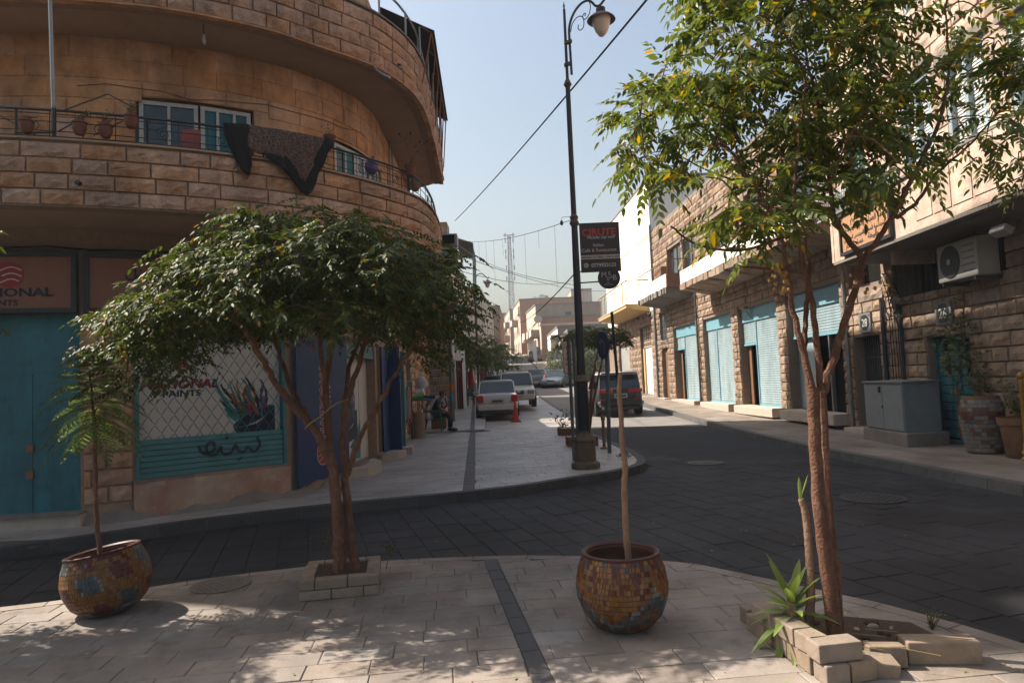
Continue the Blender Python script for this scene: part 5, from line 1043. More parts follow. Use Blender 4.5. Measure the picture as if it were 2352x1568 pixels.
# --- tall white building
BW = thing('white_building', 'tall plain white building with long windows and a yellow undersided balcony', 'building', (8, 42, 0))
opW = [op(39.9, 36.9, 6.1, 9.28, .35), op(44.4, 41.7, 6.1, 9.28, .35), op(40.05, 37.5, .35, 4.35, .3), op(46.5, 43.2, .4, 3.6, .2)]
ribbon(WR, RS(50), RS(36.3), 5.1, 12.25, opW).build('street_wall', M['white'], BW)
ribbon(WR, RS(50), RS(36.3), -.1, 5.1, opW).build('ground_floor_wall', M['stoneR'], BW)
itW = stones(WR, RS(48), RS(36.3), .3, 5.0, .36, .5, .9, opW, proud=.04, rough=.03); itW.sort(key=lambda t: t[0]); flush(BW, itW, 60, 'stone', M['stoneR'], 'wall_stone')
b = MB(); b.prism([(7.72, 36.34), (15, 36.34), (15, 50), (7.1, 50)], 5.1, 12.22); b.prism([(8.1, 36.5), (15, 36.5), (15, 50), (7.5, 50)], 0, 5.1); b.build('building_core', M['white'], BW)
b = MB(); b.box((11.35, 36.335, 8.6), (7.4, .06, 7.2)); b.build('side_wall', M['white'], BW)
b = MB(); b.prism([(7.68, 36.28), (15, 36.28), (15, 50.1), (7.05, 50.1)], 12.22, 12.34); b.build('roof_edge', M['conc'], BW)
for (a, c) in ((39.9, 36.9), (44.4, 41.7)):
    F = RF(a, c); L_ = F.len; b = MB(); b.fbox(F, 0, .12, 6.1, 9.28, -.33, .02); b.fbox(F, .12, L_, 9.18, 9.28, -.33, .02); b.build('ochre_reveal', M['yel'], BW); MB().fbox(F, .12, L_*.6, 6.1, 9.18, -.3, -.26).build('blind_panel', M['farg'], BW); MB().fbox(F, L_*.6+.08, L_, 6.1, 9.18, -.3, -.26).build('window_pane', M['skys'], BW); MB().fbox(F, L_*.6, L_*.6+.08, 6.1, 9.18, -.3, -.22).build('window_post', M['black'], BW)
F = RF(40.05, 37.5); L_ = F.len; window(BW, F, 0, L_, 3.18, 4.35, -.2, cols=5, rows=4, frame='whitep', pane='wood', fw=.05, mull=.04); MB().fbox(F, .2, L_, .35, 3.14, -.25, -.2).build('white_garage_door', M['white'], BW); MB().fbox(F, 0, .25, .35, 3.14, -.28, -.1).build('door_jamb', M['yel'], BW)
F = RF(46.5, 43.2); s = MB()
for k in range(22): v = .42+k*.145; s.hexa([F(0, v, -.15), F(F.len, v, -.15), F(F.len, v, -.2), F(0, v, -.2), F(0, v+.13, -.11), F(F.len, v+.13, -.11), F(F.len, v+.13, -.2), F(0, v+.13, -.2)])
s.build('roller_shutter', M['whitep'], BW)
balcony(BW, 46.5, 37.6, 5.35, 5.55, 1.3, M['yel'], None, None, slab=.2, rough=False)
F = RF(46.5, 37.6); L_ = F.len; b = MB()
for i in range(9): u = L_*i/8; b.tube([F(u, 5.55, 1.25), F(u, 6.85, 1.25)], .02, 4)
for v in (5.85, 6.1, 6.35, 6.6, 6.85): b.tube([F(0, v, 1.25), F(L_, v, 1.25), F(L_, v, 0)], .012 if v < 6.8 else .035, 4)
b.build('balcony_railing', M['rust'], BW); MB().fbox(F, 0, L_+.02, 5.5, 5.56, 1.22, 1.34).build('slab_edge', M['farw'], BW)
for y in (37.2, 40.0): q = WR.pt(RS(y), 4.9, .12); t = thing('security_camera', 'small dark spotlight under the yellow balcony, '+('nearer the downpipe' if y < 38 else 'further up the street'), 'spotlight', q); MB().ell(q, (.16, .2, .12), 8, 6).build('lamp_head', M['black'], t); MB().tube([q, q+Vector((.15, 0, .12))], .02, 5).build('arm', M['iron'], t)
# ---------------------------------------------------------------- the street further up
def far_building(name, label, corners, z0, z1, mstreet, mfront=None, wins=(), cat='building', parapet=.3, loc=None):
    t = thing(name, label, cat, (corners[0][0], corners[0][1], z0)); b = MB(); b.prism(corners, z0-2, z1); b.build('wall', M[mstreet], t)
    if mfront:
        a, c = corners[0], corners[1]; F = Fr((a[0], a[1], 0), (c[0]-a[0], c[1]-a[1], 0), (c[1]-a[1], -(c[0]-a[0]), 0)); L_ = math.dist(a, c); MB().fbox(F, 0.02, L_, z0-2, z1+.01, .0, .05).build('front_wall', M[mfront], t)
    cx = sum(p[0] for p in corners)/len(corners); cy = sum(p[1] for p in corners)/len(corners)
    b = MB(); b.prism([(cx+(x-cx)*1.02, cy+(y-cy)*1.02) for x, y in corners], z1, z1+.25); b.build('roof', M['conc'], t); return t
def street_face(a, c):                 # a far end, c near end of a wall that faces the street on its left
    L_ = math.dist(a, c); F = Fr((a[0], a[1], 0), (c[0]-a[0], c[1]-a[1], 0), (c[1]-a[1], -(c[0]-a[0]), 0)); F.len = L_; return F
def fwin(t, F, u0, u1, v0, v1, m='farwin', w=.0): MB().fbox(F, u0, u1, v0, v1, w-.02, w+.04).build('window', M[m], t)
def fbalc(t, F, u0, u1, v, d=1.2, h=1.0, m='white', e='farb'):
    o = MB().fbox(F, u0, u1, v, v+h, d-.12, d).build('balcony_front', M[m], t); MB().fbox(F, u0, u1, v-.18, v, -.02, d+.03).build('balcony_slab', M[e], t); MB().fbox(F, u1-.12, u1, v, v+h, 0, d-.12).build('balcony_end', M[e], t)
# left side, in shade
L2 = far_building('stone_house', 'grey stone house tinted ochre for bounced sunlight, next to the corner building on the shaded side', [(-3.35, 23.0), (-3.75, 29.6), (-10, 29.6), (-10, 23.0)], 0, 4.9, 'stoneL'); MB().box((-3.55, 23.6, 5.9), (1.3, 1.2, 2.1)).build('raised_pier', M['farg'], L2)
F = Fr((-3.35, 23.0, 0), (-.4, 6.6, 0), (1, .06, 0)); L2p = Path(np.array([(-3.75, 29.6), (-3.35, 23.0)], float), side=-1)
its = stones(L2p, 0, 6.6, .1, 4.8, .33, .4, .8, [(1.0, 2.0, .1, 2.4), (3.6, 4.3, .9, 2.3)], proud=.06, rough=.05); its.sort(key=lambda t: t[0]); flush(L2, its, 60, 'stone', M['plasterL'], 'wall_stone')  # ochre stones carry the warm bounced sunlight in their colour
F2 = Fr(L2p.pt(0, 0), Vector((.4, -6.6, 0)), (1, .06, 0)); fwin(L2, F2, 1.0, 2.0, .1, 2.4, 'dark'); fwin(L2, F2, 3.6, 4.3, .9, 2.3, 'dark'); MB().box((-6.9, 22.96, 4.1), (5.6, .06, 1.4)).build('grey_end_wall', M['farg'], L2)
for k, (y0, y1) in enumerate(((537, 565), (570, 599))):
    a = at(1014, y1, 23.2); c = at(1050, y0, 23.2); t = thing('air_conditioner', ('upper' if k == 0 else 'lower')+' of the two cream air conditioner units stacked on the house wall beyond the balcony', 'air conditioner', a); b = MB(); b.box(((a.x+c.x)/2, 23.35, (a.z+c.z)/2), (c.x-a.x, .5, c.z-a.z)); b.build('casing', M['acw'], t, bevel=.02); b = MB(); b.box(((a.x+c.x)/2-.02, 23.09, (a.z+c.z)/2), (c.x-a.x-.14, .03, c.z-a.z-.1)); b.build('grille', M['dark'], t)
a = at(1014, 602, 23.2); c = at(1052, 612, 23.2); tag(MB().box(((a.x+c.x)/2, 23.4, c.z+.08), (c.x-a.x+.3, .7, .1)).build('wooden_shelf', M['wood']), 'dark shelf bracket under the two stacked air conditioners', 'shelf')
L3 = far_building('stone_house', 'tall narrow cream stone house with a sheet awning at its roof on the shaded side', [(-2.75, 30.2), (-3.1, 44), (-9, 44), (-9, 30.2)], 0, 8.0, 'farw')
p3 = Path(np.array([(-9, 30.2), (-2.75, 30.2)], float)); its = stones(p3, 4.6, 6.25, .2, 7.9, .34, .5, .9, proud=.03, rough=.02); its.sort(key=lambda t: t[0]); flush(L3, its, 50, 'stone', M['stoneR'], 'wall_stone')
F = Fr((-3.1, 44, 0), Vector((.35, -13.8, 0)), (1, 0, 0)); fwin(L3, F, 9.5, 10.6, 3.6, 6.0); fwin(L3, F, 6, 7.2, 3.6, 6.0); fwin(L3, F, 11.6, 12.4, .4, 2.6); fwin(L3, F, 3, 4.4, 3.6, 6.0); MB().box((-3.2, 31.4, 8.5), (.9, 1.2, .9)).build('roof_block', M['stoneR'], L3)
t = thing('sheet_awning', 'dark sheet awning on posts on the roof edge of the far cream house', 'awning', (-2.6, 33, 7.4)); b = MB(); a0, a1, a2, a3 = at(1046, 548, 31), at(1086, 560, 31), at(1092, 594, 37), at(1058, 590, 37); b.add([a0, a1, a2, a3, a0+Vector((0, 0, .06)), a1+Vector((0, 0, .06)), a2+Vector((0, 0, .06)), a3+Vector((0, 0, .06))], [(3, 2, 1, 0), (4, 5, 6, 7), (0, 1, 5, 4), (1, 2, 6, 5), (2, 3, 7, 6), (3, 0, 4, 7)]); b.build('awning_sheet', M['sheet'], t)
for k in range(3): q = a1.lerp(a2, k/2); MB().tube([q, Vector((q.x-.05, q.y, 5.6))], .03, 5).build('awning_post', M['tealslat'], t)
b = MB(); b.tube([at(1071, 645, 36), at(1083, 800, 36)], .12, 6); 
L4 = far_building('cream_house', 'cream house with green downpipe glimpsed under the umbrella tree crown', [(-3.2, 46), (-3.6, 62), (-11, 62), (-11, 46)], .8, 8.2, 'farw'); F = Fr((-3.6, 62, 0), Vector((.4, -16, 0)), (1, 0, 0))
for u in (2, 5.5, 9, 12.5): fwin(L4, F, u, u+1.2, 4.6, 6.6); fwin(L4, F, u, u+1.6, 1.4, 3.4, 'teal')
L5 = far_building('cream_house', 'pale terrace of the left street side just before the distant bend', [(-3.0, 66), (-2.4, 92), (-12, 92), (-12, 66)], 2, 10.6, 'farw'); F = Fr((-2.4, 92, 0), Vector((-.6, -26, 0)), (1, 0, 0))
for u in (3, 8, 13, 18, 22): fwin(L5, F, u, u+1.4, 6.6, 8.8); fwin(L5, F, u, u+1.8, 3.2, 5.4, 'teal')
L6 = far_building('tan_house', 'tan brick house end in shade at the distant left bend', [(-1.6, 96), (-1.4, 118), (-10, 118), (-10, 96)], 3, 12.0, 'farb', 'brickfar'); 
# cafe front with teal round sign
t = thing('cafe_shopfront', 'white cafe front with round teal sign and dark and red drapes', 'shop front', (-3.4, 33.5, .3)); b = MB(); x0 = at(1040, 800, 33.5).x; x1 = at(1066, 800, 33.5).x; zt = at(1050, 772, 33.5).z; zm = at(1050, 828, 33.5).z
b.box(((x0+x1)/2, 33.6, (zt+zm)/2), (x1-x0, .2, zt-zm)); b.box((x0+.04, 33.6, zm/2+.1), (.1, .2, zm)); b.box((x1-.06, 33.6, zm/2+.1), (.14, .2, zm)); b.build('white_frame', M['white'], t)
MB().lathe(((x0+x1)/2-.05, 33.49, (zt+zm)/2+.2), [(.30, -.01), (.30, .01)], 24, M=Matrix.Rotation(math.pi/2, 3, 'X')).build('round_sign', M['skys'], t)
for k, m_ in enumerate(('dark', 'wood', 'dark', 'redp', 'dark', 'redp')): xx = x0+.1+(x1-x0-.2)*k/6; MB().box((xx+.04, 33.65, zm/2+.15), ((x1-x0)/9, .05, zm-.25)).build('drape', M[m_], t)
def table_set(x, y, z, lab):
    t = thing('cafe_table', lab, 'table', (x, y, z), 'cafe tables and chairs on the far sidewalk'); MB().box((x, y, z+.74), (.8, .8, .03)).build('table_top', M['black'], t)
    for dx in (-.33, .33):
        for dy in (-.33, .33): MB().tube([(x+dx, y+dy, z), (x+dx*.9, y+dy*.9, z+.73)], .018, 5).build('leg', M['black'], t)
def chair(x, y, z, rz, lab, m='black', group='cafe tables and chairs on the far sidewalk'):
    t = thing('chair', lab, 'chair', (x, y, z), group); R_ = Matrix.Rotation(rz, 3, 'Z'); P = lambda a, b_, c: Vector((x, y, z))+R_ @ Vector((a, b_, c))
    MB().hexa([P(-.21, -.2, .43), P(.21, -.2, .43), P(.21, .22, .43), P(-.21, .22, .43), P(-.21, -.2, .46), P(.21, -.2, .46), P(.21, .22, .46), P(-.21, .22, .46)]).build('seat', M[m], t)
    MB().hexa([P(-.21, .19, .46), P(.21, .19, .46), P(.21, .22, .46), P(-.21, .22, .46), P(-.22, .26, .88), P(.22, .26, .88), P(.22, .29, .88), P(-.22, .29, .88)]).build('backrest', M[m], t)
    for dx, dy in ((-.2, -.18), (.2, -.18), (-.2, .2), (.2, .2)): MB().tube([P(dx, dy, .44), P(dx*1.12, dy*1.15, 0)], .02, 5).build('leg', M[m], t)
table_set(-2.75, 35.5, .38, 'dark cafe table on the sidewalk by the white cafe front'); chair(-2.3, 36.6, .42, .3, 'dark cafe chair beyond the cafe table'); chair(-2.9, 34.5, .33, 2.8, 'dark cafe chair nearest the white cafe front'); chair(-2.0, 38.5, .5, 1.2, 'dark cafe chair furthest along the sidewalk')
q = Vector((-2.5, 40.5, .55)); t = thing('closed_parasol', 'closed dark red parasol standing on the sidewalk beyond the cafe', 'parasol', q); MB().lathe(q, [(.03, 0), (.03, .5), (.22, .55), (.12, 1.6), (.02, 2.2)], 10).build('canopy', M['redp'], t, smooth=True)
for (x, y, w_, h_, m_, lab) in ((-2.9, 43, .5, 1.7, 'dark', 'dark clothes display on the sidewalk beyond the closed parasol'), (-2.1, 46, .45, 1.6, 'purplep', 'purple clothes display further along the shaded sidewalk'), (-1.9, 49, .5, 1.5, 'greenp', 'green goods display at the end of the shaded sidewalk')):
    t = thing('clothes_rack', lab, 'clothes rack', (x, y, zg(y))); z = zg(y)
    for k in range(4): MB().box((x-.3+k*.2, y, z+h_*.55), (.12, .4, h_*.8)).build('hanging_garment', M[('dark', m_, 'redp', 'greyp')[k]], t, bevel=.04)
    MB().tube([(x-.45, y, z), (x-.45, y, z+h_), (x+.45, y, z+h_), (x+.45, y, z)], .02, 5).build('rack_frame', M['iron'], t)
# right side, sunlit
R1 = far_building('grey_shop', 'low dark grey shop block behind the small tree on the right side', [(4.95, 60), (9.5, 60), (9.5, 76), (5.1, 76)], 1.3, 5.7, 'farg', 'greyp')
t = R1; MB().box((6.0, 59.9, 4.3), (2.0, .1, .5)).build('shop_sign', M['farb'], t); MB().box((6.6, 59.9, 2.7), (2.6, .08, 2.4)).build('shop_window', M['glass'], t)
R2 = far_building('white_shop', 'low white shop with goods hung outside by the no entry sign', [(5.25, 78), (11, 78), (11, 94), (4.9, 94)], 2.7, 7.4, 'white', 'farb'); F = street_face((4.9, 94), (5.25, 78))
for u in (1.5, 5.5, 9.5, 13): fwin(R2, F, u, u+2.2, 2.9, 5.0, 'dark', .02)
R3 = far_building('brick_house', 'red brick house block rising behind the low white shop', [(4.2, 97), (12.5, 97), (12.5, 112), (3.6, 112)], 4, 10.3, 'farw', 'brickfar'); F = Fr((4.2, 97, 0), (1, 0, 0), (0, -1, 0)); MB().fbox(F, 0, 8.3, 9.2, 9.5, .05, .12).build('pale_band', M['farw'], R3); MB().fbox(F, 1.0, 7.0, 6.9, 7.0, .05, .1).build('seam', M['conc'], R3)
F = street_face((3.6, 112), (4.2, 97))
for v in (5.5, 8.0): fbalc(R3, F, 8, 12, v, 1.3, .9)
for u in (2, 6, 11): fwin(R3, F, u, u+1.5, 4.6, 6.6)
cl = [((2.9, 128), (4.15, 114), 14.0, 'farb', 'cream stepped house with white balconies left of the brick house'), ((.5, 148), (1.75, 131), 17.0, 'brickfar', 'tall tan house with brown end wall at the top of the street'), ((-1.6, 170), (-.3, 151), 17.3, 'farb', 'hillside house with cream balconies where the street bends'), ((-4.6, 195), (-2.4, 173), 18.6, 'farb', 'distant cream house left of the hillside balconies')]
for i, (a, c, z1, mf, lab) in enumerate(cl):
    t = far_building('hillside_house', lab, [c, (c[0]+11, c[1]), (a[0]+11, a[1]), a], 5, z1, 'farw', mf); F = street_face(a, c); L_ = F.len; r_ = random.Random(i+4); zb = zg(c[1])
    for f_ in range(4):
        v = zb+.4+f_*3.0
        if v+2 > z1: break
        for k in range(4):
            u = L_*(k+.3)/4.2
            if f_ == 0: fwin(t, F, u, u+1.3, v, v+2.2, 'teal' if k % 2 else 'farwin')
            else:
                fwin(t, F, u, u+1.1, v+.3, v+1.9)
                if r_.random() < .6: fbalc(t, F, u-.5, u+2.4, v-.4, r_.uniform(1.0, 1.7), 1.1, r_.choice(['white', 'farw', 'white']), 'farb')
    G_ = Fr((c[0], c[1], 0), (1, 0, 0), (0, -1, 0))
    for v in (z1-2.6,): fwin(t, G_, 5, 6, v, v+1.3, 'farwin', .05)
R7 = far_building('grey_house', 'wide pale grey house wall high behind the red brick house', [(5.6, 133), (15, 133), (15, 150), (5.6, 150)], 6, 15.9, 'farg')
R8 = far_building('tan_house', 'long low tan house on the skyline left of the lamp post', [(3.8, 160), (17, 160), (17, 175), (3.8, 175)], 8, 20.4, 'farb')
R9 = far_building('pink_house', 'small pale pink house on the skyline right beside the lamp post', [(14.2, 158), (19, 158), (19, 170), (14.2, 170)], 8, 22, 'wallpink')
for (x, y, Y, kind, lab) in ((1267, 685, 159, 'tank', 'round brown water tank on the skyline roof'), (1246, 690, 159, 'box', 'white roof box beside the round water tank'), (1236, 735, 96.5, 'dish', 'dark satellite dish on the roof of the brick house'), (1253, 737, 96.5, 'box', 'white tanks on the brick house roof beside the dish'), (1198, 705, 131, 'tank', 'pale round tank on the tall tan house roof')):
    q = at(x, y, Y); s = Y/100
    if kind == 'tank': t = thing('water_tank', lab, 'water tank', q); MB().lathe(q-Vector((0, -1, .9*s)), [(.55*s, 0), (.6*s, .1), (.6*s, 1.0*s), (.35*s, 1.25*s), (.1*s, 1.3*s)], 14).build('tank_body', M['barrel'], t, smooth=True); MB().box(q-Vector((0, -1, 1.1*s)), (1.3*s, 1.2*s, .3)).build('tank_stand', M['conc'], t)
    elif kind == 'box': t = thing('roof_tank', lab, 'water tank', q); MB().box(q-Vector((0, -1, .1)), (1.6*s, 1*s, .8*s)).build('tank_body', M['white'], t); MB().box(q-Vector((0, -1, .55*s)), (1.7*s, 1.1*s, .15)).build('tank_stand', M['conc'], t)
    else: t = thing('satellite_dish', lab, 'satellite dish', q); MB().lathe(q, [(.05, 0), (.4, .08), (.62, .25)], 16, M=Matrix.Rotation(1.1, 3, 'X')).build('dish', M['conc'], t); MB().tube([q, q-Vector((0, 0, 1))], .05, 5).build('mast', M['iron'], t)
# arched booth, no entry sign, banners
q = Vector((4.5, 70, zg(70))); t = thing('arched_booth', 'small grey blue arched booth at the kerb below the brick house', 'booth', q); F = Fr((3.6, 70, 0), (1, 0, 0), (0, -1, 0)); z = q.z
arc = [(0, z), (1.5, z)]+[(.75+.75*math.cos(a), z+1.7+.75*math.sin(a)) for a in np.linspace(0, math.pi, 12)]; MB().fprism(F, arc, -1.6, 0).build('booth_shell', M['carsilver'], t); MB().fbox(F, .2, 1.3, z+.1, z+1.4, .0, .05).build('pale_front', M['white'], t)
t = thing('feather_flag', 'white feather advertising flag at the roadside before the bend', 'flag', (3.0, 86, zg(86))); z = zg(86); MB().tube([(3.0, 86, z), (3.05, 86, z+3.2)], .03, 5).build('flag_pole', M['metal'], t); MB().fprism(Fr((2.95, 86, 0), (1, 0, 0), (0, -1, 0)), [(0, z+3.2), (-.5, z+2.6), (-.3, z+.6), (.15, z+.3), (.1, z+3.1)], 0, .02).build('flag_cloth', M['whitep'], t)
q = at(1266, 869, 64); t = thing('no_entry_sign', 'round red no entry sign with a white bar before the white shop', 'traffic sign', (q.x, 64, zg(64))); RX = Matrix.Rotation(math.pi/2, 3, 'X'); MB().lathe((q.x, 64, q.z), [(.38, -.01), (.38, .01)], 24, M=RX).build('red_disc', M['redp'], t); MB().box((q.x, 63.97, q.z), (.55, .02, .14)).build('white_bar', M['whitept'], t); MB().tube([(q.x, 64.05, zg(64)), (q.x, 64.05, q.z+.3)], .035, 6).build('post', M['redp'], t)
for k, (m_, dx) in enumerate((('redp', -.5), ('tealp', -.15), ('redp', .25), ('orange', .6), ('greyp', .95))): o = MB().box((5.0+dx*.6, 77.6, 4.0), (.3, .1, 2.0)).build('hanging_garment', M[m_]); tag(o, ['dark red', 'teal', 'bright red', 'orange', 'grey'][k]+' long garment hung outside the low white shop', 'garment', 'garments hung outside the white shop')
MB_ = thing('banner_sign', 'dark shop banner with two orange shapes on the low white shop', 'sign', (5.0, 77.5, 5)); b = MB(); b.box((5.6, 77.75, 5.6), (1.0, .1, 1.3)); b.build('banner_panel', M['black'], MB_); [MB().box((5.6+d, 77.68, 5.8), (.3, .03, .35)).build('orange_shape', M['orange'], MB_) for d in (-.22, .22)]
MB_ = thing('poster_sign', 'pale pinkish upright poster board before the low white shop', 'sign', (4.6, 75, 3)); b = MB(); z = zg(75); b.box((4.65, 75, z+2.6), (.8, .1, 2.6)); b.build('poster', M['farw'], MB_); MB().box((4.65, 75.1, z+.7), (.1, .1, 1.6)).build('post', M['iron'], MB_)
# lattice mast
t = thing('radio_mast', 'tall lattice radio mast on the hill in the distance', 'mast', at(1178, 715, 260)); top = at(1169, 540, 260); bx = at(1178, 715, 260); bx = Vector((top.x, top.y, bx.z)); b = MB(); H_ = top.z-bx.z; N_ = 14
def mp(k, j): z = bx.z+H_*k/N_; r_ = 1.35-.7*k/N_; a = j*math.pi/2+.5; return Vector((bx.x+r_*math.cos(a), bx.y+r_*math.sin(a), z))
for j in range(4): b.tube([mp(0, j), mp(N_, j)], .09, 4)
for k in range(N_):
    for j in range(4): b.tube([mp(k, j), mp(k+1, (j+1) % 4)], .07, 3); b.tube([mp(k+1, j), mp(k, (j+1) % 4)], .07, 3); b.tube([mp(k, j), mp(k, (j+1) % 4)], .07, 3)
b.build('lattice', M['iron'], t)
for k in (6, 8, 10, 11, 13, 14):
    for s_ in (-1, 1): z = bx.z+H_*k/N_; MB().box((bx.x+s_*1.5, bx.y, z), (.45, .5, 1.7)).build('antenna_panel', M['metal'], t)
MB().box((bx.x, bx.y, top.z), (4.4, .5, .3)).build('top_platform', M['metal'], t)

# ---------------------------------------------------------------- lamp posts and signs
YL = 12.2; base = gnd(1350, 1080); bx, by = base.x, YL
def zl(y, x=1335): return at(x, y, YL).z
def ring(c, prof, name, m, t, n=20, smooth=True): return MB().lathe(c, prof, n).build(name, M[m], t, smooth=smooth)
t = thing('street_lamp', 'tall black ornamental street lamp with brown pedestal standing on the corner pavement', 'street lamp', (bx, by, 0))
ring((bx, by, 0), [(.255, 0), (.255, .09), (.22, .12), (.19, .13), (.185, .46), (.20, .48), (.20, .51), (.15, .58), (.13, .62), (.13, .66)], 'pedestal', 'lampbrown', t, 8, False)
ring((bx, by, .66), [(.112, 0), (.105, .2), (.11, .21), (.10, .75), (.108, .80), (.105, .95)], 'lower_shaft', 'black', t, 10)
zc = zl(868); ring((bx, by, zc-.07), [(.10, 0), (.155, .01), (.15, .03), (.09, .10), (.075, .13)], 'shaft_collar', 'lampbrown', t, 8)
z1c = zl(505); z2c = zl(190)
ring((bx, by, zc+.04), [(.075, 0), (.068, (z1c-zc)*.5), (.056, z1c-zc-.1)], 'middle_shaft', 'black', t, 12)
ring((bx, by, z1c-.12), [(.055, 0), (.085, .05), (.085, .08), (.06, .12), (.08, .17), (.05, .22)], 'shaft_collar', 'lampbrown', t, 14)
ring((bx, by, z1c+.08), [(.05, 0), (.043, z2c-z1c-.1)], 'upper_shaft', 'black', t, 12)
ring((bx, by, z2c-.08), [(.045, 0), (.075, .05), (.06, .09), (.03, .16)], 'shaft_collar', 'lampbrown', t, 12)
tp = at(1297, 12, YL); ring((bx, by, z2c+.06), [(.028, 0), (.024, tp.z-z2c-.15), (.01, tp.z-z2c-.12), (.02, tp.z-z2c-.09), (.002, tp.z-z2c)], 'top_spike', 'black', t, 10)
PX = lambda a, b_: at((1330+a/7.126)*.9408, b_/7.126*.9408, YL)
off = Vector((bx-PX(395, 1100).x-.0, 0, 0))
arm = [PX(a, b_)+off*0 for a, b_ in ((468, 1300), (450, 1000), (430, 700), (425, 500), (460, 340), (530, 190), (630, 70), (740, 15), (820, 45), (880, 105), (940, 105), (990, 60), (1045, -20), (1060, -80))]
b = MB(); b.tube(crv(arm, 4), .023, 8); b.build('curved_arm', M['black'], t, smooth=True)
b = MB(); b.tube(crv([PX(a, c) for a, c in ((450, 560), (480, 420), (560, 310), (640, 290), (680, 370), (670, 480), (620, 530), (580, 500), (585, 435))], 5), .009, 5); b.tube(crv([PX(a, c) for a, c in ((775, 35), (795, 120), (770, 250), (710, 335), (665, 320), (668, 260), (700, 235), (712, 260), (690, 280))], 5), .009, 5); b.build('scroll', M['black'], t)
for yy in (740, 1120): b = MB(); c = PX(405, yy); b.box(c, (.14, .09, .045), tilt=(0, -.3)); b.build('clamp', M['lampbrown'], t)
lc = PX(975, 240); b = MB(); b.tube([PX(960, 100), PX(975, 180)], .025, 6); b.lathe(lc+Vector((0, 0, 0)), [(.085, 0), (.09, .02), (.085, .1), (.05, .115)], 16); b.build('lamp_cap', M['black'], t)
MB().lathe(lc+Vector((0, 0, -.13)), [(.262, 0), (.258, .012), (.2, .07), (.12, .12), (.08, .135), (.07, .13), (.19, .06), (.25, .002)], 28, cap=False).build('lamp_hood', M['lamphood'], t, smooth=True)
MB().lathe(lc+Vector((0, 0, -.44)), [(.004, 0), (.05, .02), (.11, .10), (.15, .2), (.175, .32), (.17, .36)], 24).build('glass_globe', M['lampglass'], t, smooth=True)
# restaurant banner and round sign on the lamp post
P0 = at(1334+1.5, 626, YL-.02); F = Fr(P0, (1, 0, 0), (0, -1, 0)); Wb = 92/1568*YL; Hb = 115/1568*YL*1.0
msd = mat('sign_charcoal', (.045, .035, .032), rough=.45, scale=3, bump=0); msr = mat('sign_coral', (.62, .07, .06), rough=.5, bump=0); msc = mat('sign_cream', (.62, .52, .45), rough=.5, bump=0)
t = thing('restaurant_banner', 'dark rectangular cafe and restaurant banner lettered CIRUTE on the lamp post', 'sign', P0); MB().fbox(F, 0, Wb, 0, Hb, -.03, 0).build('banner_panel', msd, t); w = .002
text('CIRUTE', 'lettering', msr, t, F, Wb*.48, Hb*.735, w, .185, bold=.006, sx=.98); text('Madaba city mall', 'lettering', M['whitept'], t, F, Wb*.52, Hb*.675, w+.004, .075, shear=.4); text('Italian', 'lettering', msc, t, F, Wb*.46, Hb*.515, w, .085, bold=.001); text('Caf\u00e9 & Restaurant', 'lettering', msc, t, F, Wb*.47, Hb*.41, w, .085, bold=.001)
MB().fbox(F, .0, Wb, Hb*.26, Hb*.345, 0, .002).build('pale_band', msc, t); text('MADABA CITY MALL - 3RD FLOOR', 'lettering', msd, t, F, Wb*.5, Hb*.282, .003, .047, bold=.001, sx=.93); text('0779933133', 'lettering', msc, t, F, Wb*.57, Hb*.10, w, .095, bold=.003, sx=.95)
cc = [(Wb*.13+.045*math.cos(a), Hb*.14+.045*math.sin(a)) for a in np.linspace(0, 6.283, 25)[:-1]]; MB().fprism(F, cc, 0, .002).build('phone_disc', msc, t); scrawl(F, [(Wb*.13-.02, Hb*.14+.02), (Wb*.13-.012, Hb*.14-.008), (Wb*.13+.02, Hb*.14-.022)], .007, msd, 'phone_symbol', t, .003)
for v in (.02, Hb-.02): MB().tube([F(0-.14, v, -.015), F(Wb*.9, v, -.015)], .010, 5).build('bracket_rod', M['black'], t)
cq = at(1399, 638, YL-.12); F = Fr(cq, (1, 0, 0), (0, -1, 0)); t = thing('round_sign', 'round black hanging sign with white monogram beneath the restaurant banner', 'sign', cq); MB().fprism(F, [(.2*math.cos(a), .2*math.sin(a)) for a in np.linspace(0, 6.283, 37)[:-1]], -.02, 0).build('disc', M['black'], t)
text('M', 'lettering', msc, t, F, -.09, .02, .002, .13); text('E', 'lettering', msc, t, F, 0.01, .05, .003, .09); text('D', 'lettering', msc, t, F, -.015, -.04, .004, .08); text('A', 'lettering', msc, t, F, .04, -.01, .005, .08); text('B', 'lettering', msc, t, F, .10, -.045, .006, .14); text('0777777777', 'lettering', msc, t, F, -.01, -.13, .002, .03); text('\uFE94\uFEAF\uFEDF\uFE8D', 'lettering', msc, t, F, -.02, -.09, .002, .035)
q = at(1330, 649, YL-.12); MB().tube([Vector((bx, YL-.06, q.z)), Vector((cq.x-.18, YL-.14, q.z))], .012, 6).build('bracket_arm', M['black'], t)
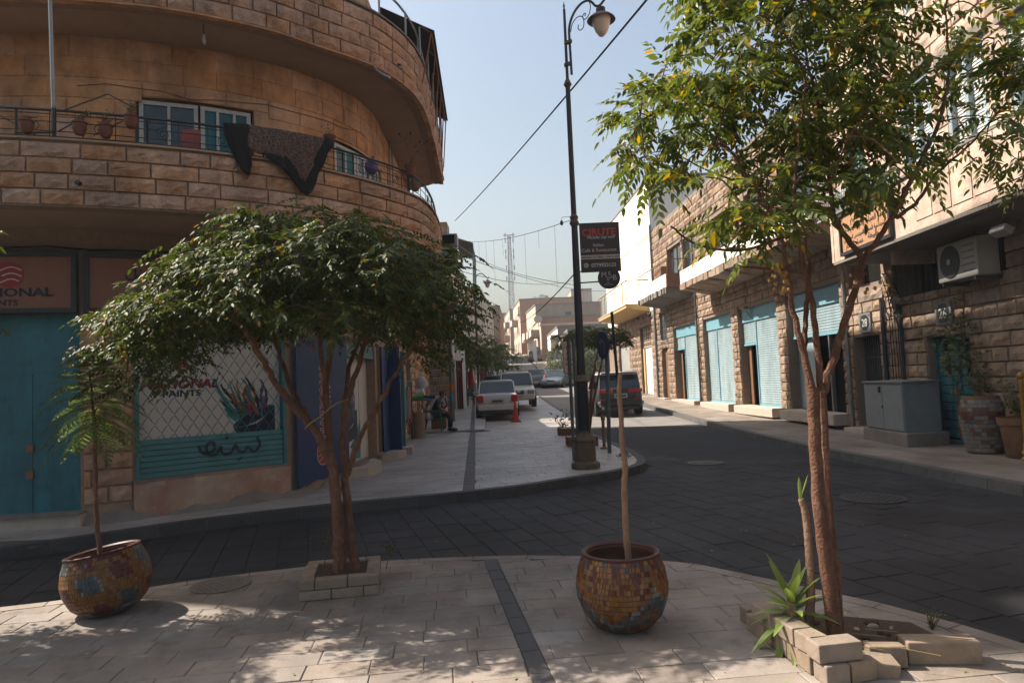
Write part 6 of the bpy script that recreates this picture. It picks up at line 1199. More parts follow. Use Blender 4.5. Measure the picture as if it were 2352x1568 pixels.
# direction sign with two posts
t = thing('street_name_sign', 'narrow bilingual direction sign with an arrow on twin grey posts left of the lamp', 'sign', (1.11, 13.3, 0)); pA = at(1296, 858, 13.2); pB = at(1320, 858, 13.6); F = Fr(pA, pB-pA, Vector(((pB-pA).y, -(pB-pA).x, 0))); F.v = Vector((0, 0, 1)); Lq = (Vector((pB.x, pB.y, 0))-Vector((pA.x, pA.y, 0))).length; F = Fr(pA, Vector((pB.x-pA.x, pB.y-pA.y, 0)), Vector((pB.y-pA.y, -(pB.x-pA.x), 0))); Hs = at(1296, 782, 13.2).z-pA.z
MB().fbox(F, 0, Lq, 0, Hs, -.03, 0).build('sign_panel', mat('sign_rose_grey', (.80, .68, .64), rough=.5, bump=0), t)
b = MB(); b.fbox(F, 0, Lq, 0, .012, 0, .004); b.fbox(F, 0, Lq, Hs-.012, Hs, 0, .004); b.fbox(F, 0, .012, .012, Hs-.012, 0, .004); b.fbox(F, Lq-.012, Lq, .012, Hs-.012, 0, .004); b.build('sign_border', M['wood'], t)
for v, s_ in ((.52, '\uFEF2\uFEA3\uFE8E\uFEF4\uFEB4\uFEDF\uFE8D'), (.40, '\uFEE2\uFEF3\uFEAA\uFED8\uFEDF\uFE8D')): text(s_, 'lettering', M['navy'], t, F, Lq*.5, v*Hs/.65, .002, .075)
for v, s_ in ((.27, 'Tourist Street'), (.17, 'Visitors Center')): text(s_, 'lettering', M['navy'], t, F, Lq*.5, v*Hs/.65, .002, .05, sx=Lq/.42)
MB().fprism(F, [(Lq*.35, .07), (Lq*.6, .07), (Lq*.6, .055), (Lq*.75, .08), (Lq*.6, .105), (Lq*.6, .09), (Lq*.35, .09)], 0, .003).build('arrow', M['navy'], t)
for k, (x, y) in enumerate(((1319, 1062), (1330, 1062))): q = gnd(x, y); q.y = 13.35+.05*k; q.x = at(x, y, q.y).x; MB().tube([(q.x, q.y, 0), (q.x, q.y, 2.38)], .033, 8).build('post', M['postg'], t)
# blue arrow disc
q = at(1384, 793, 14.6); t = thing('blue_arrow_sign', 'round blue traffic sign with white arrow on a grey post behind the potted stick', 'traffic sign', (2.0, 14.8, 0)); ang = Matrix.Rotation(-1.27, 3, 'Z'); u = ang @ Vector((1, 0, 0)); n_ = ang @ Vector((0, -1, 0)); F = Fr(q, u, n_); MB().fprism(F, [(.29*math.cos(a), .29*math.sin(a)) for a in np.linspace(0, 6.283, 33)[:-1]], -.012, 0).build('disc', M['blue'], t); scrawl(F, [(.08, -.2), (.08, .02), (.0, .1), (-.1, .08)], .028, M['greyp'], 'arrow', t, .003); MB().fprism(F, [(-.08, .16), (-.2, .08), (-.08, .0)], .002, .005).build('arrow_head', M['greyp'], t)
qb = gnd(1400, 1040); MB().tube([(qb.x, qb.y, -.01), (q.x+.1, q.y+.06, q.z+.25)], .042, 8).build('post', M['postg'], t)
t = thing('black_pole', 'slim black pole with spiked foot behind the bare potted stick', 'pole', (2.06, 13.4, 0)); qt = at(1405, 716, 13.4); MB().tube([(2.09, 13.4, 0), (qt.x, 13.4, qt.z)], .03, 8).build('pole_shaft', M['black'], t)
for a in range(6): c, s_ = math.cos(a*1.05), math.sin(a*1.05); MB().tube([(2.09+.03*c, 13.4+.03*s_, .16), (2.09+.12*c, 13.4+.12*s_, .03), (2.09+.16*c, 13.4+.16*s_, .07)], .012, 4).build('foot_spike', M['black'], t)
q = gnd(1388, 1030); t = thing('bollard', 'thin rusty bollard beside the blue arrow sign post', 'bollard', q); MB().lathe(q, [(.09, 0), (.09, .03), (.035, .04), (.035, .62), (.05, .66), (.045, .72), (.02, .76)], 12).build('shaft', M['rust'], t, smooth=True)
# second street lamp up the street and utility pole
q = at(1092, 700, 40); t = thing('street_lamp', 'distant black street lamp with curved arm above the umbrella tree', 'street lamp', (q.x, 40, .55)); za = at(1092, 660, 40).z; MB().tube([(q.x, 40, .5), (q.x, 40, za)], .07, 8).build('shaft', M['black'], t); AP = [at(x, y, 40) for x, y in ((1091, 665), (1091, 645), (1096, 632), (1106, 628), (1114, 634), (1119, 638), (1124, 636))]; MB().tube(crv(AP, 4), .03, 6).build('curved_arm', M['postg'], t); lc = at(1119, 641, 40); MB().lathe(lc-Vector((0, 0, .22)), [(.26, 0), (.2, .08), (.09, .16), (.06, .22)], 16).build('lamp_hood', M['postg'], t); MB().lathe(lc-Vector((0, 0, .52)), [(.02, 0), (.10, .05), (.18, .28)], 14).build('glass_globe', M['acw'], t, smooth=True)
q = gnd(1040, 966, .14); q = at(1040, 966, 26.5); t = thing('utility_pole', 'grey utility pole with orange and blue painted bands beyond the seated man', 'pole', (q.x, 26.5, .14)); MB().lathe((q.x, 26.5, .1), [(.09, 0), (.085, 1.0), (.075, 5.4)], 12).build('shaft', M['postg'], t, smooth=True)
for (y0, y1, m_) in ((880, 900, 'orange'), (902, 920, 'tealp')): a, c = at(1040, y1, 26.5).z, at(1040, y0, 26.5).z; MB().lathe((q.x, 26.5, a), [(.0875, 0), (.0875, c-a)], 12).build('painted_band', M[m_], t)
# ---------------------------------------------------------------- trees
class Leaves:
    """pinnate leaves scattered on twigs, gathered into one crown mesh"""
    def __init__(s, seed): s.r = np.random.default_rng(seed); s.V = []; s.n = 0
    def leaflets(s, P, D, N, L_, Wd):   # base points, directions, normals, lengths, widths
        D = D/np.linalg.norm(D, axis=1, keepdims=True); N = N-D*np.sum(N*D, axis=1, keepdims=True); N = N/(np.linalg.norm(N, axis=1, keepdims=True)+1e-9); X = np.cross(D, N)
        L_ = L_[:, None]; Wd = Wd[:, None]
        q = [P, P+D*L_*.32+X*Wd*.5-N*L_*.03, P+D*L_*.68+X*Wd*.36-N*L_*.07, P+D*L_-N*L_*.16, P+D*L_*.68-X*Wd*.36-N*L_*.07, P+D*L_*.32-X*Wd*.5-N*L_*.03]
        V = np.stack(q, 1).reshape(-1, 3); s.V.append(V); s.n += len(P)
    def leaf(s, p, d, L_, n=7, ll=.06, lw=.022, droop=.5):
        r = s.r; d = np.array(d, float); d /= np.linalg.norm(d); up = np.array([0, 0, 1.]); side = np.cross(d, up); side /= (np.linalg.norm(side)+1e-6); nor = np.cross(side, d); roll = r.normal(0, .35); side, nor = side*math.cos(roll)+nor*math.sin(roll), nor*math.cos(roll)-side*math.sin(roll)
        t = np.linspace(.22, 1, n); C = p+d*t[:, None]*L_-up*(t[:, None]**2)*L_*droop*.5; T = d-up*t[:, None]*droop
        P = np.concatenate([C, C, C[-1:]]); sgn = np.concatenate([np.ones(n), -np.ones(n), [0]])[:, None]; TT = np.concatenate([T, T, T[-1:]])
        D = side*sgn*1.0+TT*.75-up*r.uniform(.1, .6, (2*n+1, 1)); D[-1] = T[-1]; D += r.normal(0, .13, D.shape)
        k = np.concatenate([np.sin(t*math.pi*.8+.35)]*2+[[.9]]); NN = nor+r.normal(0, .25, D.shape); s.leaflets(P, D, NN, ll*k*r.uniform(.8, 1.2, len(k)), lw*k**.5*r.uniform(.85, 1.15, len(k)))
    def build(s, name, m, parent):
        V = np.concatenate(s.V); nq = len(V)//6; me = bpy.data.meshes.new(name); me.vertices.add(len(V)); me.vertices.foreach_set('co', V.astype(np.float32).ravel())
        base = (np.arange(nq)*6)[:, None]; F = np.concatenate([base+np.array([[0, 1, 2, 3]]), base+np.array([[0, 3, 4, 5]])], 1).reshape(-1)
        me.loops.add(len(F)); me.loops.foreach_set('vertex_index', F.astype(np.int32)); me.polygons.add(nq*2); me.polygons.foreach_set('loop_start', np.arange(nq*2, dtype=np.int32)*4)
        me.update(calc_edges=True); me.materials.append(m); return put(me, name, None, parent, 'stuff')
def limb(b, pts, r0, r1, n=8, wob=.012, seed=0):
    r = random.Random(seed); P = crv(pts, 6); k = len(P); rr = [(r0+(r1-r0)*i/(k-1))*(1+r.uniform(-.07, .07)) for i in range(k)]; P = [p+Vector((r.uniform(-wob, wob), r.uniform(-wob, wob), 0))*(0 if i in (0, k-1) else 1) for i, p in enumerate(P)]; b.tube(P, rr, n); return P
def pxs(lst): return [at(x, y, Y) for x, y, Y in lst]

# --- umbrella tree (left)
T1 = thing('umbrella_tree', 'low umbrella shaped tree with several reddish stems in the brick planter, dense drooping crown', 'tree', (-1.40, 5.55, .12))
b = MB(); g = Vector((-1.40, 5.55, .12)); stems = []
stems.append(limb(b, [g+Vector((-.06, 0, 0)), *pxs([(778, 1200, 5.53), (768, 1090, 5.55)])], .054, .044, seed=1))
stems.append(limb(b, pxs([(768, 1095, 5.55), (735, 1010, 5.50), (690, 950, 5.46), (640, 890, 5.41), (600, 820, 5.27), (560, 755, 5.14), (500, 690, 5.04)]), .038, .018, seed=2))
stems.append(limb(b, pxs([(712, 980, 5.50), (690, 930, 5.59), (655, 860, 5.69), (630, 780, 5.78), (610, 700, 5.82)]), .025, .014, seed=3))
stems.append(limb(b, pxs([(768, 1090, 5.55), (752, 960, 5.59), (752, 860, 5.69), (770, 740, 5.69), (768, 640, 5.69)]), .036, .016, seed=4))
b.build('trunk', M['bark'], T1, smooth=True)
b = MB(); limb(b, [g+Vector((.06, .04, 0)), *pxs([(802, 1200, 5.59), (793, 1080, 5.61), (788, 960, 5.64), (812, 870, 5.69), (850, 760, 5.78), (880, 660, 5.87)])], .040, .015, seed=5); limb(b, pxs([(798, 1090, 5.59), (820, 1020, 5.50), (870, 930, 5.41), (920, 840, 5.32), (975, 760, 5.23), (1040, 700, 5.18)]), .023, .010, seed=6); limb(b, pxs([(790, 980, 5.64), (800, 860, 5.82), (835, 760, 5.96), (870, 700, 6.05)]), .024, .012, seed=7); limb(b, pxs([(752, 900, 5.64), (735, 800, 5.50), (745, 720, 5.41), (735, 640, 5.41)]), .022, .012, seed=8)
b.build('side_stem', M['bark'], T1, smooth=True); stems += [pxs([(812, 870, 5.69), (850, 760, 5.78), (880, 660, 5.87)]), pxs([(920, 840, 5.32), (975, 760, 5.23), (1040, 700, 5.18)]), pxs([(835, 760, 5.96), (870, 700, 6.05)]), pxs([(735, 800, 5.50), (745, 720, 5.41)])]
b = MB(); limb(b, pxs([(700, 985, 5.41), (760, 935, 5.46), (800, 915, 5.50)]), .006, .005, n=5, seed=9); b.build('tie_rope', M['weed'], T1)
r_ = random.Random(42); Lv = Leaves(1); tw = MB(); hub = at(770, 760, 5.64)
def dome(x):                          # crown top and bottom heights read from the outline, by X
    return lerp([(-3.62, 1.99), (-3.21, 2.26), (-2.75, 2.54), (-2.38, 2.81), (-2.06, 3.09), (-1.74, 3.11), (-1.28, 3.05), (-0.92, 2.88), (-0.64, 2.75), (-0.37, 2.47), (-0.09, 2.20), (0.05, 1.92)])(x)
def dbot(x): return lerp([(-3.62, 1.83), (-3.30, 1.66), (-2.93, 1.71), (-2.66, 1.92), (-2.29, 2.08), (-1.47, 2.08), (-1.10, 1.92), (-0.73, 1.80), (-0.46, 1.83), (0.00, 1.71)])(x)
tips = []
for i in range(430):
    for _ in range(30):
        x = r_.uniform(-3.14, -.37); y = r_.uniform(4.4, 6.9); cxx = (x+1.74)/1.42; cyy = (y-5.64)/1.03
        if cxx*cxx+cyy*cyy < 1: break
    zt = dome(x)-.55*max(0, cyy*cyy)-.04; zb = dbot(x)+.05; u = r_.random(); tips.append(Vector((x, y, zt-(zt-zb)*(u**1.9 if r_.random() < .72 else u)*.98)))
nodes1 = [p for P in stems for p in P if p.z > 1.72]; hubp = Vector((-1.47, 5.6, 1.97)); tips.sort(key=lambda q: (q-hubp).length)
for i, tip in enumerate(tips):
    nd = min(nodes1, key=lambda q: (q-tip).length+(.25 if q.z > tip.z+.1 else 0)); dv = tip-nd; md_ = nd.lerp(tip, .5)+Vector((0, 0, .04+.08*dv.length)); L0 = dv.length
    tw.tube(crv([nd, md_, tip], 3), [.004+.006*L0, .004+.004*L0, .004, .004, .0035, .003, .003], 4, cap=False); nodes1 += [tip, md_]
    out = Vector((tip.x-hubp.x, tip.y-hubp.y, .15)).normalized()
    for k in range(9):
        a = r_.uniform(0, 6.28); d = np.array(out*r_.uniform(.2, 1.2)+Vector((math.cos(a), math.sin(a), r_.uniform(-.55, .25)))); p = np.array(tip)+np.array([r_.gauss(0, .10), r_.gauss(0, .10), r_.gauss(0, .04)]); Lv.leaf(p, d, r_.uniform(.15, .30), n=7, ll=r_.uniform(.045, .070), lw=.022, droop=r_.uniform(.5, 1.1))
tw.build('twigs', M['bark'], T1, kind='stuff'); Lv.build('crown', LF['left'], T1); print('left leaflets', Lv.n)

# --- slender tree (right foreground)
T2 = thing('slender_tree', 'tall slender tree with twin reddish trunk and airy crown in the front right planter', 'tree', (1.76, 3.95, .05))
b = MB(); limb(b, pxs([(1918, 1500, 3.92), (1912, 1400, 3.92), (1896, 1280, 3.92), (1882, 1150, 3.92), (1872, 1020, 3.92), (1866, 890, 3.92)]), .043, .034, n=10, wob=.003, seed=11); b.build('trunk', M['bark'], T2, smooth=True)
b = MB(); limb(b, pxs([(1925, 1480, 3.98), (1922, 1330, 3.99), (1905, 1200, 4.0), (1896, 1060, 4.0), (1888, 900, 3.99)]), .030, .025, n=8, wob=.003, seed=12)
limb(b, pxs([(1888, 905, 3.99), (1905, 850, 3.96), (1938, 745, 3.92), (1972, 640, 3.9), (1983, 590, 3.9)]), .024, .019, seed=13); b.build('second_stem', M['bark'], T2, smooth=True)
br = [[(1866, 895, 3.92), (1838, 780, 3.9), (1818, 690, 3.88), (1806, 610, 3.85), (1795, 540, 3.8), (1760, 470, 3.7), (1700, 380, 3.6), (1640, 300, 3.5)],
      [(1862, 900, 3.93), (1848, 800, 3.95), (1852, 700, 3.97), (1858, 630, 4.0), (1850, 560, 4.05), (1838, 480, 4.1), (1800, 380, 4.2), (1740, 240, 4.3), (1700, 120, 4.4)],
      [(1884, 895, 3.95), (1875, 780, 3.9), (1862, 680, 3.8), (1838, 570, 3.7), (1825, 470, 3.65), (1830, 360, 3.6), (1850, 200, 3.55)],
      [(1983, 592, 3.9), (1940, 540, 3.9), (1912, 480, 3.9), (1900, 380, 3.92), (1880, 250, 3.95), (1850, 120, 4.0), (1840, 0, 4.05)],
      [(1983, 592, 3.9), (2030, 530, 3.85), (2085, 430, 3.8), (2130, 340, 3.75), (2165, 250, 3.7), (2180, 150, 3.7), (2170, 20, 3.7)],
      [(2060, 500, 3.82), (2110, 460, 3.9), (2150, 400, 4.0), (2230, 330, 4.1), (2290, 260, 4.2)],
      [(1858, 632, 4.0), (1800, 620, 3.9), (1740, 615, 3.8), (1700, 612, 3.75)], [(1800, 545, 3.8), (1700, 575, 3.6), (1600, 560, 3.5), (1540, 520, 3.45)], [(1838, 480, 4.1), (1900, 420, 4.2), (1990, 330, 4.4), (2060, 200, 4.5)], [(1912, 480, 3.9), (1860, 470, 4.0), (1700, 420, 4.2), (1600, 380, 4.3)]]
tw = MB(); nodes = []; b = MB()
for i, L_ in enumerate(br): P = limb(b, pxs(L_), (.020, .018, .021, .018, .018, .012, .010, .009, .011, .010)[i], .005, n=7, wob=.006, seed=20+i); nodes += [(p, i) for p in P[len(P)//3:]]
b.build('branches', M['bark'], T2, smooth=True)
Lv = Leaves(2); r_ = random.Random(77); lim = []
def inlobes(x, y):                    # outline of the crown as it shows against sky and walls
    top = -400; L_ = [(1385, 300), (1450, 200), (1470, 150), (1560, 80), (1570, -60), (1700, -120)]
    left = lerp([(-150, 1600), (0, 1565), (100, 1555), (160, 1470), (220, 1440), (270, 1395), (300, 1400), (360, 1440), (420, 1490), (450, 1490), (480, 1590), (540, 1620), (600, 1640)])(y)
    bot = lerp([(1385, 330), (1450, 405), (1550, 415), (1590, 440), (1640, 520), (1680, 575), (1760, 585), (1800, 500), (1900, 440), (2000, 430), (2080, 390), (2160, 400), (2352, 430), (2500, 440)])(x)
    return x > left and y < bot
cnt = 0
while cnt < 285:
    x = r_.uniform(1390, 2480); y = r_.uniform(-150, 580)
    if not inlobes(x, y): continue
    if r_.random() < (.55 if x > 2060 else (.12 if y < 330 or x > 1700 else .5)): continue
    Y = r_.gauss(3.95, .42)
    if not 3.1 < Y < 5.1: continue
    tip = at(x, y, Y); nd, _ = min(nodes, key=lambda q: (q[0]-tip).length); dv = tip-nd
    if dv.length > .42: continue
    nodes.append((tip, 0)); nodes.append((nd.lerp(tip, .5)+Vector((0, 0, .05)), 0))
    cnt += 1
    if dv.length > .08: tw.tube(crv([nd, nd.lerp(tip, .5)+Vector((0, 0, .05)), tip], 3), [.006, .005, .0045, .004, .0035, .003, .003], 4)
    out = dv.normalized() if dv.length > .05 else Vector((r_.uniform(-1, 1), r_.uniform(-1, 1), .3)).normalized()
    for k in range(6 if x < 2020 else 5):
        a = r_.uniform(0, 6.28); d = np.array(out*r_.uniform(.3, 1.0)+Vector((math.cos(a), math.sin(a), r_.uniform(-.45, .4)))*.9); Lv.leaf(np.array(tip)+np.array([r_.gauss(0, .03) for _ in range(3)]), d, r_.uniform(.16, .27), n=7, ll=.070, lw=.0235, droop=r_.uniform(.4, 1.0))
tw.build('twigs', M['bark'], T2, kind='stuff'); Lv.build('crown', LF['right'], T2); print('right leaflets', Lv.n)
fr = MB()
for (x, y, Y) in [(1795+r_.gauss(0, 12), 600+r_.uniform(0, 90), 3.78) for _ in range(26)]+[(x, y, 3.85) for x, y in ((1955, 632), (1946, 655), (2010, 662), (2022, 648), (1988, 672), (1992, 664), (2043, 625), (2040, 655), (1935, 640))]: fr.ell(at(x, y, Y+r_.gauss(0, .04)), (.010, .010, .013), 7, 5)
fr.build('fruit_cluster', LF['fruit'], T2, kind='stuff')
# --- off frame neighbour whose shade lies across the paving at the left, its leaf tips just entering the picture
T3 = thing('shade_tree', 'leaf tips of a tree just beyond the left edge of the picture', 'tree', (-5.35, 5.0, 0)); b = MB(); limb(b, [(-5.35, 5.0, 0), (-5.3, 5.0, 1.0), (-5.4, 5.05, 2.0)], .07, .05, seed=31); limb(b, [(-5.4, 5.05, 1.9), (-5.9, 5.3, 2.6), (-6.3, 5.6, 3.0)], .04, .015, seed=32); limb(b, [(-5.4, 5.05, 1.9), (-5.0, 5.3, 2.6), (-4.8, 5.5, 3.0)], .04, .015, seed=33); b.build('trunk', M['bark'], T3, smooth=True)
Lv = Leaves(5)
for i in range(520):
    for _ in range(20):
        x = r_.uniform(-6.6, -4.0); y = r_.uniform(3.9, 5.6)
        if ((x+5.1)/1.4)**2+((y-4.75)/.78)**2 < 1: break
    z = 2.35+r_.random()*1.0-.2*((x+5.2)**2)
    if x > -y*.77-.12: continue
    for k in range(6): a = r_.uniform(0, 6.28); Lv.leaf(np.array([x, y, z]), np.array([math.cos(a), math.sin(a), r_.uniform(-.4, .3)]), r_.uniform(.18, .28), n=5, ll=.085, lw=.034, droop=.7)
Lv.build('crown', LF['left'], T3)
# --- small trees on the corner island and up the street
def small_tree(label, base, crown, rx, ry, rz_, n, seed, m='left', group=None, stems=3, ll=.07, k_=6):
    t = thing('small_tree', label, 'tree', base, group); r = random.Random(seed); b = MB(); base = Vector(base); crown = Vector(crown)
    for i in range(stems): a = i*6.28/stems+seed; e = crown+Vector((math.cos(a)*rx*.55, math.sin(a)*ry*.55, -rz_*.2)); limb(b, [base+Vector((math.cos(a)*.03, math.sin(a)*.03, 0)), base.lerp(e, .45)+Vector((0, 0, .1)), e], .03*rx/.8+.012, .01, n=6, seed=seed+i)
    b.build('trunk', M['bark'], t, smooth=True); L_ = Leaves(seed)
    for i in range(n):
        a = r.uniform(0, 6.28); q = math.sqrt(r.random()); p = crown+Vector((math.cos(a)*q*rx, math.sin(a)*q*ry, rz_*(r.uniform(-1, 1)*(1-q*q*.5)-q*q*.5)))
        for k in range(k_): a2 = r.uniform(0, 6.28); L_.leaf(np.array(p), np.array([math.cos(a2)+math.cos(a)*.5, math.sin(a2)+math.sin(a)*.5, r.uniform(-.5, .3)]), r.uniform(.16, .28)*ll/.07, n=5, ll=ll, lw=ll*.42, droop=.8)
    L_.build('crown', LF[m], t); return t
q = gnd(1345, 1010); small_tree('small umbrella tree growing from the low planter behind the lamp post', (1.62, 16.0, .1), at(1362, 768, 16.1), .92, .8, .22, 110, 51)
q = at(1142, 800, 47); small_tree('rounded dark street tree before the distant bend on the left sidewalk', (q.x, 47, zg(47)), at(1140, 812, 47), 1.5, 1.5, 1.0, 90, 52, ll=.16)
q = at(1120, 850, 42); small_tree('dark street tree behind the umbrella tree crown on the left sidewalk', (q.x, 41, zg(41)), at(1108, 800, 41), 1.3, 1.3, 1.1, 90, 53, ll=.15)
q = at(1262, 690, 162); small_tree('dark bush on the skyline roof beside the water tank', (at(1250, 690, 162).x, 163, 20), at(1248, 686, 163), 2.6, 2, 1.1, 50, 54, ll=.3)
q = at(1335, 840, 44); small_tree('dark green tree behind the direction sign on the right pavement', (q.x, 58, 1.4), at(1318, 812, 58), 2.2, 2.0, 1.8, 110, 55, ll=.2)
# ---------------------------------------------------------------- brick planters
def bricks(t, segs, h, courses, thick, L_=.24, m='planter_brick', top=None, r=random.Random(3), z0=0, gap=.006, mk='brickp'):
    for (a, c) in segs:
        a = Vector((*a, 0)); c = Vector((*c, 0)); u = (c-a).normalized(); n_ = Vector((u.y, -u.x, 0)); T = (c-a).length; F = Fr(a, u, n_)
        for k in range(courses):
            x = -L_*(.5 if k % 2 else 0)
            while x < T-.01:
                x0, x1 = max(x, 0), min(x+L_, T); x += L_
                if x1-x0 < .03: continue
                j = r.uniform(-.004, .004); b = MB(); b.fbox(F, x0+gap/2, x1-gap/2, z0+k*h/courses+gap/2, z0+(k+1)*h/courses-gap*.3, j, -thick+j); b.build('brick', M[mk], t, bevel=.005, seg=1)
g0, g1 = gnd(686, 1383), gnd(868, 1366); u = (g1-g0).normalized(); nn = Vector((-u.y, u.x, 0)); Wd = .62; A = g0; B_ = g0+u*.60; C_ = B_+nn*Wd; D_ = A+nn*Wd
t = thing('brick_planter', 'low two course brick planter around the umbrella tree', 'planter', A); th = .10
I = lambda p, du, dn: (p.x+u.x*du+nn.x*dn, p.y+u.y*du+nn.y*dn)
bricks(t, [(I(A, 0, 0), I(B_, 0, 0)), (I(B_, -0, th+.004), I(C_, 0, -th-.004)), (I(C_, 0, 0), I(D_, 0, 0)), (I(D_, 0, -th-.004), I(A, 0, th+.004))], .155, 2, th)
b = MB(); b.prism([I(A, th, th), I(B_, -th, th), I(C_, -th, -th), I(D_, th, -th)], 0, .14); b.build('soil', M['soil'], t)
for (x, y, hgt) in ((735, 1310, .35), (880, 1290, .2)): 
    q = at(x, y, 5.6); t2 = thing('weed', ('thin dry weed stalk in the umbrella tree planter, left of the trunk' if x < 800 else 'small green weed in the umbrella tree planter right of the trunk'), 'plant', q); b = MB(); b.tube(crv([Vector((q.x, 5.7, .1)), Vector((q.x+.03, 5.68, .1+hgt*.5)), Vector((q.x+.05, 5.7, .1+hgt))], 4), .004, 4); b.build('stem', M['bark'], t2); sprig(t2, Vector((q.x+.03, 5.69, .1+hgt*.6)), 3, .1, seed=x, leaf=.03)
t = thing('brick_planter', 'front right planter of stacked pale bricks holding the slender tree and yucca', 'planter', (1.4, 3.7, 0)); a, c, d = (1.385, 4.28), (1.445, 3.60), (1.70, 3.56)
def lay(p, q, z, h, w, m='brickp', tilt=None):
    p = Vector((*p, 0)); q = Vector((*q, 0)); c_ = (p+q)/2; b = MB(); b.box((c_.x, c_.y, z+h/2), ((q-p).length, w, h), rz=math.atan2(q.y-p.y, q.x-p.x), tilt=tilt); b.build('brick', M[m], t, bevel=.008, seg=2)
e = [(1.42, 4.36), (1.455, 4.13), (1.49, 3.90), (1.525, 3.67)]
for k in range(3): lay((e[k][0]+.02, e[k][1]-.004), (e[k+1][0]+.02, e[k+1][1]+.004), .0, .10, .12); lay((e[k][0]+.02, e[k][1]-.11 if k < 2 else e[k][1]-.11), (e[k+1][0]+.02, e[k+1][1]-.10 if k < 2 else e[k+1][1]-.02), .102, .095, .115)
lay((1.50, 3.58), (1.63, 3.60), 0, .10, .12); lay((1.635, 3.60), (1.78, 3.64), 0, .10, .12); lay((1.48, 3.605), (1.72, 3.64), .102, .095, .12); lay((1.76, 3.66), (1.92, 3.64), .0, .085, .13, tilt=(.1, .12)); lay((1.83, 3.76), (2.02, 3.74), .0, .11, .10, tilt=(-.1, 0)); lay((2.05, 3.80), (2.42, 3.76), .0, .12, .13); lay((1.40, 4.45), (1.62, 4.48), 0, .1, .11)
so = MB(); so.prism([(1.5, 4.4), (1.5, 3.68), (1.8, 3.66), (2.1, 3.80), (2.4, 3.85), (2.35, 4.25), (1.9, 4.45)], -.01, .035); o = so.build('soil', M['soil'], t); 
for k in range(26): x, y = rnd.uniform(1.55, 2.3), rnd.uniform(3.75, 4.3); MB().ell((x, y, .04), (rnd.uniform(.012, .04), rnd.uniform(.012, .035), rnd.uniform(.01, .025)), 7, 5).build('pebble', M['soil' if k % 4 else 'brickp'], t)
for k in range(7): x, y = rnd.uniform(1.55, 2.1), rnd.uniform(3.6, 4.0); a = rnd.uniform(-.8, .3); MB().tube([(x, y, .12), (x+.18*math.cos(a), y+.18*math.sin(a), .10)], .0025, 4).build('straw', M['weed'], t)
# yucca: bare cane and rosette
q = gnd(1855, 1475, .03); t = thing('yucca', 'yucca with tall bare cane and low rosette of sword leaves beside the slender tree', 'plant', q); b = MB(); P = crv([q, at(1862, 1360, 3.99), at(1858, 1260, 3.99), at(1850, 1180, 4.0), at(1840, 1145, 4.0)], 8); b.tube(P, [.026-.009*i/(len(P)-1)+.0022*(i % 2) for i in range(len(P))], 9); b.build('cane', M['yucca'], t, smooth=True)
def blade(b, p, d, L_, w, droop, seg=7):
    d = Vector(d).normalized(); s_ = d.cross(Vector((0, 0, 1))); s_ = s_.normalized() if s_.length > .01 else Vector((1, 0, 0)); base = len(b.v); 
    for i in range(seg+1):
        k = i/seg; c = Vector(p)+d*L_*k-Vector((0, 0, 1))*droop*L_*k*k; ww = w*(.55+.9*k)*(1-k**2.2)+.001; n_ = s_.cross(d)*ww*.35
        b.v += [tuple(c-s_*ww+n_), tuple(c), tuple(c+s_*ww+n_)]
    for i in range(seg): a = base+i*3; b.f += [(a, a+1, a+4, a+3), (a+1, a+2, a+5, a+4)]; b.mi += [0, 0]
top = at(1838, 1140, 4.0)
for (dx, dz, L_) in ((-.05, 1, .14), (.32, 1, .16), (.38, 1, .13)): b = MB(); blade(b, top-Vector((0, 0, .02)), (dx, -.1, dz), L_, .012, .02); b.build('leaf', LF['yucca'], t)
cen = Vector((q.x-.08, q.y-.02, .27)); r_ = random.Random(8)
for k in range(34):
    a = k*2.4; el = 1.15-.05*k; b = MB(); blade(b, cen+Vector((0, 0, -.004*k)), (math.cos(a)*math.cos(el), math.sin(a)*math.cos(el)*.8, math.sin(el)), r_.uniform(.22, .32), .030, .06+.014*k); b.build('leaf', LF['yucca'], t)
b = MB(); b.tube([cen-Vector((0, 0, .25)), cen], .03, 8); b.build('rosette_stem', M['yucca'], t)
# ---------------------------------------------------------------- mosaic pots
def mosaic_pot(label, c, R_, H_, tilt, pick, nm, seed):
    t = thing('mosaic_pot', label, 'flower pot', c); T_ = Matrix.Rotation(tilt, 3, 'Y'); prof = [(.40, .0), (.62, .05), (.85, .20), (.98, .42), (1.0, .58), (.95, .76), (.86, .92), (.82, .97)]; pf = [(r*R_, z*H_) for r, z in prof]
    c = Vector(c); MB().lathe(c, [(.001, 0)]+pf+[(.80*R_, H_), (.74*R_, H_*.96), (.80*R_, H_*.8), (.84*R_, H_*.62), (.001, H_*.60)], 40, M=T_).build('pot_body', M['mosG'], t, smooth=True)
    b = MB(); b.lathe(c, [(.82*R_, .965*H_), (.86*R_, .975*H_), (.86*R_, 1.0*H_), (.80*R_, 1.012*H_), (.75*R_, .99*H_), (.745*R_, .85*H_)], 44, M=T_, cap=False); b.build('rim', M['potred'], t, smooth=True)
    MB().lathe(c, [(.001, H_*.62), (.83*R_, H_*.62), (.001, H_*.63)], 24, M=T_).build('soil', M['soil'], t)
    tess(t, c, pf, 17, .75, pick, nmax=nm, th=.004, tiltM=T_, r=random.Random(seed)); return t
def zig(a, k, n, ph, lo, amp): return lo+amp*abs(((a*n/6.283+ph) % 1)*2-1)
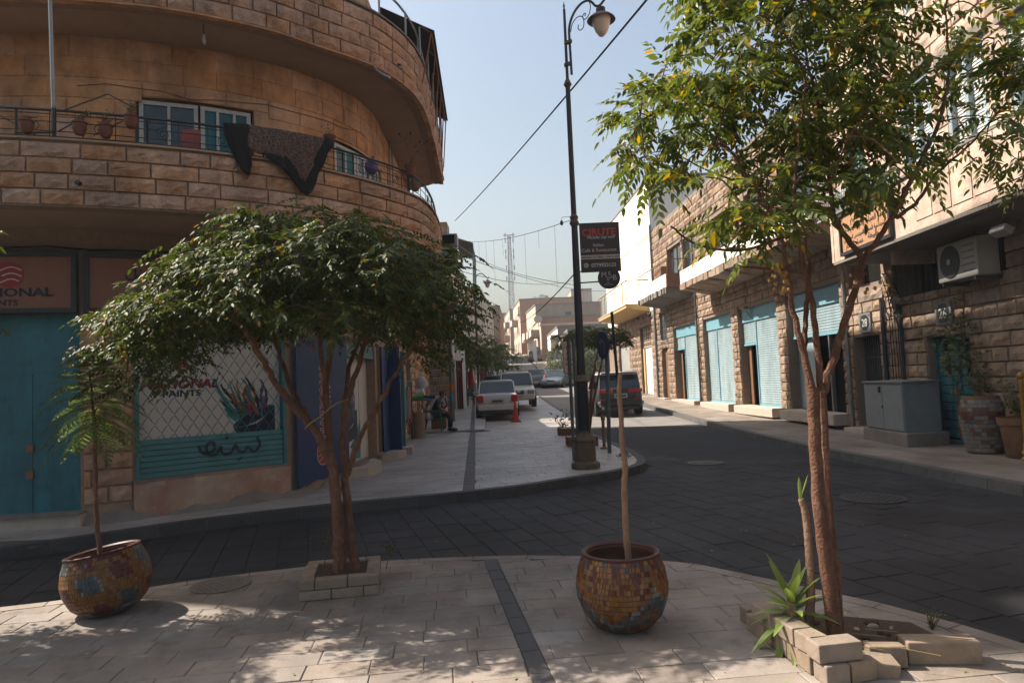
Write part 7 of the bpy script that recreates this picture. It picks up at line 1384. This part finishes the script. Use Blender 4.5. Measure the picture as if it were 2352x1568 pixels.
def pickR(a, k):
    z = zig(a, k, 3, .45, .22, .42); z2 = zig(a, k, 3, .9, .05, .30)
    if abs(k-z) < .045: return 'mosW' if rnd.random() < .55 else 'mosB'
    if abs(k-z+.10) < .055: return 'mosB' if rnd.random() < .7 else 'mosR'
    if k < z-.12: return 'mosR' if abs(k-z2) < .05 else ('mosO' if rnd.random() < .6 else 'mosB')
    if k > .86: return 'mosR' if rnd.random() < .45 else ('mosB' if rnd.random() < .2 else 'mosO')
    if k > .62 and rnd.random() < .28: return 'mosR'
    return 'mosO' if rnd.random() < .93 else 'mosR'
def pickL(a, k):
    v = math.sin(a*3+k*9)+.6*math.sin(a*5-k*6); 
    if k < .25: return 'mosW' if v > .3 else ('mosB' if v > -.5 else 'mosR')
    if v > .95: return 'mosB'
    if v > .75: return 'mosW'
    if v < -1.05: return 'mosR'
    if k > .85 and rnd.random() < .5: return 'mosR'
    return 'mosO'
cR = gnd(1440, 1452); cR.y += .12; cR.z = 0; tR = mosaic_pot('round mosaic pot in ochre and slate with a bare stick, front centre right', cR, .292, .475, 0, pickR, 300, 5)
cL = gnd(240, 1413); cL.y += .10; cL.z = .0; tL = mosaic_pot('tilted round mosaic pot with a feathery sapling at front left', cL, .302, .46, math.radians(-9), pickL, 260, 6)
# bare stick
t = thing('bare_stick', 'bare cut trunk of a dead sapling standing in the front mosaic pot', 'tree trunk', cR+Vector((0, 0, .38))); b = MB(); Yk = cR.y; P = crv(pxs([(1447, 1310, Yk), (1438, 1220, Yk), (1434, 1120, Yk), (1436, 1070, Yk), (1428, 1010, Yk), (1427, 960, Yk), (1422, 900, Yk), (1425, 858, Yk)]), 6); k = len(P); b.tube(P, [.0235-.009*i/(k-1)+.0016*math.sin(i*1.9) for i in range(k)], 10); b.build('stick', M['barkp'], t, smooth=True)
# feathery sapling
t = thing('feathery_sapling', 'slim sapling with feathery fern like leaves growing from the tilted pot', 'tree', cL+Vector((0, 0, .4))); Yk = cL.y; b = MB(); P = limb(b, pxs([(233, 1295, Yk), (222, 1190, Yk), (219, 1080, Yk), (217, 980, Yk), (213, 930, Yk), (206, 850, Yk)]), .020, .008, n=8, wob=.003, seed=61); b.build('stem', M['bark'], t, smooth=True)
Lv = Leaves(9); r_ = random.Random(10); st = MB()
for i in range(58):
    h = i/57; p0 = at(212+10*(1-h), 985-165*h, Yk); a = i*2.4+.6; L_ = (.20+.18*(1-abs(h-.35)))*r_.uniform(.85, 1.1)*(.55 if h > .85 else 1); up = .9-1.1*(1-h); d = Vector((math.cos(a), math.sin(a)*.8, up*.9)).normalized(); pts = []; N_ = 12
    for j in range(N_+1): k = j/N_; pts.append(p0+d*L_*k-Vector((0, 0, 1))*L_*(.40+.30*(1-h))*k*k)
    st.tube(pts, [.003-.002*j/N_ for j in range(N_+1)], 4)
    for j in range(2, N_+1):
        tg = (pts[j]-pts[j-1]).normalized(); sd_ = tg.cross(Vector((0, 0, 1))).normalized(); pl = .085*math.sin(math.pi*min(1, j/N_*.85+.12))
        for sg in (-1, 1):
            dd = (sd_*sg+tg*.5-Vector((0, 0, .25))).normalized(); m_ = 13; tt = np.linspace(.1, 1, m_); C = np.array(pts[j])+np.array(dd)*tt[:, None]*pl; s2 = np.array(tg); PP = np.concatenate([C, C]); DD = np.concatenate([np.tile(s2, (m_, 1)), np.tile(-s2, (m_, 1))])+np.array(dd)*.5; Lv.leaflets(PP, DD, np.tile([0, 0, 1.], (2*m_, 1))+Lv.r.normal(0, .2, (2*m_, 3)), np.full(2*m_, .015), np.full(2*m_, .0062))
st.build('leaf_stalks', M['bark'], t, kind='stuff'); Lv.build('foliage', LF['feather'], t)
for (x0, y0, w_, lab, hh) in ((1.20, 16.1, .62, 'low brown brick planter holding the small umbrella tree behind the lamp post', .22), (1.2, 19.3, .55, 'low brown brick planter further back at the curve of the corner pavement', .2)):
    t = thing('brick_planter', lab, 'planter', (x0, y0, 0)); bricks(t, [((x0, y0), (x0+w_+.1, y0-.05)), ((x0+w_+.1, y0+.06), (x0+w_+.1, y0+w_)), ((x0, y0+w_), (x0, y0+.11))], hh, 2, .1, L_=.3, mk='wood'); MB().prism([(x0+.1, y0+.1), (x0+w_, y0+.05), (x0+w_, y0+w_), (x0+.1, y0+w_)], 0, hh*.7).build('soil', M['soil'], t)
q = gnd(1310, 985); t = thing('weed', 'small dark weed sprouting from the rear brick planter', 'plant', (1.4, 19.5, .15)); sprig(t, (1.35, 19.5, .15), 8, .5, seed=71, spread=1.0, leaf=.09)
q = gnd(2140, 1445); t = thing('weed', 'tiny green weed growing from a paving joint right of the slender tree', 'plant', q); sprig(t, q, 7, .11, seed=72, leaf=.015, m='feather')
# ---------------------------------------------------------------- vehicles
def loft(st, closed_ends=True):        # stations: list of (y, [(x,z)...half profile from bottom to top])
    b = MB(); n = len(st[0][1]); m = 2*n
    for y, pr in st:
        b.v += [(x, y, z) for x, z in pr]+[(-x, y, z) for x, z in reversed(pr)]
    for i in range(len(st)-1):
        for j in range(m): a = i*m+j; c = i*m+(j+1) % m; b.f.append((a, c, c+m, a+m)); b.mi.append(0)
    if closed_ends: b.f.append(tuple(range(m-1, -1, -1))); b.f.append(tuple((len(st)-1)*m+j for j in range(m))); b.mi += [0, 0]
    return b
def car(label, loc, rz, paint, L_=4.3, W_=1.72, H_=1.43, kind='sedan', lit=False, group=None, plate=True, cat='car', name='parked_car', zs=0, face='rear'):
    """built with its nose towards +y; y=0 at mid length"""
    t = thing(name, label, cat, (0, 0, 0), group); hw = W_/2; h2 = L_/2
    belt = .92 if kind != 'suv' else 1.08; zb = .20 if kind == 'sedan' else .30; hood = belt-.06 if kind != 'pickup' else 1.05; belt = 1.1 if kind == 'pickup' else belt; boot = {'sedan': .98, 'suv': 1.12, 'pickup': 1.05}[kind]
    def sec(w, b0, top): return [(w*.55, b0), (w*.93, b0+.02), (w*.99, b0+.16), (w, (b0+top)*.52), (w*.985, top-.16), (w*.93, top-.04), (w*.80, top)]
    st = [(-h2, sec(hw*.80, zb+.16, boot-.22)), (-h2+.06, sec(hw*.93, zb+.05, boot-.05)), (-h2+.35, sec(hw, zb, boot)), (-h2*.4, sec(hw, zb, belt)), (h2*.15, sec(hw, zb, belt)), (h2*.45, sec(hw, zb, hood)), (h2-.35, sec(hw*.98, zb+.02, hood-.12)), (h2-.08, sec(hw*.90, zb+.06, hood-.22)), (h2, sec(hw*.78, zb+.14, hood-.34))]
    bd = loft(st).build('body', M[paint], t, smooth=True); sb = bd.modifiers.new('sub', 'SUBSURF'); sb.levels = 1; sb.render_levels = 1
    r0, r1 = {'sedan': (-h2+.62, h2*.36), 'suv': (-h2+.14, h2*.42), 'pickup': (-h2*.15, h2*.45)}[kind]; s0 = {'sedan': .55, 'suv': .28, 'pickup': .2}[kind]; s1 = {'sedan': .75, 'suv': .62, 'pickup': .55}[kind]; bz = belt-.05
    def gs(w, z, top): return [(w, bz-.04), (w*.99, bz+.02), (w*.93, z-.10), (w*.84, z)]
    g_ = [(r0, [(hw*.84, bz-.04), (hw*.84, bz), (hw*.83, bz+.01), (hw*.82, bz+.02)]), (r0+s0, [(hw*.90, bz-.04), (hw*.89, bz+.02), (hw*.80, H_-.10), (hw*.70, H_-.03)]), (r1-s1, [(hw*.90, bz-.04), (hw*.89, bz+.02), (hw*.80, H_-.10), (hw*.70, H_-.02)]), (r1, [(hw*.86, bz-.04), (hw*.86, bz), (hw*.85, bz+.01), (hw*.84, bz+.02)])]
    loft(g_).build('glass_cabin', M['glass'], t)
    rf = loft([(r0+s0-.03, [(hw*.66, H_-.10), (hw*.80, H_-.09), (hw*.74, H_-.03), (hw*.62, H_-.004)]), (r0+s0+.25, [(hw*.66, H_-.08), (hw*.815, H_-.08), (hw*.76, H_-.01), (hw*.62, H_+.02)]), (r1-s1-.25, [(hw*.66, H_-.08), (hw*.815, H_-.08), (hw*.76, H_), (hw*.62, H_+.025)]), (r1-s1+.03, [(hw*.66, H_-.10), (hw*.80, H_-.09), (hw*.74, H_-.03), (hw*.62, H_-.004)])]).build('roof', M[paint if kind != 'suv' else 'carwhite'], t, smooth=True)  # white suv roof: the sky's reflection is put into its colour
    for s_ in (-1, 1):
        for (ya, xa, za, yb, xb, zb_) in ((r0+.03, hw*.86, bz+.0, r0+s0, hw*.80, H_-.07), (r1-.03, hw*.88, bz, r1-s1, hw*.80, H_-.07), ((r0+r1)/2-.1, hw*.905, bz, (r0+r1)/2-.1, hw*.81, H_-.08)): MB().tube([(s_*xa, ya, za), (s_*xb, yb, zb_)], .035, 5).build('pillar', M[paint], t)
        for yy in (-h2*.62, h2*.62):
            rr = .30 if kind == 'sedan' else .36; w = thing_part = MB(); Rm = Matrix.Rotation(math.pi/2, 3, 'Y'); w.lathe((s_*(hw-.10), yy, rr), [(rr*.6, -.10), (rr*.93, -.10), (rr, -.06), (rr, .06), (rr*.93, .10), (rr*.6, .10)], 20, M=Rm); wh = w.build('wheel', M['tyre'], t, smooth=True); MB().lathe((s_*(hw-.01), yy, rr), [(.02, -.01), (rr*.62, -.01), (rr*.62, .012), (.05, .02)], 16, M=Rm).build('rim', M['rim'], wh)
            MB().lathe((s_*(hw-.10), yy, rr+.02), [(rr*1.14, -.115), (rr*1.14, .1165)], 20, M=Rm).build('wheel_arch', M['plastic'], t)
        MB().box((s_*(hw+.09), r1-.35, bz+.08), (.16, .10, .12)).build('side_mirror', M[paint], t, bevel=.03)
        tl = {'sedan': (hw*.80, .26, .28, boot-.24), 'suv': (hw*.62, .56, .12, boot-.16), 'pickup': (hw*.9, .12, .3, .8)}[kind]
        MB().box((s_*tl[0], -h2+.02, tl[3]), (tl[1], .14, tl[2])).build('tail_light', M['tailon' if lit else 'tail'], t, bevel=.03)
        MB().box((s_*hw*.72, h2-.10, hood-.33), (.34, .22, .20)).build('headlight', M['headl'], t, bevel=.04)
        if kind == 'pickup': MB().lathe((s_*hw*.70, h2+.0, zb+.20), [(.07, -.05), (.07, .05)], 14, M=Matrix.Rotation(math.pi/2, 3, 'X')).build('fog_light', M['glass'], t)
    MB().box((0, -h2+.01, zb+.19), (W_*.90, .16, .24)).build('rear_bumper', M[paint if kind != 'suv' else 'plastic'], t, bevel=.05); MB().box((0, h2-.02, zb+.19), (W_*.88, .20, .26)).build('front_bumper', M[paint], t, bevel=.05)
    MB().box((0, h2+.0, hood-.36), (.60, .10, .22)).build('grille', M['black'], t, bevel=.01); MB().box((0, -h2-.005, zb-.02), (W_*.7, .2, .12)).build('undertray', M['black'], t)
    if plate: pz = boot-.34 if kind == 'sedan' else boot-.36; o = MB().box((0, -h2-.03, pz), (.50, .03, .17)).build('number_plate', M['plate'], t); MB().box((0, -h2-.046, pz), (.40, .006, .07)).build('plate_characters', M['black'], t); MB().box((0, h2+.085, zb+.22), (.48, .02, .12)).build('number_plate', M['plate'], t)
    if kind == 'sedan': MB().box((0, -h2+.02, boot-.05), (W_*.6, .03, .012)).build('boot_seam', M['black'], t)
    if kind == 'suv':
        MB().box((0, -h2+.03, boot-.15), (W_*.45, .10, .10)).build('tail_light_bar', M['black'], t); 
        for s_ in (-1, 1): MB().box((s_*hw*.72, -h2-.03, zb+.32), (.3, .05, .05)).build('reflector', M['redp'], t); MB().box((s_*hw*.86, -h2+.0, zb+.16), (.18, .12, .2), tilt=(0, s_*.4)).build('bumper_trim', M['metal'], t, bevel=.03)
        MB().box((0, -h2+.20, H_-.02), (W_*.74, .3, .05), tilt=(.15, 0)).build('roof_spoiler', M[paint], t, bevel=.02)
        for s_ in (-1, 1): MB().tube([(s_*hw*.72, r0+.5, H_+.03), (s_*hw*.72, r1-.9, H_+.05)], .02, 6).build('roof_rail', M['metal'], t)
    t.location = loc; t.rotation_euler = (0, 0, rz); return t
def spot(x, y, Y, dz=0): q = at(x, y, Y); return Vector((q.x, Y, zg(Y)+dz))
p = spot(1141, 900, 29.3, -.03); car('white saloon car parked on the paved bay behind the red cone, rear towards us', p, .03, 'carwhite', kind='sedan', H_=1.46, L_=4.2)
p = spot(1186, 900, 34.4, -.02); car('cream white pickup truck facing us just behind the white saloon', p, math.pi+.02, 'carcream', kind='pickup', H_=1.66, L_=4.7, W_=1.78, cat='pickup truck', name='pickup_truck')
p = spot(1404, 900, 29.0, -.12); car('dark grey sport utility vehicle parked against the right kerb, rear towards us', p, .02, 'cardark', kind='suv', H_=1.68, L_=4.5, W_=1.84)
p = spot(1233, 870, 56, -.1); p.z = 1.0; car('dark silver saloon with glowing brake lights driving up the street', p, -.05, 'cargrey', kind='sedan', lit=True, H_=1.42, name='moving_car')
p = spot(1277, 872, 54, -.1); p.z = .9; car('pale blue silver car parked nose towards us on the right of the street', p, math.pi-.25, 'carsilver', kind='sedan', H_=1.38, L_=4.4)
p = spot(1268, 865, 62, -.1); p.z = 1.3; car('blue car mostly hidden behind the pale blue silver car', p, math.pi-.1, 'carsilver', kind='sedan', H_=1.42)
p = spot(1110, 870, 42, 0); car('blue grey car half hidden behind the white saloon at the shaded sidewalk', Vector((-1.1, 42, .52)), 0, 'carsilver', kind='sedan', H_=1.42)
p = Vector((3.1, 96, zg(96)-.1)); car('dark car parked far up the street below the hillside houses', p, 0.05, 'cardark', kind='sedan', H_=1.5)
q = at(1184, 950, 26.5); q = Vector((q.x, 26.5, zg(26.5)-.12)); t = thing('traffic_cone', 'tall red traffic cone standing behind the white saloon car', 'traffic cone', q); MB().box(q+Vector((0, 0, .02)), (.42, .42, .04)).build('cone_base', M['cone'], t, bevel=.01); MB().lathe(q+Vector((0, 0, .04)), [(.15, 0), (.13, .06), (.035, .72), (.02, .74)], 16).build('cone_body', M['cone'], t, smooth=True)
# ---------------------------------------------------------------- the man on the green chair
def skin_obj(name, joints, edges, m, parent, sub=2, root=0):
    me = bpy.data.meshes.new(name); me.from_pydata([j[0] for j in joints], edges, []); o = bpy.data.objects.new(name, me); COL.objects.link(o); sk = o.modifiers.new('skin', 'SKIN'); sk.use_smooth_shade = True
    for i, j in enumerate(joints): v = me.skin_vertices[0].data[i]; v.radius = (j[1], j[1] if len(j) < 3 else j[2]); v.use_root = (i == root)
    o.modifiers.new('sub', 'SUBSURF').levels = sub; o.modifiers['sub'].render_levels = sub
    dg = bpy.context.evaluated_depsgraph_get(); nm = bpy.data.meshes.new_from_object(o.evaluated_get(dg)); bpy.data.objects.remove(o); nm.materials.clear(); nm.materials.append(m); nm.polygons.foreach_set('use_smooth', [True]*len(nm.polygons)); nm.name = name; return put(nm, name, None, parent)
Yp = 22.4; gz = zg(Yp); hx = at(1000, 960, Yp).x
t = thing('person', 'person in dark clothes sitting hunched on a green chair with a hand at the mouth', 'person', (hx, Yp, gz))
V = lambda x, y, z: Vector((hx+x, Yp+y, gz+z))
J = [(V(-.02, 0, .50), .13), (V(.02, 0, .70), .13), (V(.10, 0, .90), .14, .12), (V(.16, 0, 1.02), .085), (V(.21, 0, 1.08), .052), (V(.26, 0, 1.17), .085), (V(.27, 0, 1.235), .082),
     (V(.12, .18, .97), .06), (V(.24, .22, .74), .045), (V(.38, .14, .80), .032), (V(.36, .05, 1.0), .028), (V(.335, .03, 1.07), .032),
     (V(.12, -.18, .97), .06), (V(.20, -.24, .72), .045), (V(.42, -.14, .60), .032), (V(.47, -.12, .58), .034),
     (V(.02, .10, .50), .09), (V(.42, .12, .52), .072), (V(.46, .12, .28), .05), (V(.42, .12, .07), .038), (V(.55, .13, .04), .036),
     (V(.02, -.10, .50), .09), (V(.42, -.12, .52), .072), (V(.52, -.12, .28), .05), (V(.50, -.12, .07), .038), (V(.64, -.13, .04), .036)]
E_ = [(0, 1), (1, 2), (2, 3), (3, 4), (4, 5), (5, 6), (2, 7), (7, 8), (8, 9), (9, 10), (10, 11), (2, 12), (12, 13), (13, 14), (14, 15), (0, 16), (16, 17), (17, 18), (18, 19), (19, 20), (0, 21), (21, 22), (22, 23), (23, 24), (24, 25)]
skin_obj('body', J, E_, M['skin'], t)
g_ = lambda ids, add: [(J[i][0], *[r+add for r in J[i][1:]]) for i in ids]
skin_obj('shirt', [(V(-.03, 0, .47), .155), (V(.01, 0, .70), .155), (V(.09, 0, .90), .165, .145), (V(.15, 0, 1.02), .10), (V(.12, .18, .97), .082), (V(.19, .21, .84), .072), (V(.12, -.18, .97), .082), (V(.17, -.22, .83), .072)], [(0, 1), (1, 2), (2, 3), (2, 4), (4, 5), (2, 6), (6, 7)], M['shirt'], t)
skin_obj('trousers', [(V(-.02, 0, .48), .15), (V(.04, .10, .50), .105), (V(.42, .12, .52), .088), (V(.46, .12, .30), .07), (V(.43, .12, .10), .062), (V(.04, -.10, .50), .105), (V(.42, -.12, .52), .088), (V(.52, -.12, .30), .07), (V(.50, -.12, .10), .062)], [(0, 1), (1, 2), (2, 3), (3, 4), (0, 5), (5, 6), (6, 7), (7, 8)], M['trousers'], t)
for (x, y) in ((.42, .12), (.50, -.12)): MB().ell(V(x+.09, y, .045), (.15, .055, .055), 12, 8).build('shoe', M['black'], t, smooth=True)
h = MB(); h.ell(V(.235, 0, 1.225), (.095, .088, .085), 14, 10); h.build('hair', M['hair'], t, smooth=True)
MB().ell(V(.36, 0, 1.185), (.022, .016, .02), 8, 6).build('nose', M['skin'], t, smooth=True); MB().ell(V(.345, 0, 1.13), (.02, .028, .008), 8, 5).build('mouth', M['hair'], t)
for s_ in (-1, 1): MB().ell(V(.345, s_*.034, 1.205), (.012, .013, .009), 8, 5).build('eye', M['black'], t); MB().ell(V(.26, s_*.09, 1.185), (.025, .012, .034), 8, 6).build('ear', M['skin'], t, smooth=True)
for (bx_, by_, bz_, dx, dz) in ((.335, .03, 1.075, .5, .35), (.47, -.12, .58, .6, -.8)):
    for k in range(4): a = V(bx_+.02, by_-.03+.02*k, bz_); MB().tube([a, a+Vector((dx*.06, 0, dz*.05)), a+Vector((dx*.07-.01, 0, dz*.09+.01*k))], [.011, .010, .007], 6).build('finger', M['skin'], t, smooth=True)
    a = V(bx_, by_-.045, bz_-.01); MB().tube([a, a+Vector((.03, -.02, .02)), a+Vector((.05, -.01, .045))], [.012, .011, .008], 6).build('thumb', M['skin'], t, smooth=True)
tc = thing('plastic_chair', 'green plastic armchair under the seated person', 'chair', (hx-.05, Yp, gz)); CH = lambda x, y, z: V(x-.05, y, z)
MB().hexa([CH(-.25, -.25, .38), CH(.24, -.25, .40), CH(.24, .25, .40), CH(-.25, .25, .38), CH(-.25, -.25, .41), CH(.24, -.25, .43), CH(.24, .25, .43), CH(-.25, .25, .41)]).build('seat', M['greenplastic'], tc)
for k in range(5): y = -.2+k*.1; MB().hexa([CH(-.25, y-.035, .41), CH(-.22, y-.035, .41), CH(-.22, y+.035, .41), CH(-.25, y+.035, .41), CH(-.36, y-.035, .86), CH(-.33, y-.035, .86), CH(-.33, y+.035, .86), CH(-.36, y+.035, .86)]).build('back_slat', M['greenplastic'], tc)
MB().hexa([CH(-.37, -.25, .84), CH(-.33, -.25, .84), CH(-.33, .25, .84), CH(-.37, .25, .84), CH(-.39, -.25, .9), CH(-.35, -.25, .9), CH(-.35, .25, .9), CH(-.39, .25, .9)]).build('top_rail', M['greenplastic'], tc)
for s_ in (-1, 1):
    MB().tube([CH(-.31, s_*.27, .66), CH(.18, s_*.28, .66), CH(.24, s_*.27, .6)], .024, 6).build('armrest', M['greenplastic'], tc)
    MB().tube([CH(.24, s_*.27, .64), CH(.28, s_*.28, 0)], [.034, .022], 6).build('leg', M['greenplastic'], tc); MB().tube([CH(-.24, s_*.25, .42), CH(-.34, s_*.28, 0)], [.034, .022], 6).build('leg', M['greenplastic'], tc)
# barrel with brooms
q = gnd(960, 1006); q = Vector((at(960, 1000, 20.5).x, 20.6, 0)); t = thing('barrel', 'tan barrel standing before the dark shop doorway', 'barrel', q); MB().lathe(q, [(.20, 0), (.215, .01), (.215, .74), (.225, .76), (.20, .75), (.19, .5), (.001, .5)], 24).build('barrel_body', M['barrel'], t, smooth=True)
r_ = random.Random(3)
t = thing('broom_bundle', 'bundle of wooden broom and tool handles leaning out of the tan barrel', 'broom', q+Vector((0, 0, .5)))
for k in range(11): a = r_.uniform(0, 6.28); MB().tube([q+Vector((.1*math.cos(a), .1*math.sin(a), .52)), q+Vector((.42*math.cos(a), .30*math.sin(a), 1.18+r_.uniform(-.1, .12)))], .014, 5).build('wooden_handle', M['wood'], t)
t = thing('folded_parasol', 'dark teal folded parasol cloth resting across the broom handles', 'parasol', q+Vector((0, 0, 1.1))); b = MB()
for k in range(7): b.tube([q+Vector((-.5+.02*k, -.1+.04*k, 1.10+.02*(k % 3))), q+Vector((-.05, -.12+.04*k, 1.17+.03*(k % 2))), q+Vector((.48-.02*k, -.1+.04*k, 1.12))], [.03, .055, .03], 7)
b.build('parasol_cloth', M['tealslat'], t, smooth=True); MB().tube([q+Vector((-.6, 0, 1.17)), q+Vector((.55, 0, 1.22))], .06, 8).build('black_cover', M['black'], t); MB().tube([q+Vector((-.18, -.12, 1.22)), q+Vector((.18, -.12, 1.25))], .045, 8).build('lime_strap', mat('lime', (.15, .6, .05), rough=.6, bump=0), t)
t = MB().lathe(q+Vector((.1, -.05, 1.36)), [(.04, -.12), (.11, -.12), (.11, .12), (.04, .12)], 16, M=Matrix.Rotation(1.3, 3, 'Y')).build('paper_roll', M['whitep']); tag(t, 'white paper roll lying on top of the barrel tools', 'paper roll')
q2 = at(968, 880, 20.9); t = thing('plastic_bag', 'white plastic bag hanging by the shop doorway above the barrel', 'bag', q2); MB().ell(q2, (.17, .10, .22), 12, 9).build('bag_body', M['whitep'], t, smooth=True); MB().tube([q2+Vector((0, 0, .2)), q2+Vector((.02, 0, .34))], .02, 5).build('handle', M['whitep'], t)
q2 = at(1012, 905, 23.4); t = thing('appliance_box', 'small grey appliance with a dark round port against the stone wall behind the person', 'appliance', (q2.x, 23.4, gz)); MB().box((q2.x-.1, 23.6, gz+.75), (.55, .5, .72)).build('casing', M['farg'], t, bevel=.03); MB().lathe((q2.x+.0, 23.34, gz+.85), [(.09, -.01), (.09, .02)], 16, M=Matrix.Rotation(math.pi/2, 3, 'X')).build('round_port', M['black'], t); MB().box((q2.x-.1, 23.6, gz+.2), (.5, .45, .4)).build('stand', M['wood'], t)
q2 = Vector((-3.0, 19.3, 0)); t = thing('display_rack', 'tall narrow shop display rack with small goods outside the dark doorway', 'rack', q2)
for k, m_ in enumerate(('redp', 'tealp', 'wood', 'greyp', 'orange')): MB().box((-3.02, 18.6+k*.28, 1.0+.1*(k % 2)), (.06, .16, .9)).build('hanging_good', M[m_], t)
MB().tube([(-3.0, 18.4, 0), (-3.0, 18.4, 1.7), (-3.0, 20.0, 1.7), (-3.0, 20.0, 0)], .02, 5).build('rack_frame', M['iron'], t)
# sunlit gap of white stripes on the shaded sidewalk
t = None
# ---------------------------------------------------------------- overhead wires
def wire(pts, r, label): o = MB().tube(pts, r, 5).build('overhead_wire', M['wire']); return tag(o, label, 'wire')
def sag(a, c, s_, n=24): return [a.lerp(c, i/n)-Vector((0, 0, 4*s_*(i/n)*(1-i/n))) for i in range(n+1)]
A = at(1045, 507, 30.5); B = at(1446, -10, 9.5); C_ = B+(B-A).normalized()*4; d = (B-A).normalized(); k = (7.2-A.x)/d.x
wire(sag(A, A+d*min(k, 40), .35), .016, 'long dark cable crossing the sky from the far left house past the lamp')
A = at(1160, 716, 70); B = at(1320, 628, YL); wire(sag(A, B, 1.0), .012, 'drooping cable from the distant left to the lamp post below the banner')
for i, ((x0, y0, Y0), (x1, y1, Y1), s_) in enumerate((((1062, 588, 31), (1400, 668, 60), .5), ((1050, 560, 31), (1325, 655, 13), .3), ((1050, 620, 33), (1330, 640, 60), .6), ((1030, 545, 30), (1318, 503, 12.5), .3))): wire(sag(at(x0, y0, Y0), at(x1, y1, Y1), s_), .006 if Y1 < 20 else .015, ['thin wire spanning low across the street beyond the banner', 'thin wire running from the cream house to the lamp post', 'faint wire high over the bend of the street', 'string light wire from the roof of the cream house to the lamp collar'][i])
A = at(1318, 503, 12.5); B = at(1030, 545, 30); t = thing('string_lights', 'hanging string light drops along the wire left of the lamp post', 'string lights', A)
for k in range(1, 14): c = A.lerp(B, k/14)-Vector((0, 0, 1.2*(k/14)*(1-k/14))); MB().tube([c, c-Vector((0, 0, .9+.5*math.sin(k*2.3)))], .003, 3).build('light_drop', M['wire'], t)
q = at(1290, 512, 12.4); t = thing('pendant_lamp', 'small dark lamp bulb hanging from the wire beside the lamp post collar', 'lamp', q); MB().ell(q, (.03, .03, .05), 8, 6).build('bulb', M['black'], t); MB().tube([q, q+Vector((0, 0, .1)), q+Vector((.3, 0, .12))], .005, 4).build('wire_arm', M['wire'], t)
# ---------------------------------------------------------------- litter
r_ = random.Random(99); b = MB()
for k in range(150):
    if k < 80: x, y = r_.uniform(-3, 2.2), r_.uniform(3.7, 6.0); z = .006
    elif k < 120: x, y = r_.uniform(-3, 4), r_.uniform(6.6, 9.5); z = -.118
    else: x, y = r_.uniform(1.3, 2.4), r_.uniform(3.5, 4.6); z = .01
    if k >= 80 and k < 120 and y > 9+.35*x: continue
    a = r_.uniform(0, 6.28); s_ = r_.uniform(.008, .02); u = Vector((math.cos(a), math.sin(a), r_.uniform(-.1, .3)))*s_; v = Vector((-math.sin(a), math.cos(a), r_.uniform(-.2, .3)))*s_*.45; p = Vector((x, y, z+.004)); b.add([p-u, p+v, p+u, p-v], [(0, 1, 2, 3)])
tag(b.build('fallen_leaves', LF['yucca']), 'scattered small dry leaves on the paving and the road', 'leaves', kind='stuff')
# ---------------------------------------------------------------- air
hz = MB().hexa([(-130, -20, -1.6), (130, -20, -1.6), (130, 290, -1.6), (-130, 290, -1.6), (-130, -20, 75), (130, -20, 75), (130, 290, 75), (-130, 290, 75)]).build('haze', None, kind='stuff')
hm = bpy.data.materials.new('haze_air'); hm.use_nodes = True; n_ = hm.node_tree.nodes; n_.remove(n_['Principled BSDF']); pv = n_.new('ShaderNodeVolumePrincipled'); pv.inputs['Density'].default_value = 0.0009; pv.inputs['Color'].default_value = (.86, .92, 1, 1); hm.node_tree.links.new(pv.outputs[0], n_['Material Output'].inputs['Volume']); hz.data.materials.append(hm)
